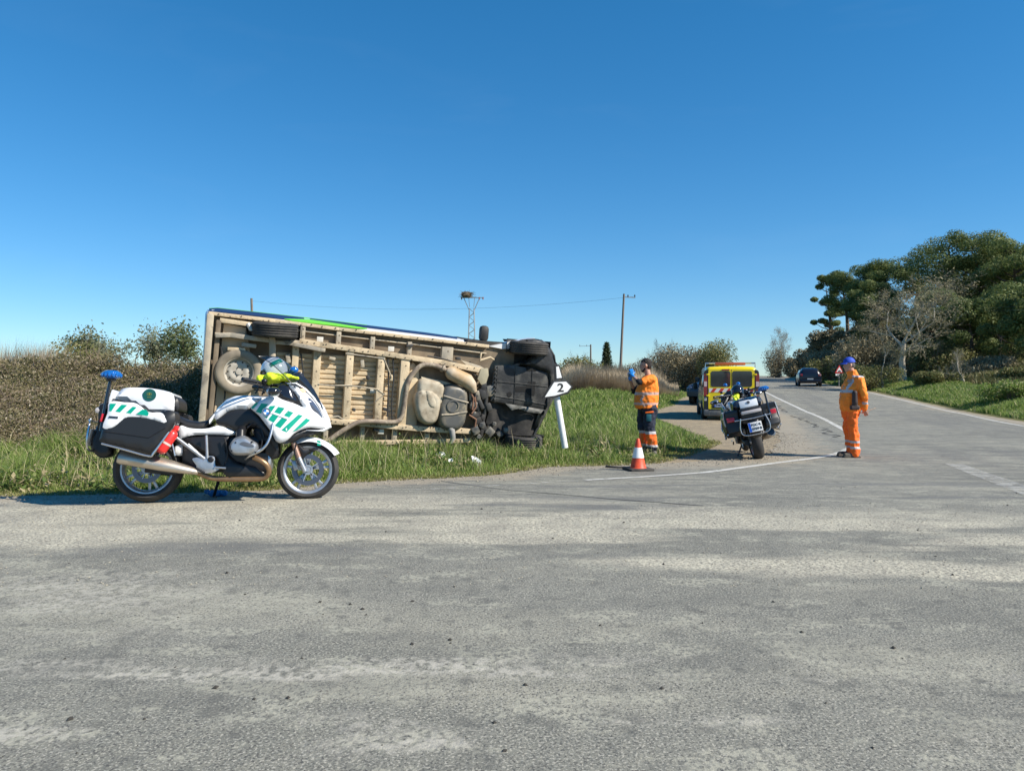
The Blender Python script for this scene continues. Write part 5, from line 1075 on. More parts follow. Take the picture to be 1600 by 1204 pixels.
def bwheel(c, R, w_, name, rimr, front):
    e = empty(name, Matrix.Identity(4)); e.parent = mc; c = Vector(c); hw = w_/2
    pr = [(rimr, -hw*.72)]+[(rimr+(R-rimr)*(1-math.cos(t)**2*.0)*math.sin(t)**.8 if 0 else rimr+(R-rimr)*math.sin(t), -hw*math.cos(t)*1.0-hw*0) for t in [math.radians(a) for a in (18, 35, 52, 68, 80, 90)]]
    pr = [(rimr, -hw*.70), (rimr+.02, -hw*.9), (rimr+(R-rimr)*.45, -hw), (R-.030, -hw*.86), (R-.012, -hw*.6), (R-.003, -hw*.3), (R, 0)]
    pr = pr+[(a, -b) for a, b in pr[-2::-1]]; obj('tyre', flipfix(MB().lathe(pr, c, 'y', 64)), TRB, e, ang=60)
    rp = [(rimr+.006, -hw*.76), (rimr-.008, -hw*.74), (rimr-.022, -hw*.55), (rimr-.026, 0), (rimr-.022, hw*.55), (rimr-.008, hw*.74), (rimr+.006, hw*.76), (rimr+.002, 0), (rimr+.006, -hw*.76)]
    obj('rim', flipfix(MB().lathe(rp, c, 'y', 64)), ALU, e)
    for i in range(5):
        s = MB(); a0 = 2*math.pi*i/5+(.3 if front else 1.2)
        for da in (-.17, .17):
            a1 = a0+da; p = c+Vector((math.cos(a0)*.045, 0, math.sin(a0)*.045)); q = c+Vector((math.cos(a1)*(rimr-.018), 0, math.sin(a1)*(rimr-.018))); s.bar(p, q, .026, .020, up=(0, 1, 0), ch=.005)
        obj('spoke', s, ALU, e)
    obj('hub', flipfix(MB().lathe([(.0, -hw*.95), (.028, -hw*.95), (.04, -hw*.7), (.05, -hw*.3), (.05, hw*.3), (.04, hw*.7), (.028, hw*.95), (0, hw*.95)], c, 'y', 24)), ALU, e)
    for s in ((-1, 1) if front else (-1,)):
        yy = c.y+s*hw*(.92 if front else .75); ro = .155 if front else .135; d = MB().lathe([(ro-.045, yy-.0025), (ro, yy-.0025), (ro, yy+.0025), (ro-.045, yy+.0025), (ro-.045, yy-.0025)], c*0+Vector((c.x, 0, c.z)), 'y', 48)
        obj('brake_disc', flipfix(d), mat('disc_steel', (.16, .16, .18), rough=.35, metal=.8), e)
        st_ = MB()
        for i in range(5): a = 2*math.pi*i/5+.6; st_.bar((c.x+math.cos(a)*.04, yy, c.z+math.sin(a)*.04), (c.x+math.cos(a)*(ro-.035), yy, c.z+math.sin(a)*(ro-.035)), .008, .022, up=(0, 1, 0))
        st_.lathe([(.03, yy-.004), (.05, yy-.004), (.05, yy+.004), (.03, yy+.004)], Vector((c.x, 0, c.z)), 'y', 20); obj('disc_carrier', flipfix(st_), ALU, e)
        if front: a = math.radians(160); obj('brake_caliper', MB().box((c.x+math.cos(a)*.13, yy, c.z+math.sin(a)*.13), (.05, .05, .10), Matrix.Rotation(-.3, 3, 'Y'), ch=.012), ALU, e)
    return e
bwheel((XF, 0, RF), RF, .120, 'front_wheel', .230, True); bwheel((0, 0, RR_), RR_, .180, 'rear_wheel', .232, False)
# front mudguard
a0, a1 = math.radians(30), math.radians(122)
pr = []
for t in np.linspace(-1, 1, 11): pr.append((RF+.028-.045*abs(t)**2.2, .082*t))
pr2 = pr+[(r_-.006, h) for r_, h in pr[::-1]]+[pr[0]]
fm = MB().lathe(pr2, (XF, 0, RF), 'y', 22, a0=a0, a1=a1); fm.v = [(x+.10*max(0, (x-XF-.15))/.2*.3, y*(1-.8*max(0, (x-XF-.2))), z) for x, y, z in fm.v]; obj('front_mudguard', flipfix(fm), BW, mc)
mirrored('mudguard_side', O1([(1310, 600), (1360, 630), (1420, 622), (1430, 632), (1370, 660), (1335, 690), (1318, 655)], -.08), lambda x, z: -.088, .012, BB)
mirrored('mudguard_stripe', O1s([(1425, 575), (1447, 580), (1450, 608), (1428, 608)], -.08), lambda x, z: -.0845+.06*max(0, z-RF-.22), .002, BG, bev=.001, both=True)
# forks
for s in (1, -1):
    p = q1(1275, 560); q = q1(1318, 680); r_ = q1(1352, 755)
    for v in (p, q, r_): v.y = -.105*s
    obj('fork_tube', MB().tube([p, q], .027, 14), FRK, mc); obj('fork_leg', MB().tube([q-(q-p)*.05, r_, r_+(r_-q)*.15], [.023, .024, .020], 12), ALU, mc)
    obj('fork_clamp', MB().ball(p, (.045, .03, .03)), ALU, mc)
obj('front_axle', MB().tube([(XF, -.12, RF), (XF, .12, RF)], .016, 12), ALU, mc)
# fairing
def hwx(x): return float(np.interp(x, [.5, .75, .95, 1.1, 1.3, 1.45, 1.58, 1.70], [.20, .24, .285, .315, .30, .24, .155, .06]))
def fair(x, z): return -hwx(x)+.22*max(0, .62-z)**1.0+.25*max(0, z-.98)
FO = [(1020, 375), (1060, 345), (1130, 312), (1165, 302), (1215, 328), (1290, 352), (1338, 372), (1318, 335), (1285, 280), (1250, 240), (1290, 236), (1340, 266), (1395, 320), (1438, 385), (1466, 445), (1477, 492), (1450, 502), (1385, 497), (1335, 508), (1285, 535), (1248, 572), (1208, 592), (1175, 580), (1150, 530), (1110, 475), (1070, 425), (1035, 395)]
mirrored('side_fairing', O1(FO, -.27, 3), fair, .035, BW, bev=.03)
f2 = lambda x, z: fair(x, z)-.003
for st_ in [[(312, 435), (345, 400), (374, 396), (328, 448)], [(350, 468), (396, 403), (450, 408), (392, 482)], [(464, 424), (508, 421), (440, 520), (410, 500)], [(528, 430), (578, 440), (492, 554), (450, 530)], [(605, 460), (646, 474), (544, 596), (500, 576)], [(683, 488), (718, 495), (594, 628), (552, 612)], [(742, 516), (776, 530), (735, 567), (690, 600), (636, 625)]]:
    mirrored('green_stripe', [c4(a, b, -.28) for a, b in st_], f2, .004, BG, bev=.0015, step=.03)
mirrored('fairing_strake', [c4(a, b, -.29) for a, b in [(470, 478), (490, 470), (610, 512), (600, 528)]], lambda x, z: fair(x, z)-.014, .014, BW, bev=.008)
# nose between both side fairings, lofted across
ns = MB(); cols_ = [(1250, 236), (1300, 232), (1350, 262), (1400, 312), (1440, 372), (1470, 440), (1482, 495), (1440, 520), (1360, 520)]
vs = []
for cx, cy in cols_:
    x, z = c1(cx, cy, -.12)
    for t in np.linspace(-1, 1, 13):
        hw = max(.05, hwx(x)-.03); vs.append((x+.05*(1-t*t), hw*t, z))
ns.add(vs, [(i*13+j, i*13+j+1, (i+1)*13+j+1, (i+1)*13+j) for i in range(len(cols_)-1) for j in range(12)]); o = obj('nose_fairing', flipfix(ns), BW, mc)
sm = o.modifiers.new('s', 'SOLIDIFY'); sm.thickness = .01
mirrored('headlight', O1([(1372, 318), (1402, 338), (1440, 392), (1458, 435), (1432, 415), (1392, 382)], -.2), lambda x, z: fair(x, z)-.012, .02, HL, bev=.012)
mirrored('indicator', O1([(1322, 262), (1346, 262), (1354, 280), (1336, 282)], -.25), lambda x, z: fair(x, z)-.010, .015, ORG, bev=.006)
mirrored('inner_panel', O1([(1162, 270), (1200, 232), (1252, 236), (1300, 310), (1340, 368), (1300, 358), (1250, 338), (1205, 320), (1168, 300)], -.26), lambda x, z: fair(x, z)+.012, .03, BGL, bev=.02)
mirrored('under_beak', O1([(1250, 575), (1285, 535), (1335, 508), (1390, 498), (1470, 506), (1400, 540), (1330, 560), (1280, 590)], -.15), lambda x, z: fair(x, z)+.07, .05, BB)
# roundel: blue and white quarters in a black ring
x, z = c1(1118, 405, -.3); yb_ = fair(x, z)
for s in (1, -1):
    e = empty('roundel', Matrix.Identity(4)); e.parent = mc; y0 = s*(yb_-.013)
    obj('ring', flipfix(MB().lathe([(.0, y0+s*.006), (.037, y0+s*.006), (.038, y0), (0, y0)], (x, 0, z), 'y', 30)), mat('ring_grey', (.12, .13, .16), rough=.3, metal=.5), e)
    obj('ring_trim', flipfix(MB().lathe([(.036, y0-s*.001), (.041, y0-s*.001), (.041, y0+s*.006), (.036, y0+s*.006)], (x, 0, z), 'y', 30)), CHR, e)
    for k in range(4): qd = MB().lathe([(0, y0-s*.002), (.026, y0-s*.002), (.026, y0-s*.0005), (0, y0-s*.0005)], (x, 0, z), 'y', 8, a0=k*math.pi/2, a1=(k+1)*math.pi/2); obj('quarter', flipfix(qd), mat('roundel_blue', (.02, .2, .6), rough=.3) if k % 2 else BW, e)
# tank and middle
tankf = lambda x, z: -(.19+.05*max(0, min(1, (x-.55)/.4)))+.35*max(0, z-.93)
mirrored('tank_cover', O1([(790, 422), (832, 368), (882, 322), (932, 303), (1000, 303), (1050, 318), (1100, 312), (1110, 322), (1060, 345), (1020, 375), (1000, 386), (935, 386), (880, 400), (838, 430), (808, 452)], -.22), tankf, .06, BW, bev=.03)
mb = MB(); vs = []; tp = [(790, 425), (835, 368), (885, 322), (935, 303), (1010, 300), (1100, 305), (1180, 300)]
for cx, cy in tp:
    x, z = c1(cx, cy, 0)
    for t in np.linspace(-1, 1, 9): vs.append((x, t*.19, z-.05*t*t-.004))
    vs.append((x, .17, z-.09)); vs.append((x, -.17, z-.09))
mb.add(vs, [(i*11+j, i*11+(j+1) % 11, (i+1)*11+(j+1) % 11, (i+1)*11+j) for i in range(len(tp)-1) for j in range(11)]+[tuple(range(11)), tuple((len(tp)-1)*11+j for j in range(11))]); obj('fuel_tank', flipfix(mb), BW, mc)
mirrored('lower_tank_panel', O1([(805, 452), (838, 430), (880, 400), (935, 388), (1003, 388), (1040, 400), (1075, 430), (1112, 478), (1152, 533), (1178, 585), (1190, 640), (1150, 600), (1110, 545), (1060, 500), (1010, 480), (960, 518), (930, 518), (870, 492), (815, 480)], -.22), lambda x, z: tankf(x, z)+.012, .05, BGR)
mirrored('side_cover', O1([(588, 488), (640, 500), (700, 506), (760, 502), (822, 487), (880, 502), (926, 524), (905, 545), (820, 541), (740, 541), (650, 547), (585, 562)], -.19), lambda x, z: -.195, .05, BW, bev=.02)
mirrored('frame_cover', O1s([(590, 562), (750, 546), (900, 545), (885, 600), (885, 660), (930, 700), (1100, 770), (1110, 795), (930, 800), (850, 775), (790, 690), (735, 660), (650, 610)], -.17), lambda x, z: -.175, .08, BB, bev=.02)
mirrored('belly_fairing', O1s([(865, 700), (940, 715), (1050, 735), (1110, 790), (1090, 800), (870, 795), (845, 765)], -.2), lambda x, z: -.205, .05, BGR)
core = MB(); xa, za = c1(620, 560, 0); xb, zb_ = c1(1150, 780, 0); core.box(((xa+xb)/2, 0, (za+zb_)/2+.02), (xb-xa, .30, za-zb_), ch=.05); core.box((xb-.05, 0, za-.02), (.26, .3, .38), ch=.06); core.box((xb-.12, 0, za+.2), (.45, .30, .22), ch=.05); obj('engine_block', core, BB, mc)
rx, rz = c1(1130, 700, 0); obj('front_engine_cover', MB().box((rx-.01, 0, rz), (.10, .28, .20), ch=.03), ALU, mc)
# seat
mb = MB(); vs = []; sp_ = [(575, 440, .15), (600, 455, .165), (655, 478, .17), (715, 486, .165), (765, 478, .145), (798, 440, .11), (806, 425, .08)]
for cx, cy, hw in sp_:
    x, z = c1(cx, cy-14, 0)
    for j in range(16): a = 2*math.pi*j/16; vs.append((x, hw*math.copysign(abs(math.cos(a))**.6, math.cos(a)), z-.035+.05*math.sin(a)))
mb.add(vs, [(i*16+j, i*16+(j+1) % 16, (i+1)*16+(j+1) % 16, (i+1)*16+j) for i in range(len(sp_)-1) for j in range(16)]+[tuple(range(16)), tuple((len(sp_)-1)*16+j for j in range(16))]); obj('seat', flipfix(mb), LEA, mc)
obj('radio_rack', MB().box((c1(545, 400, 0)[0], 0, c1(545, 425, 0)[1]), (.10, .38, .26), ch=.03), BB, mc)
# boxer cylinders
for s in (1, -1):
    e = empty('cylinder', Matrix.Identity(4)); e.parent = mc; ol = O1([(888, 612), (925, 562), (982, 548), (1022, 572), (1060, 598), (1062, 640), (1020, 664), (935, 668), (900, 650)], -.36, 4)
    obj('head_cover', panel(ol, lambda x, z: -.39, .07, bev=.04, step=.02, mirror=s < 0), ALU, e); obj('cylinder_fins', panel([((x-.93)*1.05+.93-.0, z) for x, z in ol], lambda x, z: -.325, .19, bev=.01, step=.03, mirror=s < 0), BB, e)
    obj('cover_recess', panel(O1([(955, 598), (985, 585), (1038, 605), (1036, 618), (985, 612)], -.36, 3), lambda x, z: -.396, .01, bev=.003, step=.02, mirror=s < 0), mat('recess_grey', (.18, .18, .19), rough=.4, metal=.6), e)
    obj('intake', MB().tube([(c1(985, 530, 0)[0], s*-.16, c1(0, 500, 0)[1]), (c1(985, 530, 0)[0], s*-.27, c1(0, 530, 0)[1]), (c1(985, 530, 0)[0], s*-.29, c1(0, 575, 0)[1])], .045, 12), BB, e)
    cb = [q1(1157, 472, -.33), q1(1148, 520, -.35), q1(1135, 565, -.37), q1(1115, 605, -.385), q1(1078, 640, -.38), q1(1020, 668, -.33), q1(990, 690, -.25)]
    for v in cb: v.y *= s
    obj('crash_bar', MB().tube(catmull([tuple(v) for v in cb], 4, closed=False), .013, 10), CHR, mc)
# exhaust
hd = [q1(1040, 680, -.24), q1(1085, 700, -.26), q1(1122, 730, -.25), q1(1132, 770, -.22), q1(1100, 806, -.19), q1(1000, 812, -.18), q1(880, 812, -.17), q1(790, 806, -.16), q1(740, 790, -.18), q1(690, 770, -.2)]
obj('exhaust_header', MB().tube(catmull([tuple(v) for v in hd], 4, closed=False), .026, 12), BRZ, mc)
mu = [q1(228, 668, -.27), q1(242, 672, -.27), (q1(350, 695, -.265)), q1(480, 722, -.255), q1(600, 748, -.24), q1(700, 768, -.21)]
obj('muffler', MB().tube(mu, [.082, .088, .078, .070, .052, .032], 24, flat=.75), MUF, mc); obj('muffler_tip', MB().tube([q1(222, 666, -.27), q1(232, 669, -.27)], .06, 18), BGL, mc)
# panniers
pf = lambda x, z: -.455+.10*max(0, z-.82)+.12*max(0, .55-z)
PO = [(160, 343), (250, 345), (320, 352), (398, 405), (470, 408), (530, 395), (552, 405), (560, 450), (540, 500), (480, 590), (418, 660), (395, 662), (300, 640), (112, 592), (102, 550), (118, 500), (150, 410)]
mirrored('pannier', O1(PO, -.43, 3), lambda x, z: pf(x, z)+.006, .24, BGR, bev=.03, step=.03)
mirrored('pannier_lid', O1([(160, 341), (250, 344), (325, 352), (398, 404), (470, 406), (498, 430), (512, 475), (440, 457), (370, 441), (272, 438), (240, 455), (182, 500), (120, 498), (150, 410)], -.44, 3), lambda x, z: pf(x, z)-.004, .02, BW, bev=.012)
for st_ in [[(164, 352), (203, 352), (172, 401), (162, 396)], [(234, 358), (270, 361), (226, 406), (196, 401)], [(302, 371), (328, 374), (292, 413), (262, 409)], [(362, 388), (385, 390), (403, 412), (394, 428), (352, 421), (324, 417)]]:
    mirrored('green_stripe', O1s(st_, -.45), lambda x, z: pf(x, z)-.0065, .003, BG, bev=.001, step=.04)
mirrored('pannier_latch', O1s([(160, 428), (215, 432), (213, 444), (160, 440)], -.45), lambda x, z: pf(x, z)-.012, .01, BGL, bev=.003)
px_, pz_ = c1(135, 420, -.35)
for s in (1, -1):
    obj('pannier_reflector', MB().box((px_-.012+.0, s*-.345, pz_-.03), (.02, .13, .075), Matrix.Rotation(.2, 3, 'Y'), ch=.006), REDL, mc)
# top box
tb = O1([(195, 322), (212, 290), (245, 258), (330, 254), (430, 261), (520, 280), (550, 305), (552, 395), (470, 412), (395, 405), (300, 352), (205, 332)], -.2, 3)
obj('top_box', panel(tb, lambda x, z: -.245+.15*max(0, z-1.0), .245, bev=.05, step=.03), BW, mc); obj('top_box', panel(tb, lambda x, z: -.245+.15*max(0, z-1.0), .245, bev=.05, step=.03, mirror=True), BW, mc)
o = obj('backrest_pad', panel(O1([(548, 305), (575, 318), (592, 345), (590, 395), (555, 395)], -.1), lambda x, z: -.20, .40, bev=.03, step=.03), LEA, mc)
obj('top_box_seam', MB().tube([q1(196, 328, -.235), q1(300, 356, -.252), q1(395, 408, -.252)], .006, 6), BB, mc)
ex_, ez_ = c1(403, 300, -.25)
for s in (1, -1):
    yy = s*(-.2475+.15*max(0, ez_-1.0)); obj('service_emblem', flipfix(MB().lathe([(0, yy-s*.004), (.058, yy-s*.004), (.06, yy+s*.002), (0, yy+s*.002)], (ex_, 0, ez_), 'y', 28)), mat('emblem_green', (.01, .09, .075), rough=.4), mc)
    em = MB()
    for a_, b_ in (((-.022, .012), (.0, .02)), ((.0, .02), (.022, .012)), ((-.02, .0), (.02, .004)), ((0, .02), (0, -.002)), ((-.018, -.022), (.018, -.022))): em.bar((ex_+a_[0], yy-s*.0055, ez_+a_[1]), (ex_+b_[0], yy-s*.0055, ez_+b_[1]), .002, .007, up=(0, 1, 0))
    obj('emblem_device', em, mat('emblem_gold', (.5, .45, .05), rough=.4), mc)
# tail: rear panel with roundel, lamp, number plate, guard bars
tx = c1(200, 300, 0)[0]
rp_ = MB().box((tx-.0, 0, c1(0, 300, 0)[1]-.02), (.03, .30, .13), Matrix.Rotation(.25, 3, 'Y'), ch=.01); obj('top_box_rear_panel', rp_, BW, mc)
obj('rear_roundel', flipfix(MB().lathe([(0, tx-.022), (.024, tx-.022), (.026, tx-.012)], (0, 0, c1(0, 300, 0)[1]), 'x', 20)), mat('ring_grey', (.12, .13, .16), rough=.3, metal=.5), mc)
lx, lz = c1(150, 400, 0); obj('tail_lamp', MB().box((lx-.02, 0, lz), (.10, .34, .06), ch=.025), mat('smoked_lamp', (.55, .50, .48), rough=.15, coat=.8), mc)
obj('tail_body', MB().box((lx+.12, 0, lz-.06), (.32, .36, .26), ch=.04), BB, mc)
mirrored('tail_fender', O1([(58, 600), (82, 520), (108, 480), (150, 500), (190, 620), (180, 668), (120, 682), (72, 645)], -.0, 3), lambda x, z: -.09, .09, BB, bev=.03)
nx, nz_ = c1(70, 560, 0); RP = Matrix.Rotation(.22, 3, 'Y')
obj('number_plate', MB().box((nx-.02, 0, nz_), (.008, .22, .16), RP, ch=.003), PW, mc); obj('plate_band', MB().box((nx-.0255, .088, nz_), (.003, .035, .15), RP), mat('eu_blue', (.01, .08, .45), rough=.4), mc)
TM = lambda dy, dz: Matrix.Translation((nx-.0268+dz*.22, dy, nz_+dz)) @ RP.to_4x4() @ Matrix(((0, 0, -1, 0), (-1, 0, 0, 0), (0, 1, 0, 0), (0, 0, 0, 1)))
obj('plate_number', text_mb('PGC·K', .058, TM(-.02, .034), .001), SB, mc); obj('plate_number', text_mb('0709·B', .058, TM(-.02, -.032), .001), SB, mc)
gx_ = c1(95, 590, 0)
bars = catmull([(gx_[0]-.02, -.20, gx_[1]+.22), (gx_[0]-.03, -.24, gx_[1]+.05), (gx_[0]-.03, -.20, gx_[1]-.06), (gx_[0]-.03, 0, gx_[1]-.08), (gx_[0]-.03, .20, gx_[1]-.06), (gx_[0]-.03, .24, gx_[1]+.05), (gx_[0]-.02, .20, gx_[1]+.22)], 5, closed=False)
obj('rear_guard', MB().tube(bars, .010, 8), CHR, mc); obj('rear_guard', MB().tube([(gx_[0], -.3, gx_[1]+.20), (gx_[0]-.03, 0, gx_[1]+.19), (gx_[0], .3, gx_[1]+.20)], .010, 8), CHR, mc)
for s in (1, -1):
    gb = [q1(112, 596, -.44), q1(250, 632, -.45), q1(400, 672, -.45), q1(430, 650, -.45), q1(500, 555, -.43), q1(555, 482, -.38)]
    for v in gb: v.y *= s
    obj('pannier_guard', MB().tube(catmull([tuple(v) for v in gb], 4, closed=False), .010, 8), CHR, mc)
for s in (1, -1):
    for pa, pb in (((120, 520), (400, 560)), ((400, 560), (500, 500))):
        a = q1(*pa, -.458); b_ = q1(*pb, -.458); a.y = s*(pf(a.x, a.z)+.004); b_.y = s*(pf(b_.x, b_.z)+.004); obj('pannier_seam', MB().tube([a, a.lerp(b_, .5), b_], .004, 6), BB, mc)
    for pt in ((930, 590), (1050, 650), (905, 640), (1030, 585)): p = q1(*pt, -.375); p.y *= s; obj('cover_bolt', MB().tube([p, p+Vector((0, -s*.018, 0))], .008, 8), BB, mc)
    for pts in (((1000, 500), (1040, 470), (1080, 500), (1100, 560)), ((1060, 520), (1090, 560), (1080, 640)), ((1300, 590), (1290, 660), (1320, 730)), ((860, 560), (880, 640), (870, 700))):
        P_ = [q1(*q, -.22 if pts[0][0] < 1200 else -.125) for q in pts]
        for v in P_: v.y *= s
        obj('hose', MB().tube(catmull([tuple(v) for v in P_], 4, closed=False), .009, 6), BB, mc)
# beacon on its pole, light on the dash, extinguisher
obj('beacon_pole', MB().tube([q1(112, 520, -.30), q1(132, 400, -.30), q1(150, 290, -.30), q1(167, 205, -.30)], [.022, .02, .016, .014], 12), BGL, mc)
bx, bz = c1(173, 180, -.30); be = empty('beacon', Matrix.Identity(4)); be.parent = mc
obj('beacon_lens', flipfix(MB().lathe([(0, .045), (.05, .043), (.078, .025), (.082, 0), (.074, -.02), (.05, -.032), (0, -.032)], (bx, -.30, bz), 'z', 28)), BLUL, be)
bd_ = MB()
for i in range(16): a = 6.283*i/16; bd_.ball((bx+.08*math.cos(a), -.30+.08*math.sin(a), bz), (.012, .012, .02), 6, 4)
obj('lens_bosses', bd_, BLUL, be, kind='stuff'); obj('beacon_base', flipfix(MB().lathe([(0, -.03), (.045, -.03), (.04, -.055), (0, -.055)], (bx, -.30, bz), 'z', 20)), BB, be)
for s in (1, -1): a = q1(1285, 148, -.12*s); obj('front_blue_light', MB().ball(a, (.045, .04, .035), 14, 10), BLUL, mc)
e0, e1_ = q1(462, 652, -.36), q1(560, 515, -.33); xe = empty('fire_extinguisher', Matrix.Identity(4)); xe.parent = mc
dd = e1_-e0; obj('bottle', MB().tube([e0, e0+dd*.06, e0+dd*.12, e0+dd*.85, e0+dd*.95, e1_], [.02, .045, .052, .052, .035, .018], 18), EXT, xe); obj('valve', MB().box(e1_+dd*.08, (.05, .05, .05), ch=.01), EXT, xe)
obj('strap', MB().tube([e0+dd*.38, e0+dd*.46], .055, 18), mat('label_band', (.6, .5, .45), rough=.6), xe)
obj('red_side_lamp', MB().ball(q1(528, 434, -.36), (.035, .02, .022)), REDL, mc); mirrored('pannier_front_cover', O1([(478, 404), (535, 393), (560, 440), (575, 470), (560, 480), (512, 478), (500, 430)], -.33, 3), lambda x, z: -.35, .10, BGL)
# footrests, plates, swingarm
for s in (1, -1):
    def T(a, b, r_, m=ALU, y=-.24, nm='footrest_bracket'):
        p = q1(a[0], a[1], y); q = q1(b[0], b[1], y); p.y *= s; q.y *= s; obj(nm, MB().tube([p, q], r_, 10), m, mc)
    T((750, 545), (757, 690), .014); T((570, 562), (740, 690), .017); T((540, 590), (560, 670), .009, CHR); T((640, 600), (740, 690), .012)
    obj('footrest_plate', panel(O1([(665, 690), (700, 680), (760, 672), (800, 678), (805, 730), (835, 745), (780, 775), (700, 768), (690, 730)], -.24, 3), lambda x, z: -.25, .02, bev=.008, step=.02, mirror=s < 0), ALU, mc)
    hx, hz = c1(778, 693, -.25); obj('plate_boss', flipfix(MB().lathe([(0, s*-.262), (.018, s*-.262), (.028, s*-.256), (.028, s*-.245)], (hx, 0, hz), 'y', 18)), BB, mc)
    T((800, 740), (870, 745), .010, CHR, -.30, 'foot_peg'); T((690, 745), (740, 775), .012, BB, -.3, 'foot_peg')
obj('hugger', panel(O1([(560, 612), (610, 600), (665, 632), (640, 660), (575, 670), (548, 650)], -.1, 3), lambda x, z: -.12, .24, bev=.02), BW, mc)
obj('swingarm', MB().tube([(0, -.11, RR_), q1(560, 765, -.12), q1(740, 720, -.13)], [.04, .045, .05], 12, flat=.7), BB, mc); obj('swingarm', MB().tube([(0, .12, RR_), q1(560, 765, .12), q1(740, 720, .13)], [.06, .055, .05], 12, flat=.8), BB, mc)
gd = MB().lathe([(RR_+.03, -.09), (RR_+.035, 0), (RR_+.03, .09), (RR_+.024, .09), (RR_+.028, 0), (RR_+.024, -.09), (RR_+.03, -.09)], (0, 0, RR_), 'y', 20, a0=math.radians(25), a1=math.radians(125)); obj('rear_mudguard', flipfix(gd), BB, mc)
obj('side_stand', MB().tube([(.62, .16, .22), (.55, .30, .02-.0), (.58, .22, .02)], [.016, .014, .022], 8), BB, mc)
# bars, mirrors, instruments
for s in (1, -1):
    def G(a, b, y0, y1, r_, m, nm):
        p = q1(a[0], a[1], 0); q = q1(b[0], b[1], 0); p.y = y0*s; q.y = y1*s; obj(nm, MB().tube([p, q], r_, 12), m, mc)
    G((1150, 255), (1090, 240), -.10, -.30, .014, BB, 'handlebar'); G((1095, 240), (1005, 228), -.28, -.42, .019, LEA, 'grip'); G((1110, 262), (1010, 245), -.30, -.44, .007, BB, 'brake_lever')
    p = q1(1120, 262, -.28*s); obj('control_cluster', MB().box(p, (.07, .06, .05), ch=.015), BB, mc); obj('reservoir', MB().ball(q1(1105, 215, -.25*s), (.03, .03, .025)), BB, mc)
    m_ = empty('mirror', Matrix.Identity(4)); m_.parent = mc; p = q1(1185, 300, 0); p.y = -.40*s; obj('mirror_housing', MB().ball(p, (.07, .085, .045), 16, 10), BGL, m_); obj('mirror_glass', MB().ball(p-Vector((.045, 0, 0)), (.02, .07, .033), 12, 8), CHR, m_)
for a, b in (((1090, 300), (1130, 250)), ((1050, 290), (1120, 270)), ((1100, 290), (1180, 270))): obj('cable', MB().tube([q1(*a, -.05), q1((a[0]+b[0])/2, a[1]-60, -.10), q1(*b, -.16)], .008, 6), BB, mc)
ix, iz = c1(1190, 240, 0); obj('instrument_binnacle', MB().box((ix+.02, 0, iz+.0), (.12, .32, .10), Matrix.Rotation(.5, 3, 'Y'), ch=.03), BGL, mc)
# windscreen: curved across and raked
wl = catmull([c1(*q, 0) for q in [(1190, 72), (1250, 108), (1305, 160), (1350, 212), (1400, 275), (1440, 340), (1468, 420)]], 3, closed=False); mbw = MB(); vs = []
for i, (x, z) in enumerate(wl):
    t_ = i/(len(wl)-1); hw = .20+.06*math.sin(math.pi*min(1, t_*1.1))-.10*max(0, t_-.6)*2
    for t in np.linspace(-1, 1, 15): vs.append((x-.17*abs(t)**2.2*(1-.35*t_), hw*t, z-.02*t*t))
mbw.add(vs, [(i*15+j, i*15+j+1, (i+1)*15+j+1, (i+1)*15+j) for i in range(len(wl)-1) for j in range(14)]); obj('windscreen', flipfix(mbw), SCR, mc)
rim_ = [Vector(vs[i*15]) for i in range(len(wl))]; rim2 = [Vector(vs[i*15+14]) for i in range(len(wl))]; top_ = [Vector(vs[j]) for j in range(15)]
obj('screen_edge', MB().tube(rim_[::-1]+top_[1:]+rim2[1:], .0045, 6), BGL, mc)
obj('screen_base', panel(O1([(1260, 205), (1310, 225), (1380, 290), (1440, 372), (1470, 450), (1455, 440), (1400, 350), (1330, 270)], -.12, 3), lambda x, z: fair(x, z)*.72, .03, BGL), BGL, mc) if 0 else None
mirrored('screen_strip', O1([(1330, 165), (1350, 190), (1410, 270), (1455, 360), (1478, 440), (1462, 430), (1425, 365), (1370, 290), (1310, 215), (1290, 180)], -.12, 3), lambda x, z: -max(.05, hwx(x)*.75), .02, BGL, bev=.01)
# ---- second motorcycle: a copy, seen from behind
mc2 = copy_tree(mc); mc2.name = 'police_motorcycle.001'
B2 = bike_matrix(1186, 717.5, 13.0, (.16, .985), 0.0, math.radians(13)); mc2.matrix_world = B2
tag(mc2, 'touring motorcycle seen from behind, leaning on its stand in front of the yellow van', 'motorcycle', 'police motorcycles'); mc['group'] = 'police motorcycles'
for ch in KIDS(mc2):
    nm = ch.name.split('.')[0]
    if nm in ('windscreen', 'screen_edge', 'screen_strip'): ch.location = (.10, 0, -.24)
    if nm in ('pannier_lid', 'top_box', 'tank_cover'): 
        if nm == 'pannier_lid':
            ch.data = ch.data.copy(); ch.data.materials[0] = mat('silver_grey_lid', (.42, .44, .46), rough=.3, coat=.5)
    if nm == 'top_box': ch.data = ch.data.copy(); ch.data.materials[0] = mat('dark_topbox', (.03, .04, .06), rough=.3, coat=.5)
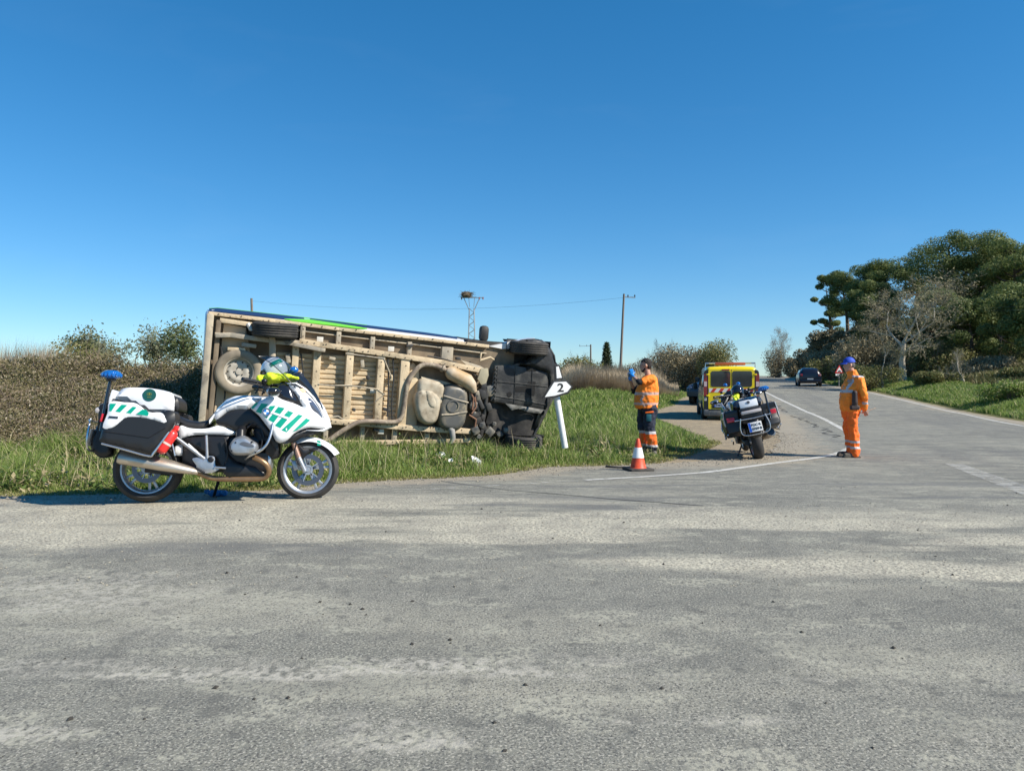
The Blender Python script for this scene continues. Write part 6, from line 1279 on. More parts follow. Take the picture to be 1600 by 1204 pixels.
# helmets and gloves
def helmet(M, shell, trim, lab, name='helmet'):
    M = M @ Matrix.Scale(.88, 4); e = empty(name, M, lab, 'helmet'); s = MB(); pr = []
    for t in np.linspace(0, math.pi*.70, 14): pr.append((.135*math.sin(t)+.0, .15*math.cos(t)))
    pr += [(.118, -.095), (.105, -.085), (0.001, .05)]
    s.lathe(pr, (0, 0, 0), 'z', 32); s.v = [(x*1.12+(.02 if x > 0 and z < -.03 else 0), y*.92, z) for x, y, z in s.v]; obj('shell', flipfix(s), shell, e)
    vz = MB(); 
    for i in range(9):
        for j in range(15):
            a = math.radians(-62+124*j/14); b = math.radians(-30+50*i/8); vz.v.append((.156*math.cos(a)*math.cos(b)*1.0, .130*math.sin(a)*math.cos(b), .152*math.sin(b)-.0))
    vz.f = [(i*15+j, i*15+j+1, (i+1)*15+j+1, (i+1)*15+j) for i in range(8) for j in range(14)]; vz.m = [0]*len(vz.f); vz.v = [(x*1.03, y*1.03, z) for x, y, z in vz.v]; obj('visor', flipfix(vz), BGL, e)
    ch = MB()
    for i in range(4):
        for j in range(15):
            a = math.radians(-85+170*j/14); b = [-.28, -.40, -.52, -.60][i]; ch.v.append(((.160 if i < 3 else .148)*math.cos(a), .132*math.sin(a), .15*math.sin(b)*1.15))
    ch.f = [(i*15+j, i*15+j+1, (i+1)*15+j+1, (i+1)*15+j) for i in range(3) for j in range(14)]; ch.m = [0]*len(ch.f); o = obj('chin_bar', flipfix(ch), shell, e); sm = o.modifiers.new('s', 'SOLIDIFY'); sm.thickness = .02
    for s_ in (-1, 1):
        st_ = MB(); 
        for i in range(3):
            for j in range(9): a = math.radians(s_*(95+60*j/8)); b = .15+.16*i; st_.v.append((.1545*math.cos(a)*math.cos(b)*.99, .1275*math.sin(a)*math.cos(b)*.99, .152*math.sin(b)))
        st_.f = [(i*9+j, i*9+j+1, (i+1)*9+j+1, (i+1)*9+j) for i in range(2) for j in range(8)]; st_.m = [0]*len(st_.f); o = obj('band', flipfix(st_), trim, e); sm = o.modifiers.new('s', 'SOLIDIFY'); sm.thickness = .006; sm.offset = 1
    return e
p = B1 @ q1(1165, 150, .0); helmet(Matrix.Translation(p) @ (B1.to_3x3() @ Matrix.Rotation(math.pi-.15, 3, 'Z') @ Matrix.Rotation(.55, 3, 'Y')).to_4x4(), BW, BG, 'white helmet with a green band resting behind the windscreen of the large white motorcycle')
gl = MB(); random.seed(8)
for k_, (dx, dy, dz) in enumerate(((0, 0, 0), (.09, -.04, .015))):
    gl.ball((dx, dy, dz), (.085, .05, .04)); 
    for i in range(4): gl.cap((dx+.05, dy-.03+.02*i, dz), (dx+.13, dy-.045+.028*i, dz-.02), .017, .013, 8)
    gl.cap((dx-.02, dy+.04, dz), (dx+.03, dy+.08, dz), .017, .013, 8); gl.cap((dx-.05, dy, dz), (dx-.13, dy, dz+.015), .045, .05, 10)
o = obj('gloves', remeshed(gl, .008, 2, .008, 25), HIV, ang=180); o.matrix_world = Matrix.Translation(B1 @ q1(1170, 208, -.16)) @ B1.to_3x3().to_4x4() @ Matrix.Rotation(-.1, 4, 'Y'); tag(o, 'pair of bright yellow gloves below the white helmet on the large white motorcycle', 'gloves')
p = W(1152, 612, 13.62); helmet(Matrix.Translation(p) @ Matrix.Rotation(math.radians(-100), 4, 'Z') @ Matrix.Rotation(-.5, 4, 'Y'), BGL, mat('silver_band', (.7, .7, .72), rough=.3, metal=.4), 'black helmet with silver bands on top of the motorcycle by the yellow van')
p = W(1149, 621, 13.45); g2 = remeshed(gl, .008, 2, .008, 25); o = obj('gloves', g2, HIV, ang=180); o.scale = (.7, .7, .7); o.location = p; o.rotation_euler = (.3, -.6, 1.2); tag(o, 'yellow gloves tucked under the black helmet on the leaning motorcycle', 'gloves')
# ------------------------------------------------------------------ cars (local: x forward, y left, z up, origin under the rear axle line at ground)
def shell(stations, NS=40, e=.35):
    """stations: x, zbottom, ztop, hw_bottom, hw_belt, hw_roof, zbelt"""
    mb = MB(); vs = []
    for (x, zb, zt, hb, hm, hr, zm) in stations:
        half = [(0, zb), (hb*.9, zb), (hb, zb+.04), (hm*.995, zb+.18), (hm, zb+(zm-zb)*.6), (hm*.985, zm), (hm*.955, zm+(zt-zm)*.25), (hr+(hm-hr)*.32, zm+(zt-zm)*.6), (hr+.03, zt-.10), (hr-.01, zt-.035), (hr-.09, zt-.008), (hr*.4, zt+.012), (0, zt+.015)]
        ring = half+[(-y, z) for y, z in half[-2:0:-1]]; vs += [(x, y, z) for y, z in ring]; n = len(ring)
    k = len(stations); mb.add(vs, [(i*n+j, i*n+(j+1) % n, (i+1)*n+(j+1) % n, (i+1)*n+j) for i in range(k-1) for j in range(n)]+[tuple(range(n)), tuple((k-1)*n+j for j in range(n))])
    return flipfix(mb)
def yz(mb, x0, poly, th=.012, sgn=-1):
    """flat plate on a rear face: polygon of (y,z)"""
    n = len(poly); ar = sum(poly[i-1][0]*poly[i][1]-poly[i][0]*poly[i-1][1] for i in range(n)); vs = [(x0, y, z) for y, z in poly]+[(x0+sgn*th, y, z) for y, z in poly]
    mb.add(vs, [tuple(range(n)), tuple(range(2*n-1, n-1, -1))]+[(i, (i+1) % n, (i+1) % n+n, i+n) for i in range(n)]); return flipfix(mb)
def rrect(y0, z0, y1, z1, r, k=4):
    out = []
    for cx, cz, a in ((y1-r, z0+r, -90), (y1-r, z1-r, 0), (y0+r, z1-r, 90), (y0+r, z0+r, 180)):
        for i in range(k+1): t = math.radians(a+90*i/k); out.append((cx+r*math.cos(t), cz+r*math.sin(t)))
    return out
def cwheel(parent, c, R, wd, rimm, ya=.93):
    e = empty('wheel', Matrix.Identity(4)); e.parent = parent; hw = wd/2; s = 1 if c[1] > 0 else -1; c = (c[0], c[1]+s*.02, c[2])
    obj('wheel_arch', flipfix(MB().lathe([(0, s*ya), (R*1.2, s*ya), (R*1.22, s*(ya-.06)), (0, s*(ya-.06))], (c[0], 0, c[2]+.01), 'y', 30)), BLK2, e)
    pr = [(R*.62, -hw*.8), (R*.7, -hw), (R*.9, -hw), (R*.98, -hw*.8), (R, -hw*.4), (R, hw*.4), (R*.98, hw*.8), (R*.9, hw), (R*.7, hw), (R*.62, hw*.8)]
    obj('tyre', flipfix(MB().lathe(pr, c, 'y', 36)), RUB, e); s = 1 if c[1] > 0 else -1
    r_ = MB().lathe([(R*.63, s*hw*.9), (R*.58, s*hw*.6), (R*.3, s*hw*.7), (R*.1, s*hw*.85), (.001, s*hw*.85)], c, 'y', 30); 
    obj('rim', flipfix(r_), rimm, e); h = MB()
    for i in range(7): a = 6.283*i/7; h.ball((c[0]+R*.42*math.cos(a), c[1]+s*hw*.66, c[2]+R*.42*math.sin(a)), (R*.10, .01, R*.10), 8, 5)
    obj('rim_openings', h, BLK2, e)
YEL = mat('service_yellow', (.88, .66, .0), (.80, .60, .0), rough=.28, scale=1, coat=.5); GRYB = mat('grey_bumper', (.10, .105, .11), (.15, .15, .145), rough=.6, scale=6); WNG = mat('tinted_window', (.018, .022, .03), (.028, .033, .042), rough=.05, scale=2.5, spec=.8)
LAMP = mat('tail_lamp_red', (.25, .012, .015), rough=.15, coat=.8); LAMPC = mat('tail_lamp_clear', (.6, .45, .45), rough=.15, coat=.8); AMB = mat('amber_bar', (.45, .10, .02), rough=.25, coat=.5)
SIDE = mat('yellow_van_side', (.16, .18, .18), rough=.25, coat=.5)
b = W(1142.5, 658, 26.4); yM = upright(b.x, b.y, gz(b.x, b.y+.3)+.0, (.2, 1)); yv = empty('yellow_van', yM, 'bright yellow service van with red and white chevrons seen from behind in the lay-by', 'van')
H_ = EYE+(HZ-572)/F*26.4-yM.translation.z
S = [(0.0, .26, H_-.10, .84, .90, .76, .98), (.04, .30, H_-.05, .90, .945, .80, .98), (.15, .30, H_-.01, .92, .955, .81, .98), (1, .30, H_, .93, .96, .82, .98), (3.0, .30, H_, .93, .96, .82, .98), (3.5, .30, H_-.08, .93, .96, .80, 1.0), (3.9, .3, H_-.35, .93, .95, .76, 1.02), (4.3, .3, 1.28, .92, .94, .74, 1.05), (4.7, .3, 1.1, .88, .92, .7, .95), (4.9, .35, .9, .78, .82, .6, .8)]
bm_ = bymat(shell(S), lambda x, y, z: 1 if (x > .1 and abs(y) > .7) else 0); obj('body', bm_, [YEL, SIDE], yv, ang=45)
obj('rear_frame', yz(MB(), -.0, rrect(-.93, .28, .93, H_-.12, .12), .02), mat('lamp_black', (.03, .03, .034), rough=.3), yv)
for s in (1, -1):
    dr = empty('rear_door', Matrix.Identity(4)); dr.parent = yv; y0, y1 = (.008, .775) if s > 0 else (-.775, -.008)
    obj('door_panel', yz(MB(), -.02, rrect(y0, .37, y1, H_-.11, .06), .03), YEL, dr, ang=30)
    obj('door_window', yz(MB(), -.052, rrect(y0+(.02 if s > 0 else .08), 1.17, y1-(.08 if s > 0 else .02), H_-.17, .07), .006), WNG, dr)
    for zz in (.86, 1.6): obj('hinge', MB().box((-.065, s*.80, zz), (.04, .10, .055), ch=.01), YEL, dr)
    # chevrons: red slanted bars on white
    obj('chevron_ground', yz(MB(), -.052, [(y0+.02, .98), (y1-.02, .98), (y1-.02, 1.12), (y0+.02, 1.12)], .003), mat('reflective_white', (.74, .72, .68), rough=.4), dr)
    for k_ in range(3):
        ya = y0+.06+.26*k_; ps = [(s*0+ya, .98), (ya+.12, .98), (ya+.12-.10*1, 1.12), (ya-.10, 1.12)]; ps = [(max(y0+.02, min(y1-.02, p_[0])), p_[1]) for p_ in ps]; obj('chevron', yz(MB(), -.0555, ps, .002), mat('reflective_red', (.60, .04, .03), rough=.4), dr)
    e = empty('rear_lamp', Matrix.Identity(4)); e.parent = yv
    obj('lamp_lens', yz(MB(), -.015, rrect(s*.875-.062, .84, s*.875+.062, 1.62, .03), .035), LAMP, e, ang=30); obj('lamp_clear', yz(MB(), -.052, rrect(s*.875-.05, 1.18, s*.875+.05, 1.36, .02), .004), LAMPC, e); obj('lamp_clear', yz(MB(), -.052, rrect(s*.875-.045, .68, s*.875+.045, .80, .02), .004), mat('reversing_lens', (.5, .48, .44), rough=.2), e)
obj('plate_recess', yz(MB(), -.05, rrect(-.12, .42, .66, .65, .04), .006), mat('recess_dark', (.05, .045, .02), rough=.5), yv)
PWB = mat('plate_blueish', (.55, .60, .72), rough=.4); obj('number_plate', yz(MB(), -.057, rrect(.06, .465, .58, .585, .01), .01), PWB, yv); obj('plate_band', yz(MB(), -.068, rrect(.535, .47, .578, .58, .005), .002), MATS['eu_blue'], yv)
obj('plate_number', text_mb('0481 LSK', .105, Matrix.Translation((-.07, .31, .525)) @ Matrix(((0, 0, -1, 0), (-1, 0, 0, 0), (0, 1, 0, 0), (0, 0, 0, 1))), .001), SB, yv)
obj('door_badge', yz(MB(), -.051, [(.30, .72), (.56, .72), (.56, .74), (.30, .74)], .004), CHR, yv); obj('door_handle', MB().box((-.07, -.06, .93), (.04, .16, .06), ch=.015), BLK2, yv)
obj('rear_bumper', MB().box((-.02, 0, .26), (.22, 1.86, .22), ch=.05), GRYB, yv); obj('bumper_step', MB().box((-.03, 0, .375), (.20, 1.5, .03), ch=.01), BLK2, yv)
obj('high_brake_light', yz(MB(), -.05, rrect(.06, H_-.15, .32, H_-.10, .01), .015), LAMP, yv)
obj('light_bar', MB().box((.55, 0, H_+.09), (.28, 1.05, .10), ch=.03), AMB, yv)
for s in (1, -1): obj('roof_rack_bar', MB().tube([(.45, s*.85, H_-.03), (.45, s*.85, H_+.10), (.45, s*.5, H_+.10)], .02, 8), CHR, yv)
obj('roof_rack_bar', MB().tube([(.44, -.86, H_+.12), (.44, .86, H_+.12)], .018, 8), CHR, yv)
for x in (.75, 3.9):
    for s in (1, -1): cwheel(yv, (x, s*.86, .33), .33, .22, ALU, .962)
for s in (1, -1): obj('door_mirror', MB().box((3.5, s*1.08, 1.15), (.12, .16, .26), ch=.04), BLK2, yv)
for s in (1, -1):
    for xa, xb in ((.25, 1.5), (1.6, 2.5), (2.65, 3.4)): mbx = MB().bar(((xa+xb)/2-.0, s*.925, 1.38), ((xa+xb)/2+.001, s*.925, 1.38), .02, .02) ; 
    obj('side_window', MB().box((1.9, s*.905, 1.38), (2.9, .03, .42), Matrix.Rotation(s*.20, 3, 'X'), ch=.01), WNG, yv)
# dark blue off-roader half hidden behind the yellow van
DBL = mat('dark_blue_paint', (.014, .02, .036), rough=.35, coat=.2); b = W(1074, 637, 36)
sM_ = upright(9.25, 36.3, gz(8.8, 36), (-.62, -.78)); sv = empty('dark_suv', sM_ @ Matrix.Translation((-3.45, 0.0, 0)), 'dark blue off-road car mostly hidden behind the left side of the yellow van', 'car')
S = [(-.8, .45, 1.0, .78, .85, .7, .8), (-.75, .4, 1.55, .86, .92, .7, 1.05), (-.5, .38, 1.74, .88, .93, .68, 1.08), (.8, .36, 1.80, .9, .94, .68, 1.1), (1.7, .36, 1.76, .9, .94, .66, 1.1), (2.1, .36, 1.5, .9, .94, .70, 1.1), (2.45, .36, 1.14, .9, .93, .78, 1.05), (3.2, .36, 1.05, .9, .92, .74, .95), (3.55, .4, .98, .86, .88, .66, .85), (3.68, .45, .8, .78, .8, .6, .7)]
obj('body', shell(S), DBL, sv, ang=45)
for s in (1, -1):
    obj('side_window', MB().box((.7, s*.84, 1.38), (2.1, .02, .40), Matrix.Rotation(s*.32, 3, 'X')), WNG, sv); obj('door_mirror', MB().box((2.0, s*1.02, 1.24), (.14, .22, .22), ch=.05), BLK2, sv)
    for x in (0, 2.75):
        cwheel(sv, (x, s*.85, .36), .36, .24, ALU, .945); obj('wheel_arch', flipfix(MB().lathe([(.43, s*.94), (.49, s*.965), (.49, s*.90), (.43, s*.90)], (x, 0, .36), 'y', 20, a0=.05, a1=math.pi-.05)), GRYB, sv)
    obj('headlight', MB().ball((3.58, s*.66, .82), (.08, .16, .09)), HL, sv)
obj('windscreen', MB().box((2.08, 0, 1.42), (.5, 1.3, .02), Matrix.Rotation(.72, 3, 'Y')), WNG, sv)
# dark hatchback on the road
DK = mat('black_blue_paint', (.006, .008, .018), rough=.3, coat=.3); b = W(1265, 604, 61); kM = upright(b.x, b.y, gz(b.x, b.y)+.01, (.30, 1)); hc = empty('dark_hatchback', kM, 'dark blue hatchback driving away on the far right of the road', 'car')
S = [(-.62, .32, .95, .70, .78, .6, .7), (-.6, .28, 1.05, .76, .84, .62, .85), (-.45, .26, 1.30, .80, .86, .60, .92), (-.25, .25, 1.43, .82, .87, .58, .95), (.6, .24, 1.49, .83, .87, .57, .95), (1.4, .24, 1.46, .83, .87, .56, .95), (2.0, .24, 1.2, .83, .87, .6, .95), (2.4, .24, .98, .83, .86, .65, .9), (3.1, .26, .86, .8, .82, .6, .75), (3.3, .3, .7, .7, .72, .5, .6)]
obj('body', shell(S), DK, hc, ang=45)
obj('rear_window', MB().box((-.475, 0, 1.17), (.02, 1.12, .36), Matrix.Rotation(math.radians(32), 3, 'Y'), ch=.008), WNG, hc)
for s in (1, -1):
    obj('tail_lamp', MB().box((-.60, s*.68, .92), (.08, .20, .20), ch=.02), LAMP, hc, label=None)
    obj('side_window', MB().box((.7, s*.755, 1.17), (1.7, .02, .34), Matrix.Rotation(s*.45, 3, 'X')), WNG, hc); obj('door_mirror', MB().box((1.7, s*.95, 1.02), (.1, .14, .12), ch=.03), DK, hc)
    for x in (0, 2.5): cwheel(hc, (x, s*.785, .30), .30, .19, ALU, .865)
obj('lamp_glint', MB().box((-.642, -.70, .95), (.01, .10, .07)), LAMPC, hc)
obj('number_plate', MB().box((-.63, .0, .60), (.02, .46, .10)), PW, hc); obj('rear_bumper', MB().box((-.60, 0, .45), (.14, 1.55, .24), ch=.05), DK, hc); obj('exhaust_tip', MB().tube([(-.68, -.5, .30), (-.5, -.5, .30)], .035, 8), CHR, hc)

grime(YEL, (.45, .36, .05), 3, .58, .75, .5); grime(GRYB, (.3, .27, .2), 5, .5, .65, .7); grime(MATS['cone_orange'], (.25, .08, .05), 9, .55, .7, .7)
# ------------------------------------------------------------------ people (local: x = the way they face, y = left, z up, origin between the feet)
SKIN = mat('skin', (.50, .29, .20), (.44, .24, .17), rough=.55, scale=20); HAIR = mat('black_hair', (.018, .014, .012), rough=.8, bump=.6, bscale=90)
HVO = mat('hivis_orange', (1.0, .27, .022), (.95, .22, .015), rough=.75, scale=5, bump=.5, bscale=9); HVR = mat('hivis_trouser_orange', (1.0, .17, .012), (.9, .14, .01), rough=.75, scale=5, bump=.5, bscale=9)
REF = mat('grey_reflective', (.40, .40, .42), (.52, .50, .50), rough=.45, scale=8); REFP = mat('pinkish_reflective', (.60, .34, .26), (.5, .38, .34), rough=.5, scale=8); NVY = mat('navy_cloth', (.012, .017, .034), (.022, .028, .05), rough=.85, scale=7, bump=.5, bscale=12)
BLKC = mat('dark_sleeve', (.014, .013, .016), rough=.85); BOOT = mat('boot_leather', (.05, .045, .04), (.12, .11, .10), rough=.7, scale=14); BOOTG = mat('grey_boot', (.16, .15, .14), (.09, .085, .08), rough=.7, scale=10)
NIT = mat('blue_glove', (.015, .22, .62), rough=.4, coat=.3); CAPB = mat('blue_cap', (.012, .05, .38), (.02, .075, .5), rough=.7, scale=9)
def head_blob(mb, c, s=1.0, tilt=0.0, yaw=0.0):
    """head with brow, nose, lips, chin, ears; c = centre of skull"""
    R = Matrix.Rotation(yaw, 3, 'Z') @ Matrix.Rotation(tilt, 3, 'Y'); T = lambda x, y, z: Vector(c)+R @ (Vector((x, y, z))*s)
    mb.ball(T(-.01, 0, .02), (.098*s, .076*s, .105*s), 20, 14, R=R); mb.ball(T(.02, 0, -.045), (.072*s, .058*s, .078*s), 16, 12, R=R); mb.cap(T(.03, 0, -.085), T(.062, 0, -.098), .034*s, .022*s)
    mb.cap(T(.088, 0, .015), T(.108, 0, -.022), .011*s, .014*s, 8); mb.ball(T(.080, 0, .03), (.016*s, .05*s, .012*s), 10, 6, R=R)
    mb.ball(T(.084, 0, -.052), (.013*s, .024*s, .006*s), 8, 6, R=R); mb.ball(T(.082, 0, -.064), (.013*s, .022*s, .007*s), 8, 6, R=R)
    for k in (1, -1): mb.ball(T(-.005, k*.080, -.005), (.022*s, .012*s, .032*s), 10, 8, R=R); mb.ball(T(.066, k*.030, .008), (.017*s, .016*s, .011*s), 8, 6, R=R)
    return T
def hand(mb, w_, d, n, curl=.7, s=1.0, thumb=1):
    """palm from wrist w_ along d, palm normal n; four unequal fingers curling to n, thumb leaving the side"""
    d = Vector(d).normalized(); n = (Vector(n)-d*Vector(n).dot(d)).normalized(); l = n.cross(d).normalized(); w_ = Vector(w_)
    for k in (-.026, -.009, .009, .026): mb.cap(w_+l*k*.7*s, w_+d*.085*s+l*k*s, .014*s, .013*s, 8)
    for k, L_ in zip((-.032, -.011, .011, .031), (.062, .078, .084, .074)):
        p = w_+d*.088*s+l*k*s; a = curl
        for j, f_ in enumerate((.45, .32, .25)):
            dd = d*math.cos(a)+n*math.sin(a); q = p+dd*L_*f_*s; mb.cap(p, q, (.0095-.001*j)*s, (.0088-.001*j)*s, 8); p = q; a += curl*.8
    p = w_+d*.025*s+l*.030*thumb*s; q = p+(d*.6+l*.6*thumb+n*.4).normalized()*.045*s; mb.cap(p, q, .013*s, .011*s, 8); mb.cap(q, q+(d*.85+n*.45).normalized()*.035*s, .011*s, .009*s, 8)
# --- man in navy trousers holding something up in gloved hands
P1 = upright(2.53, 13.9, gz(2.53, 13.9)-.02, (-1, .10)); k1 = (706-554)/F*13.9/1.80
m1 = empty('person', P1 @ Matrix.Scale(k1, 4), 'dark haired man in orange vest and navy trousers photographing with raised blue gloved hands', 'person')
nb = MB(); T = head_blob(nb, (.075, 0, 1.655), 1.0, tilt=.12)
nb.cap((.02, 0, 1.44), (.055, 0, 1.60), .062, .056); nb.rings([(.0, 0, .88, .12, .15), (.02, 0, 1.1, .13, .16), (.0, 0, 1.3, .12, .18), (-.01, 0, 1.42, .08, .14)], 20)
SL, EL, WL = Vector((-.02, .21, 1.405)), Vector((.20, .29, 1.345)), Vector((.325, .12, 1.47)); SR_, ER, WR = Vector((.0, -.20, 1.40)), Vector((.27, -.22, 1.17)), Vector((.355, -.03, 1.40))
for a, b_, c_ in ((SL, EL, WL), (SR_, ER, WR)): nb.cap(a, b_, .048, .040); nb.cap(b_, c_, .040, .027)
hand(nb, WL, (.10, -.15, .9), (.1, -.9, -.2), .75, 1.05, 1); hand(nb, WR, (.05, .18, .9), (.2, .9, 0), .75, 1.05, -1)
for s, x in ((1, -.02), (-1, .08)): nb.cap((x, s*.10, .92), (x+.01, s*.11, .50), .075, .055); nb.cap((x+.01, s*.11, .50), (x-.02, s*.11, .10), .052, .038)
body = remeshed(nb, .009, 3); bymat(body, lambda x, y, z: 1 if ((Vector((x, y, z))-WL).length < .2 and z > WL.z-.02 and x > .2 and z < 1.75 and x > .22) or ((Vector((x, y, z))-WR).length < .2 and z > WR.z-.03 and x > .25) else 0)
obj('body', body, [SKIN, NIT], m1, ang=180)
hb_ = MB(); hb_.ball(T(-.022, 0, .040), (.104, .083, .095), 20, 14); hb_.ball(T(-.05, 0, -.01), (.07, .075, .08), 16, 12); hr = remeshed(hb_, .010, 2, .006, 40); fr = [f for f in hr.f if True]
hr2 = MB(); keep = [i for i, f in enumerate(hr.f) if not (sum(hr.v[k][0] for k in f)/4 > .085 and sum(hr.v[k][2] for k in f)/4 < 1.715)]; hr2.v = hr.v; hr2.f = [hr.f[i] for i in keep]; hr2.m = [0]*len(keep); obj('hair', hr2, HAIR, m1, ang=180)
bd2 = MB(); bd2.cap(T(.02, .045, -.06), T(.055, .02, -.098), .022, .022); bd2.cap(T(.02, -.045, -.06), T(.055, -.02, -.098), .022, .022); bd2.cap(T(.055, .0, -.100), T(.068, 0, -.092), .028, .022); obj('beard', remeshed(bd2, .008, 2), HAIR, m1, ang=180)
vj = MB(); vj.rings([(.055, 0, .86, .205, .235), (.06, 0, .95, .215, .235), (.055, 0, 1.10, .215, .235), (.035, 0, 1.25, .195, .24), (.01, 0, 1.36, .165, .235), (-.005, 0, 1.43, .13, .19), (.0, 0, 1.475, .085, .10)], 28, p=2.3)
vj.cap(SL, SL.lerp(EL, .62), .088, .075, 14); vj.cap(SR_, SR_.lerp(ER, .45), .088, .078, 14)
vj = remeshed(vj, .013, 3, .020, 10)
def vestmat(x, y, z):
    if abs(y) > .235+.0 and z > 1.26: return 0
    if 1.115 < z < 1.165 or .925 < z < .975: return 1
    if abs(x-.17+abs(z-1.02)*.55) < .022 and .9 < z < 1.12 and y > 0: return 1
    return 0
obj('vest', bymat(vj, vestmat), [HVO, REFP], m1, ang=180)
for nm, a, b_, t0, t1, r0, r1 in (('sleeve', SL, EL, .45, 1.0, .058, .055), ('sleeve', SR_, ER, .35, 1.0, .058, .055)):
    p = a.lerp(b_, t0); s_ = MB(); s_.cap(p, b_, r0, r1); s_.cap(b_, b_.lerp(WL if nm and a is SL else WR, .22), r1, .046); obj('sleeve', remeshed(s_, .010, 2, .006, 16), BLKC, m1, ang=180)
tj = MB(); tj.rings([(.02, 0, .80, .165, .195), (.03, 0, .90, .18, .205), (.03, 0, .96, .175, .20)], 24)
for s, x in ((1, -.01), (-1, .09)):
    tj.cap((x, s*.095, .84), (x+.02, s*.105, .50), .135, .108, 14); tj.cap((x+.02, s*.105, .52), (x-.035, s*.11, .17), .108, .092, 14)
tj = remeshed(tj, .013, 2, .026, 9)
obj('trousers', bymat(tj, lambda x, y, z: 1 if (.16 < z < .20 or .40 < z < .45) else (2 if .2 <= z <= .40 else 0)), [NVY, REF, HVR], m1, ang=180)
obj('thigh_pocket', MB().box((.03, .238, .70), (.09, .02, .13), Matrix.Rotation(-.06, 3, 'X'), ch=.008), mat('teal_print', (.012, .12, .15), rough=.7), m1); obj('pocket_flap', MB().box((.02, .238, .80), (.15, .02, .03), Matrix.Rotation(.12, 3, 'Y'), ch=.008), HVR, m1)
obj('pocket_slit', MB().box((.14, .232, 1.085), (.17, .012, .012), Matrix.Rotation(.35, 3, 'Z')), BLKC, m1)
for s, x in ((1, -.04), (-1, .06)):
    bt = MB(); bt.cap((x, s*.115, .22), (x-.01, s*.115, .09), .060, .058); bt.cap((x-.03, s*.115, .055), (x+.17, s*.12, .045), .055, .042); bt.box((x+.06, s*.117, .02), (.30, .10, .035), ch=.01); obj('boot', remeshed(bt, .010, 2), [BOOTG, BOOT][0], m1, ang=180)
ph = MB().box((WL+WR)/2+Vector((.04, -.01, .085)), (.012, .085, .16), Matrix.Rotation(-.1, 3, 'Y'), ch=.004); o = obj('mobile_phone', ph, BGL); o.matrix_world = P1 @ Matrix.Scale(k1, 4); tag(o, 'black phone held up between the blue gloves of the man in navy trousers', 'phone')
# --- man in full orange with the blue cap
P2 = upright(5.95, 13.25, gz(5.95, 13.25)+.012, (-1, .02)); k2 = (715-559)/F*13.25/1.80; P2 = P2 @ Matrix.Diagonal((.92, .94, 1, 1))
m2 = empty('person', P2 @ Matrix.Scale(k2, 4), 'stout man in orange rain jacket and trousers with a blue cap standing on the road', 'person')
nb = MB(); T = head_blob(nb, (.045, 0, 1.655), 1.0, tilt=.10, yaw=.0); nb.cap((-.05, 0, 1.42), (.02, 0, 1.60), .068, .062)
nb.rings([(.0, 0, .88, .15, .16), (.03, 0, 1.1, .17, .18), (.0, 0, 1.3, .14, .19), (-.03, 0, 1.42, .09, .14)], 20)
SL, EL, WL = Vector((-.07, .22, 1.385)), Vector((-.13, .26, 1.10)), Vector((-.20, .13, .86)); SR_, ER, WR = Vector((-.07, -.22, 1.385)), Vector((-.13, -.27, 1.085)), Vector((-.245, -.06, .89))
for a, b_, c_ in ((SL, EL, WL), (SR_, ER, WR)): nb.cap(a, b_, .050, .042); nb.cap(b_, c_, .042, .028)
hand(nb, WL, (-.35, -.2, -.75), (-.4, -.8, .2), .5, 1.05, 1); hand(nb, WR, (-.2, .5, -.7), (-.5, .7, 0), .6, 1.05, -1)
for s in (1, -1): nb.cap((0, s*.10, .92), (.0, s*.11, .50), .08, .06); nb.cap((.0, s*.11, .50), (-.02, s*.11, .08), .055, .04)
obj('body', remeshed(nb, .009, 3), SKIN, m2, ang=180)
jk = MB(); jk.rings([(.01, 0, .83, .165, .21), (.02, 0, .90, .18, .22), (.03, 0, 1.02, .19, .225), (.015, 0, 1.15, .18, .23), (-.015, 0, 1.28, .165, .23), (-.045, 0, 1.38, .14, .21), (-.045, 0, 1.46, .105, .155), (-.02, 0, 1.51, .09, .10), (.0, 0, 1.56, .088, .092)], 28, p=2.25)
jk.cap(SL, EL, .082, .070, 14); jk.cap(EL, WL.lerp(EL, .12), .070, .054, 14); jk.cap(SR_, ER, .082, .070, 14); jk.cap(ER, WR.lerp(ER, .12), .070, .054, 14)
jk = remeshed(jk, .013, 2, .030, 9)
def jm(x, y, z):
    arm = abs(y) > .215 or x < -.19
    if arm and z < 1.25: return 1 if .955+.0 < z < 1.0 else 0
    if 1.165 < z < 1.215: return 1
    if abs(abs(y)-.15) < .022 and z > 1.21 and (x > .02 or x < -.2): return 1
    if 1.44 < z < 1.47 and abs(y) > .11: return 1
    return 0
obj('jacket', bymat(jk, jm), [HVO, REF], m2, ang=180)
tj = MB(); tj.rings([(.01, 0, .72, .14, .19), (.01, 0, .80, .155, .20), (.01, 0, .90, .16, .20)], 24)
for s, x in ((1, .01), (-1, -.01)): tj.cap((x+.01, s*.10, .78), (x-.0, s*.115, .48), .120, .095, 14); tj.cap((x-.0, s*.115, .48), (x-.03, s*.12, .14), .095, .086, 14); tj.cap((x-.03, s*.12, .16), (x-.02, s*.12, .09), .086, .09)
tj = remeshed(tj, .013, 2, .032, 9); obj('trousers', bymat(tj, lambda x, y, z: 1 if (.165 < z < .205 or .265 < z < .31) else 0), [HVR, REF], m2, ang=180)
for s in (1, -1):
    bt = MB(); bt.cap((-.04, s*.125, .10), (-.04, s*.125, .07), .065, .060); bt.cap((-.05, s*.125, .05), (.17, s*.14, .045), .055, .045); bt.box((.05, s*.13, .018), (.33, .11, .034), ch=.01); obj('boot', remeshed(bt, .010, 2), mat('brown_boot', (.12, .10, .07), (.07, .06, .05), rough=.8, scale=9), m2, ang=180)
cpb = MB()
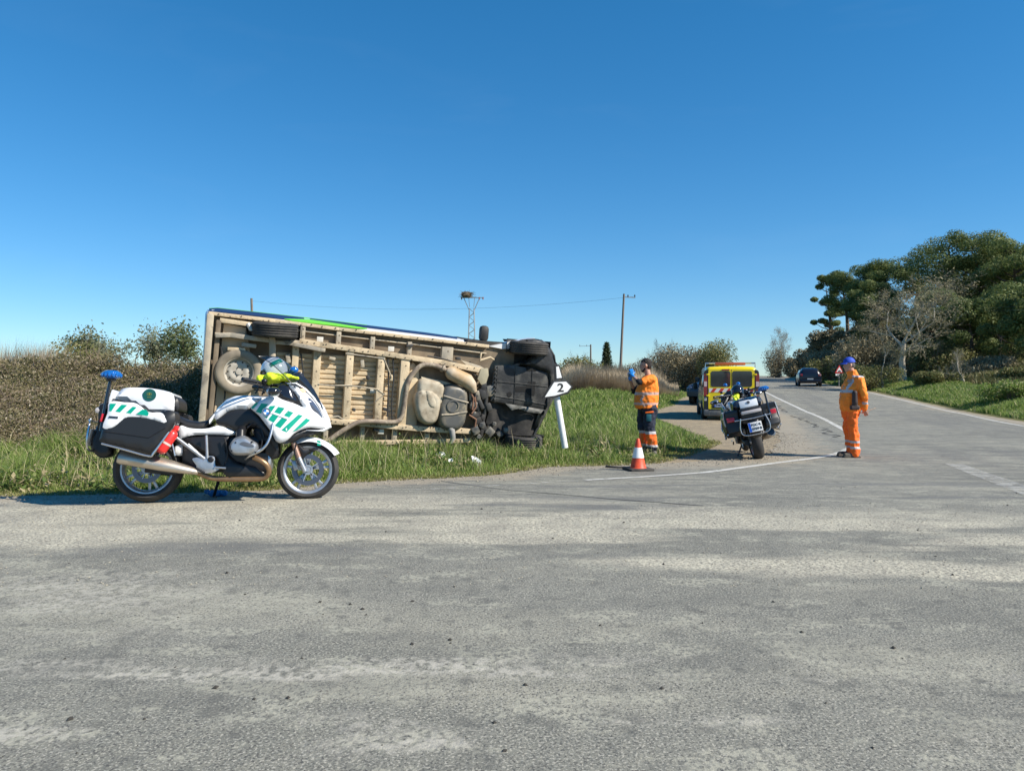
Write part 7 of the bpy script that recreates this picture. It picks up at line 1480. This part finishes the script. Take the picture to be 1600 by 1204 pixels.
for i in range(9):
    t = i/8*math.pi/2
    for j in range(28): a = 6.283*j/28; cpb.v.append((.115*math.cos(a)*math.cos(t)+0, .092*math.sin(a)*math.cos(t), .105*math.sin(t)+.0))
cpb.f = [(i*28+j, i*28+(j+1) % 28, (i+1)*28+(j+1) % 28, (i+1)*28+j) for i in range(8) for j in range(28)]; cpb.m = [0]*len(cpb.f)
ce = empty('cap', Matrix.Translation(T(-.012, 0, .045)) @ Matrix.Rotation(.08, 4, 'Y')); ce.parent = m2; obj('crown', flipfix(cpb), CAPB, ce)
vz = MB(); 
for i in range(6):
    for j in range(15): a = math.radians(-58+116*j/14); r_ = 1+.62*i/5*math.cos(a)**.6; vz.v.append((.113*math.cos(a)*r_, .090*math.sin(a)*(1+.12*i/5), -.018*(i/5)**1.5+.008-.02*(math.sin(a)**2)*(i/5)))
vz.f = [(i*15+j, i*15+j+1, (i+1)*15+j+1, (i+1)*15+j) for i in range(5) for j in range(14)]; vz.m = [0]*len(vz.f); o = obj('visor', flipfix(vz), CAPB, ce); sm = o.modifiers.new('s', 'SOLIDIFY'); sm.thickness = .004
hb_ = MB(); hb_.ball(T(-.025, 0, .0), (.093, .080, .07), 20, 14); obj('hair', remeshed(hb_, .010, 2, .003, 40), mat('grey_hair', (.09, .08, .07), rough=.85), m2, ang=180)
rd = MB(); rd.cap((.045, .265, 1.00), (.045, .265, 1.16), .055, .05, 14); rd.box((.045, .265, .90), (.18, .07, .08), ch=.02); rd.box((.045, .265, 1.03), (.105, .075, .22), ch=.03)
o = obj('radio_pouch', remeshed(rd, .010, 2), mat('brown_black_pouch', (.045, .028, .024), rough=.7), ang=180); o.matrix_world = P2 @ Matrix.Scale(k2, 4); tag(o, 'dark pouch hanging at the hip of the man in full orange', 'pouch')
st_ = MB().tube([tuple(WL+Vector((-.08, -.03, -.02))), tuple(WL+Vector((-.22, .0, .03)))], .006, 6); o = obj('held_stick', st_, mat('pale_stick', (.6, .5, .35), rough=.6)); o.matrix_world = P2 @ Matrix.Scale(k2, 4); tag(o, 'thin pale stick in the hand of the man in the blue cap', 'stick')
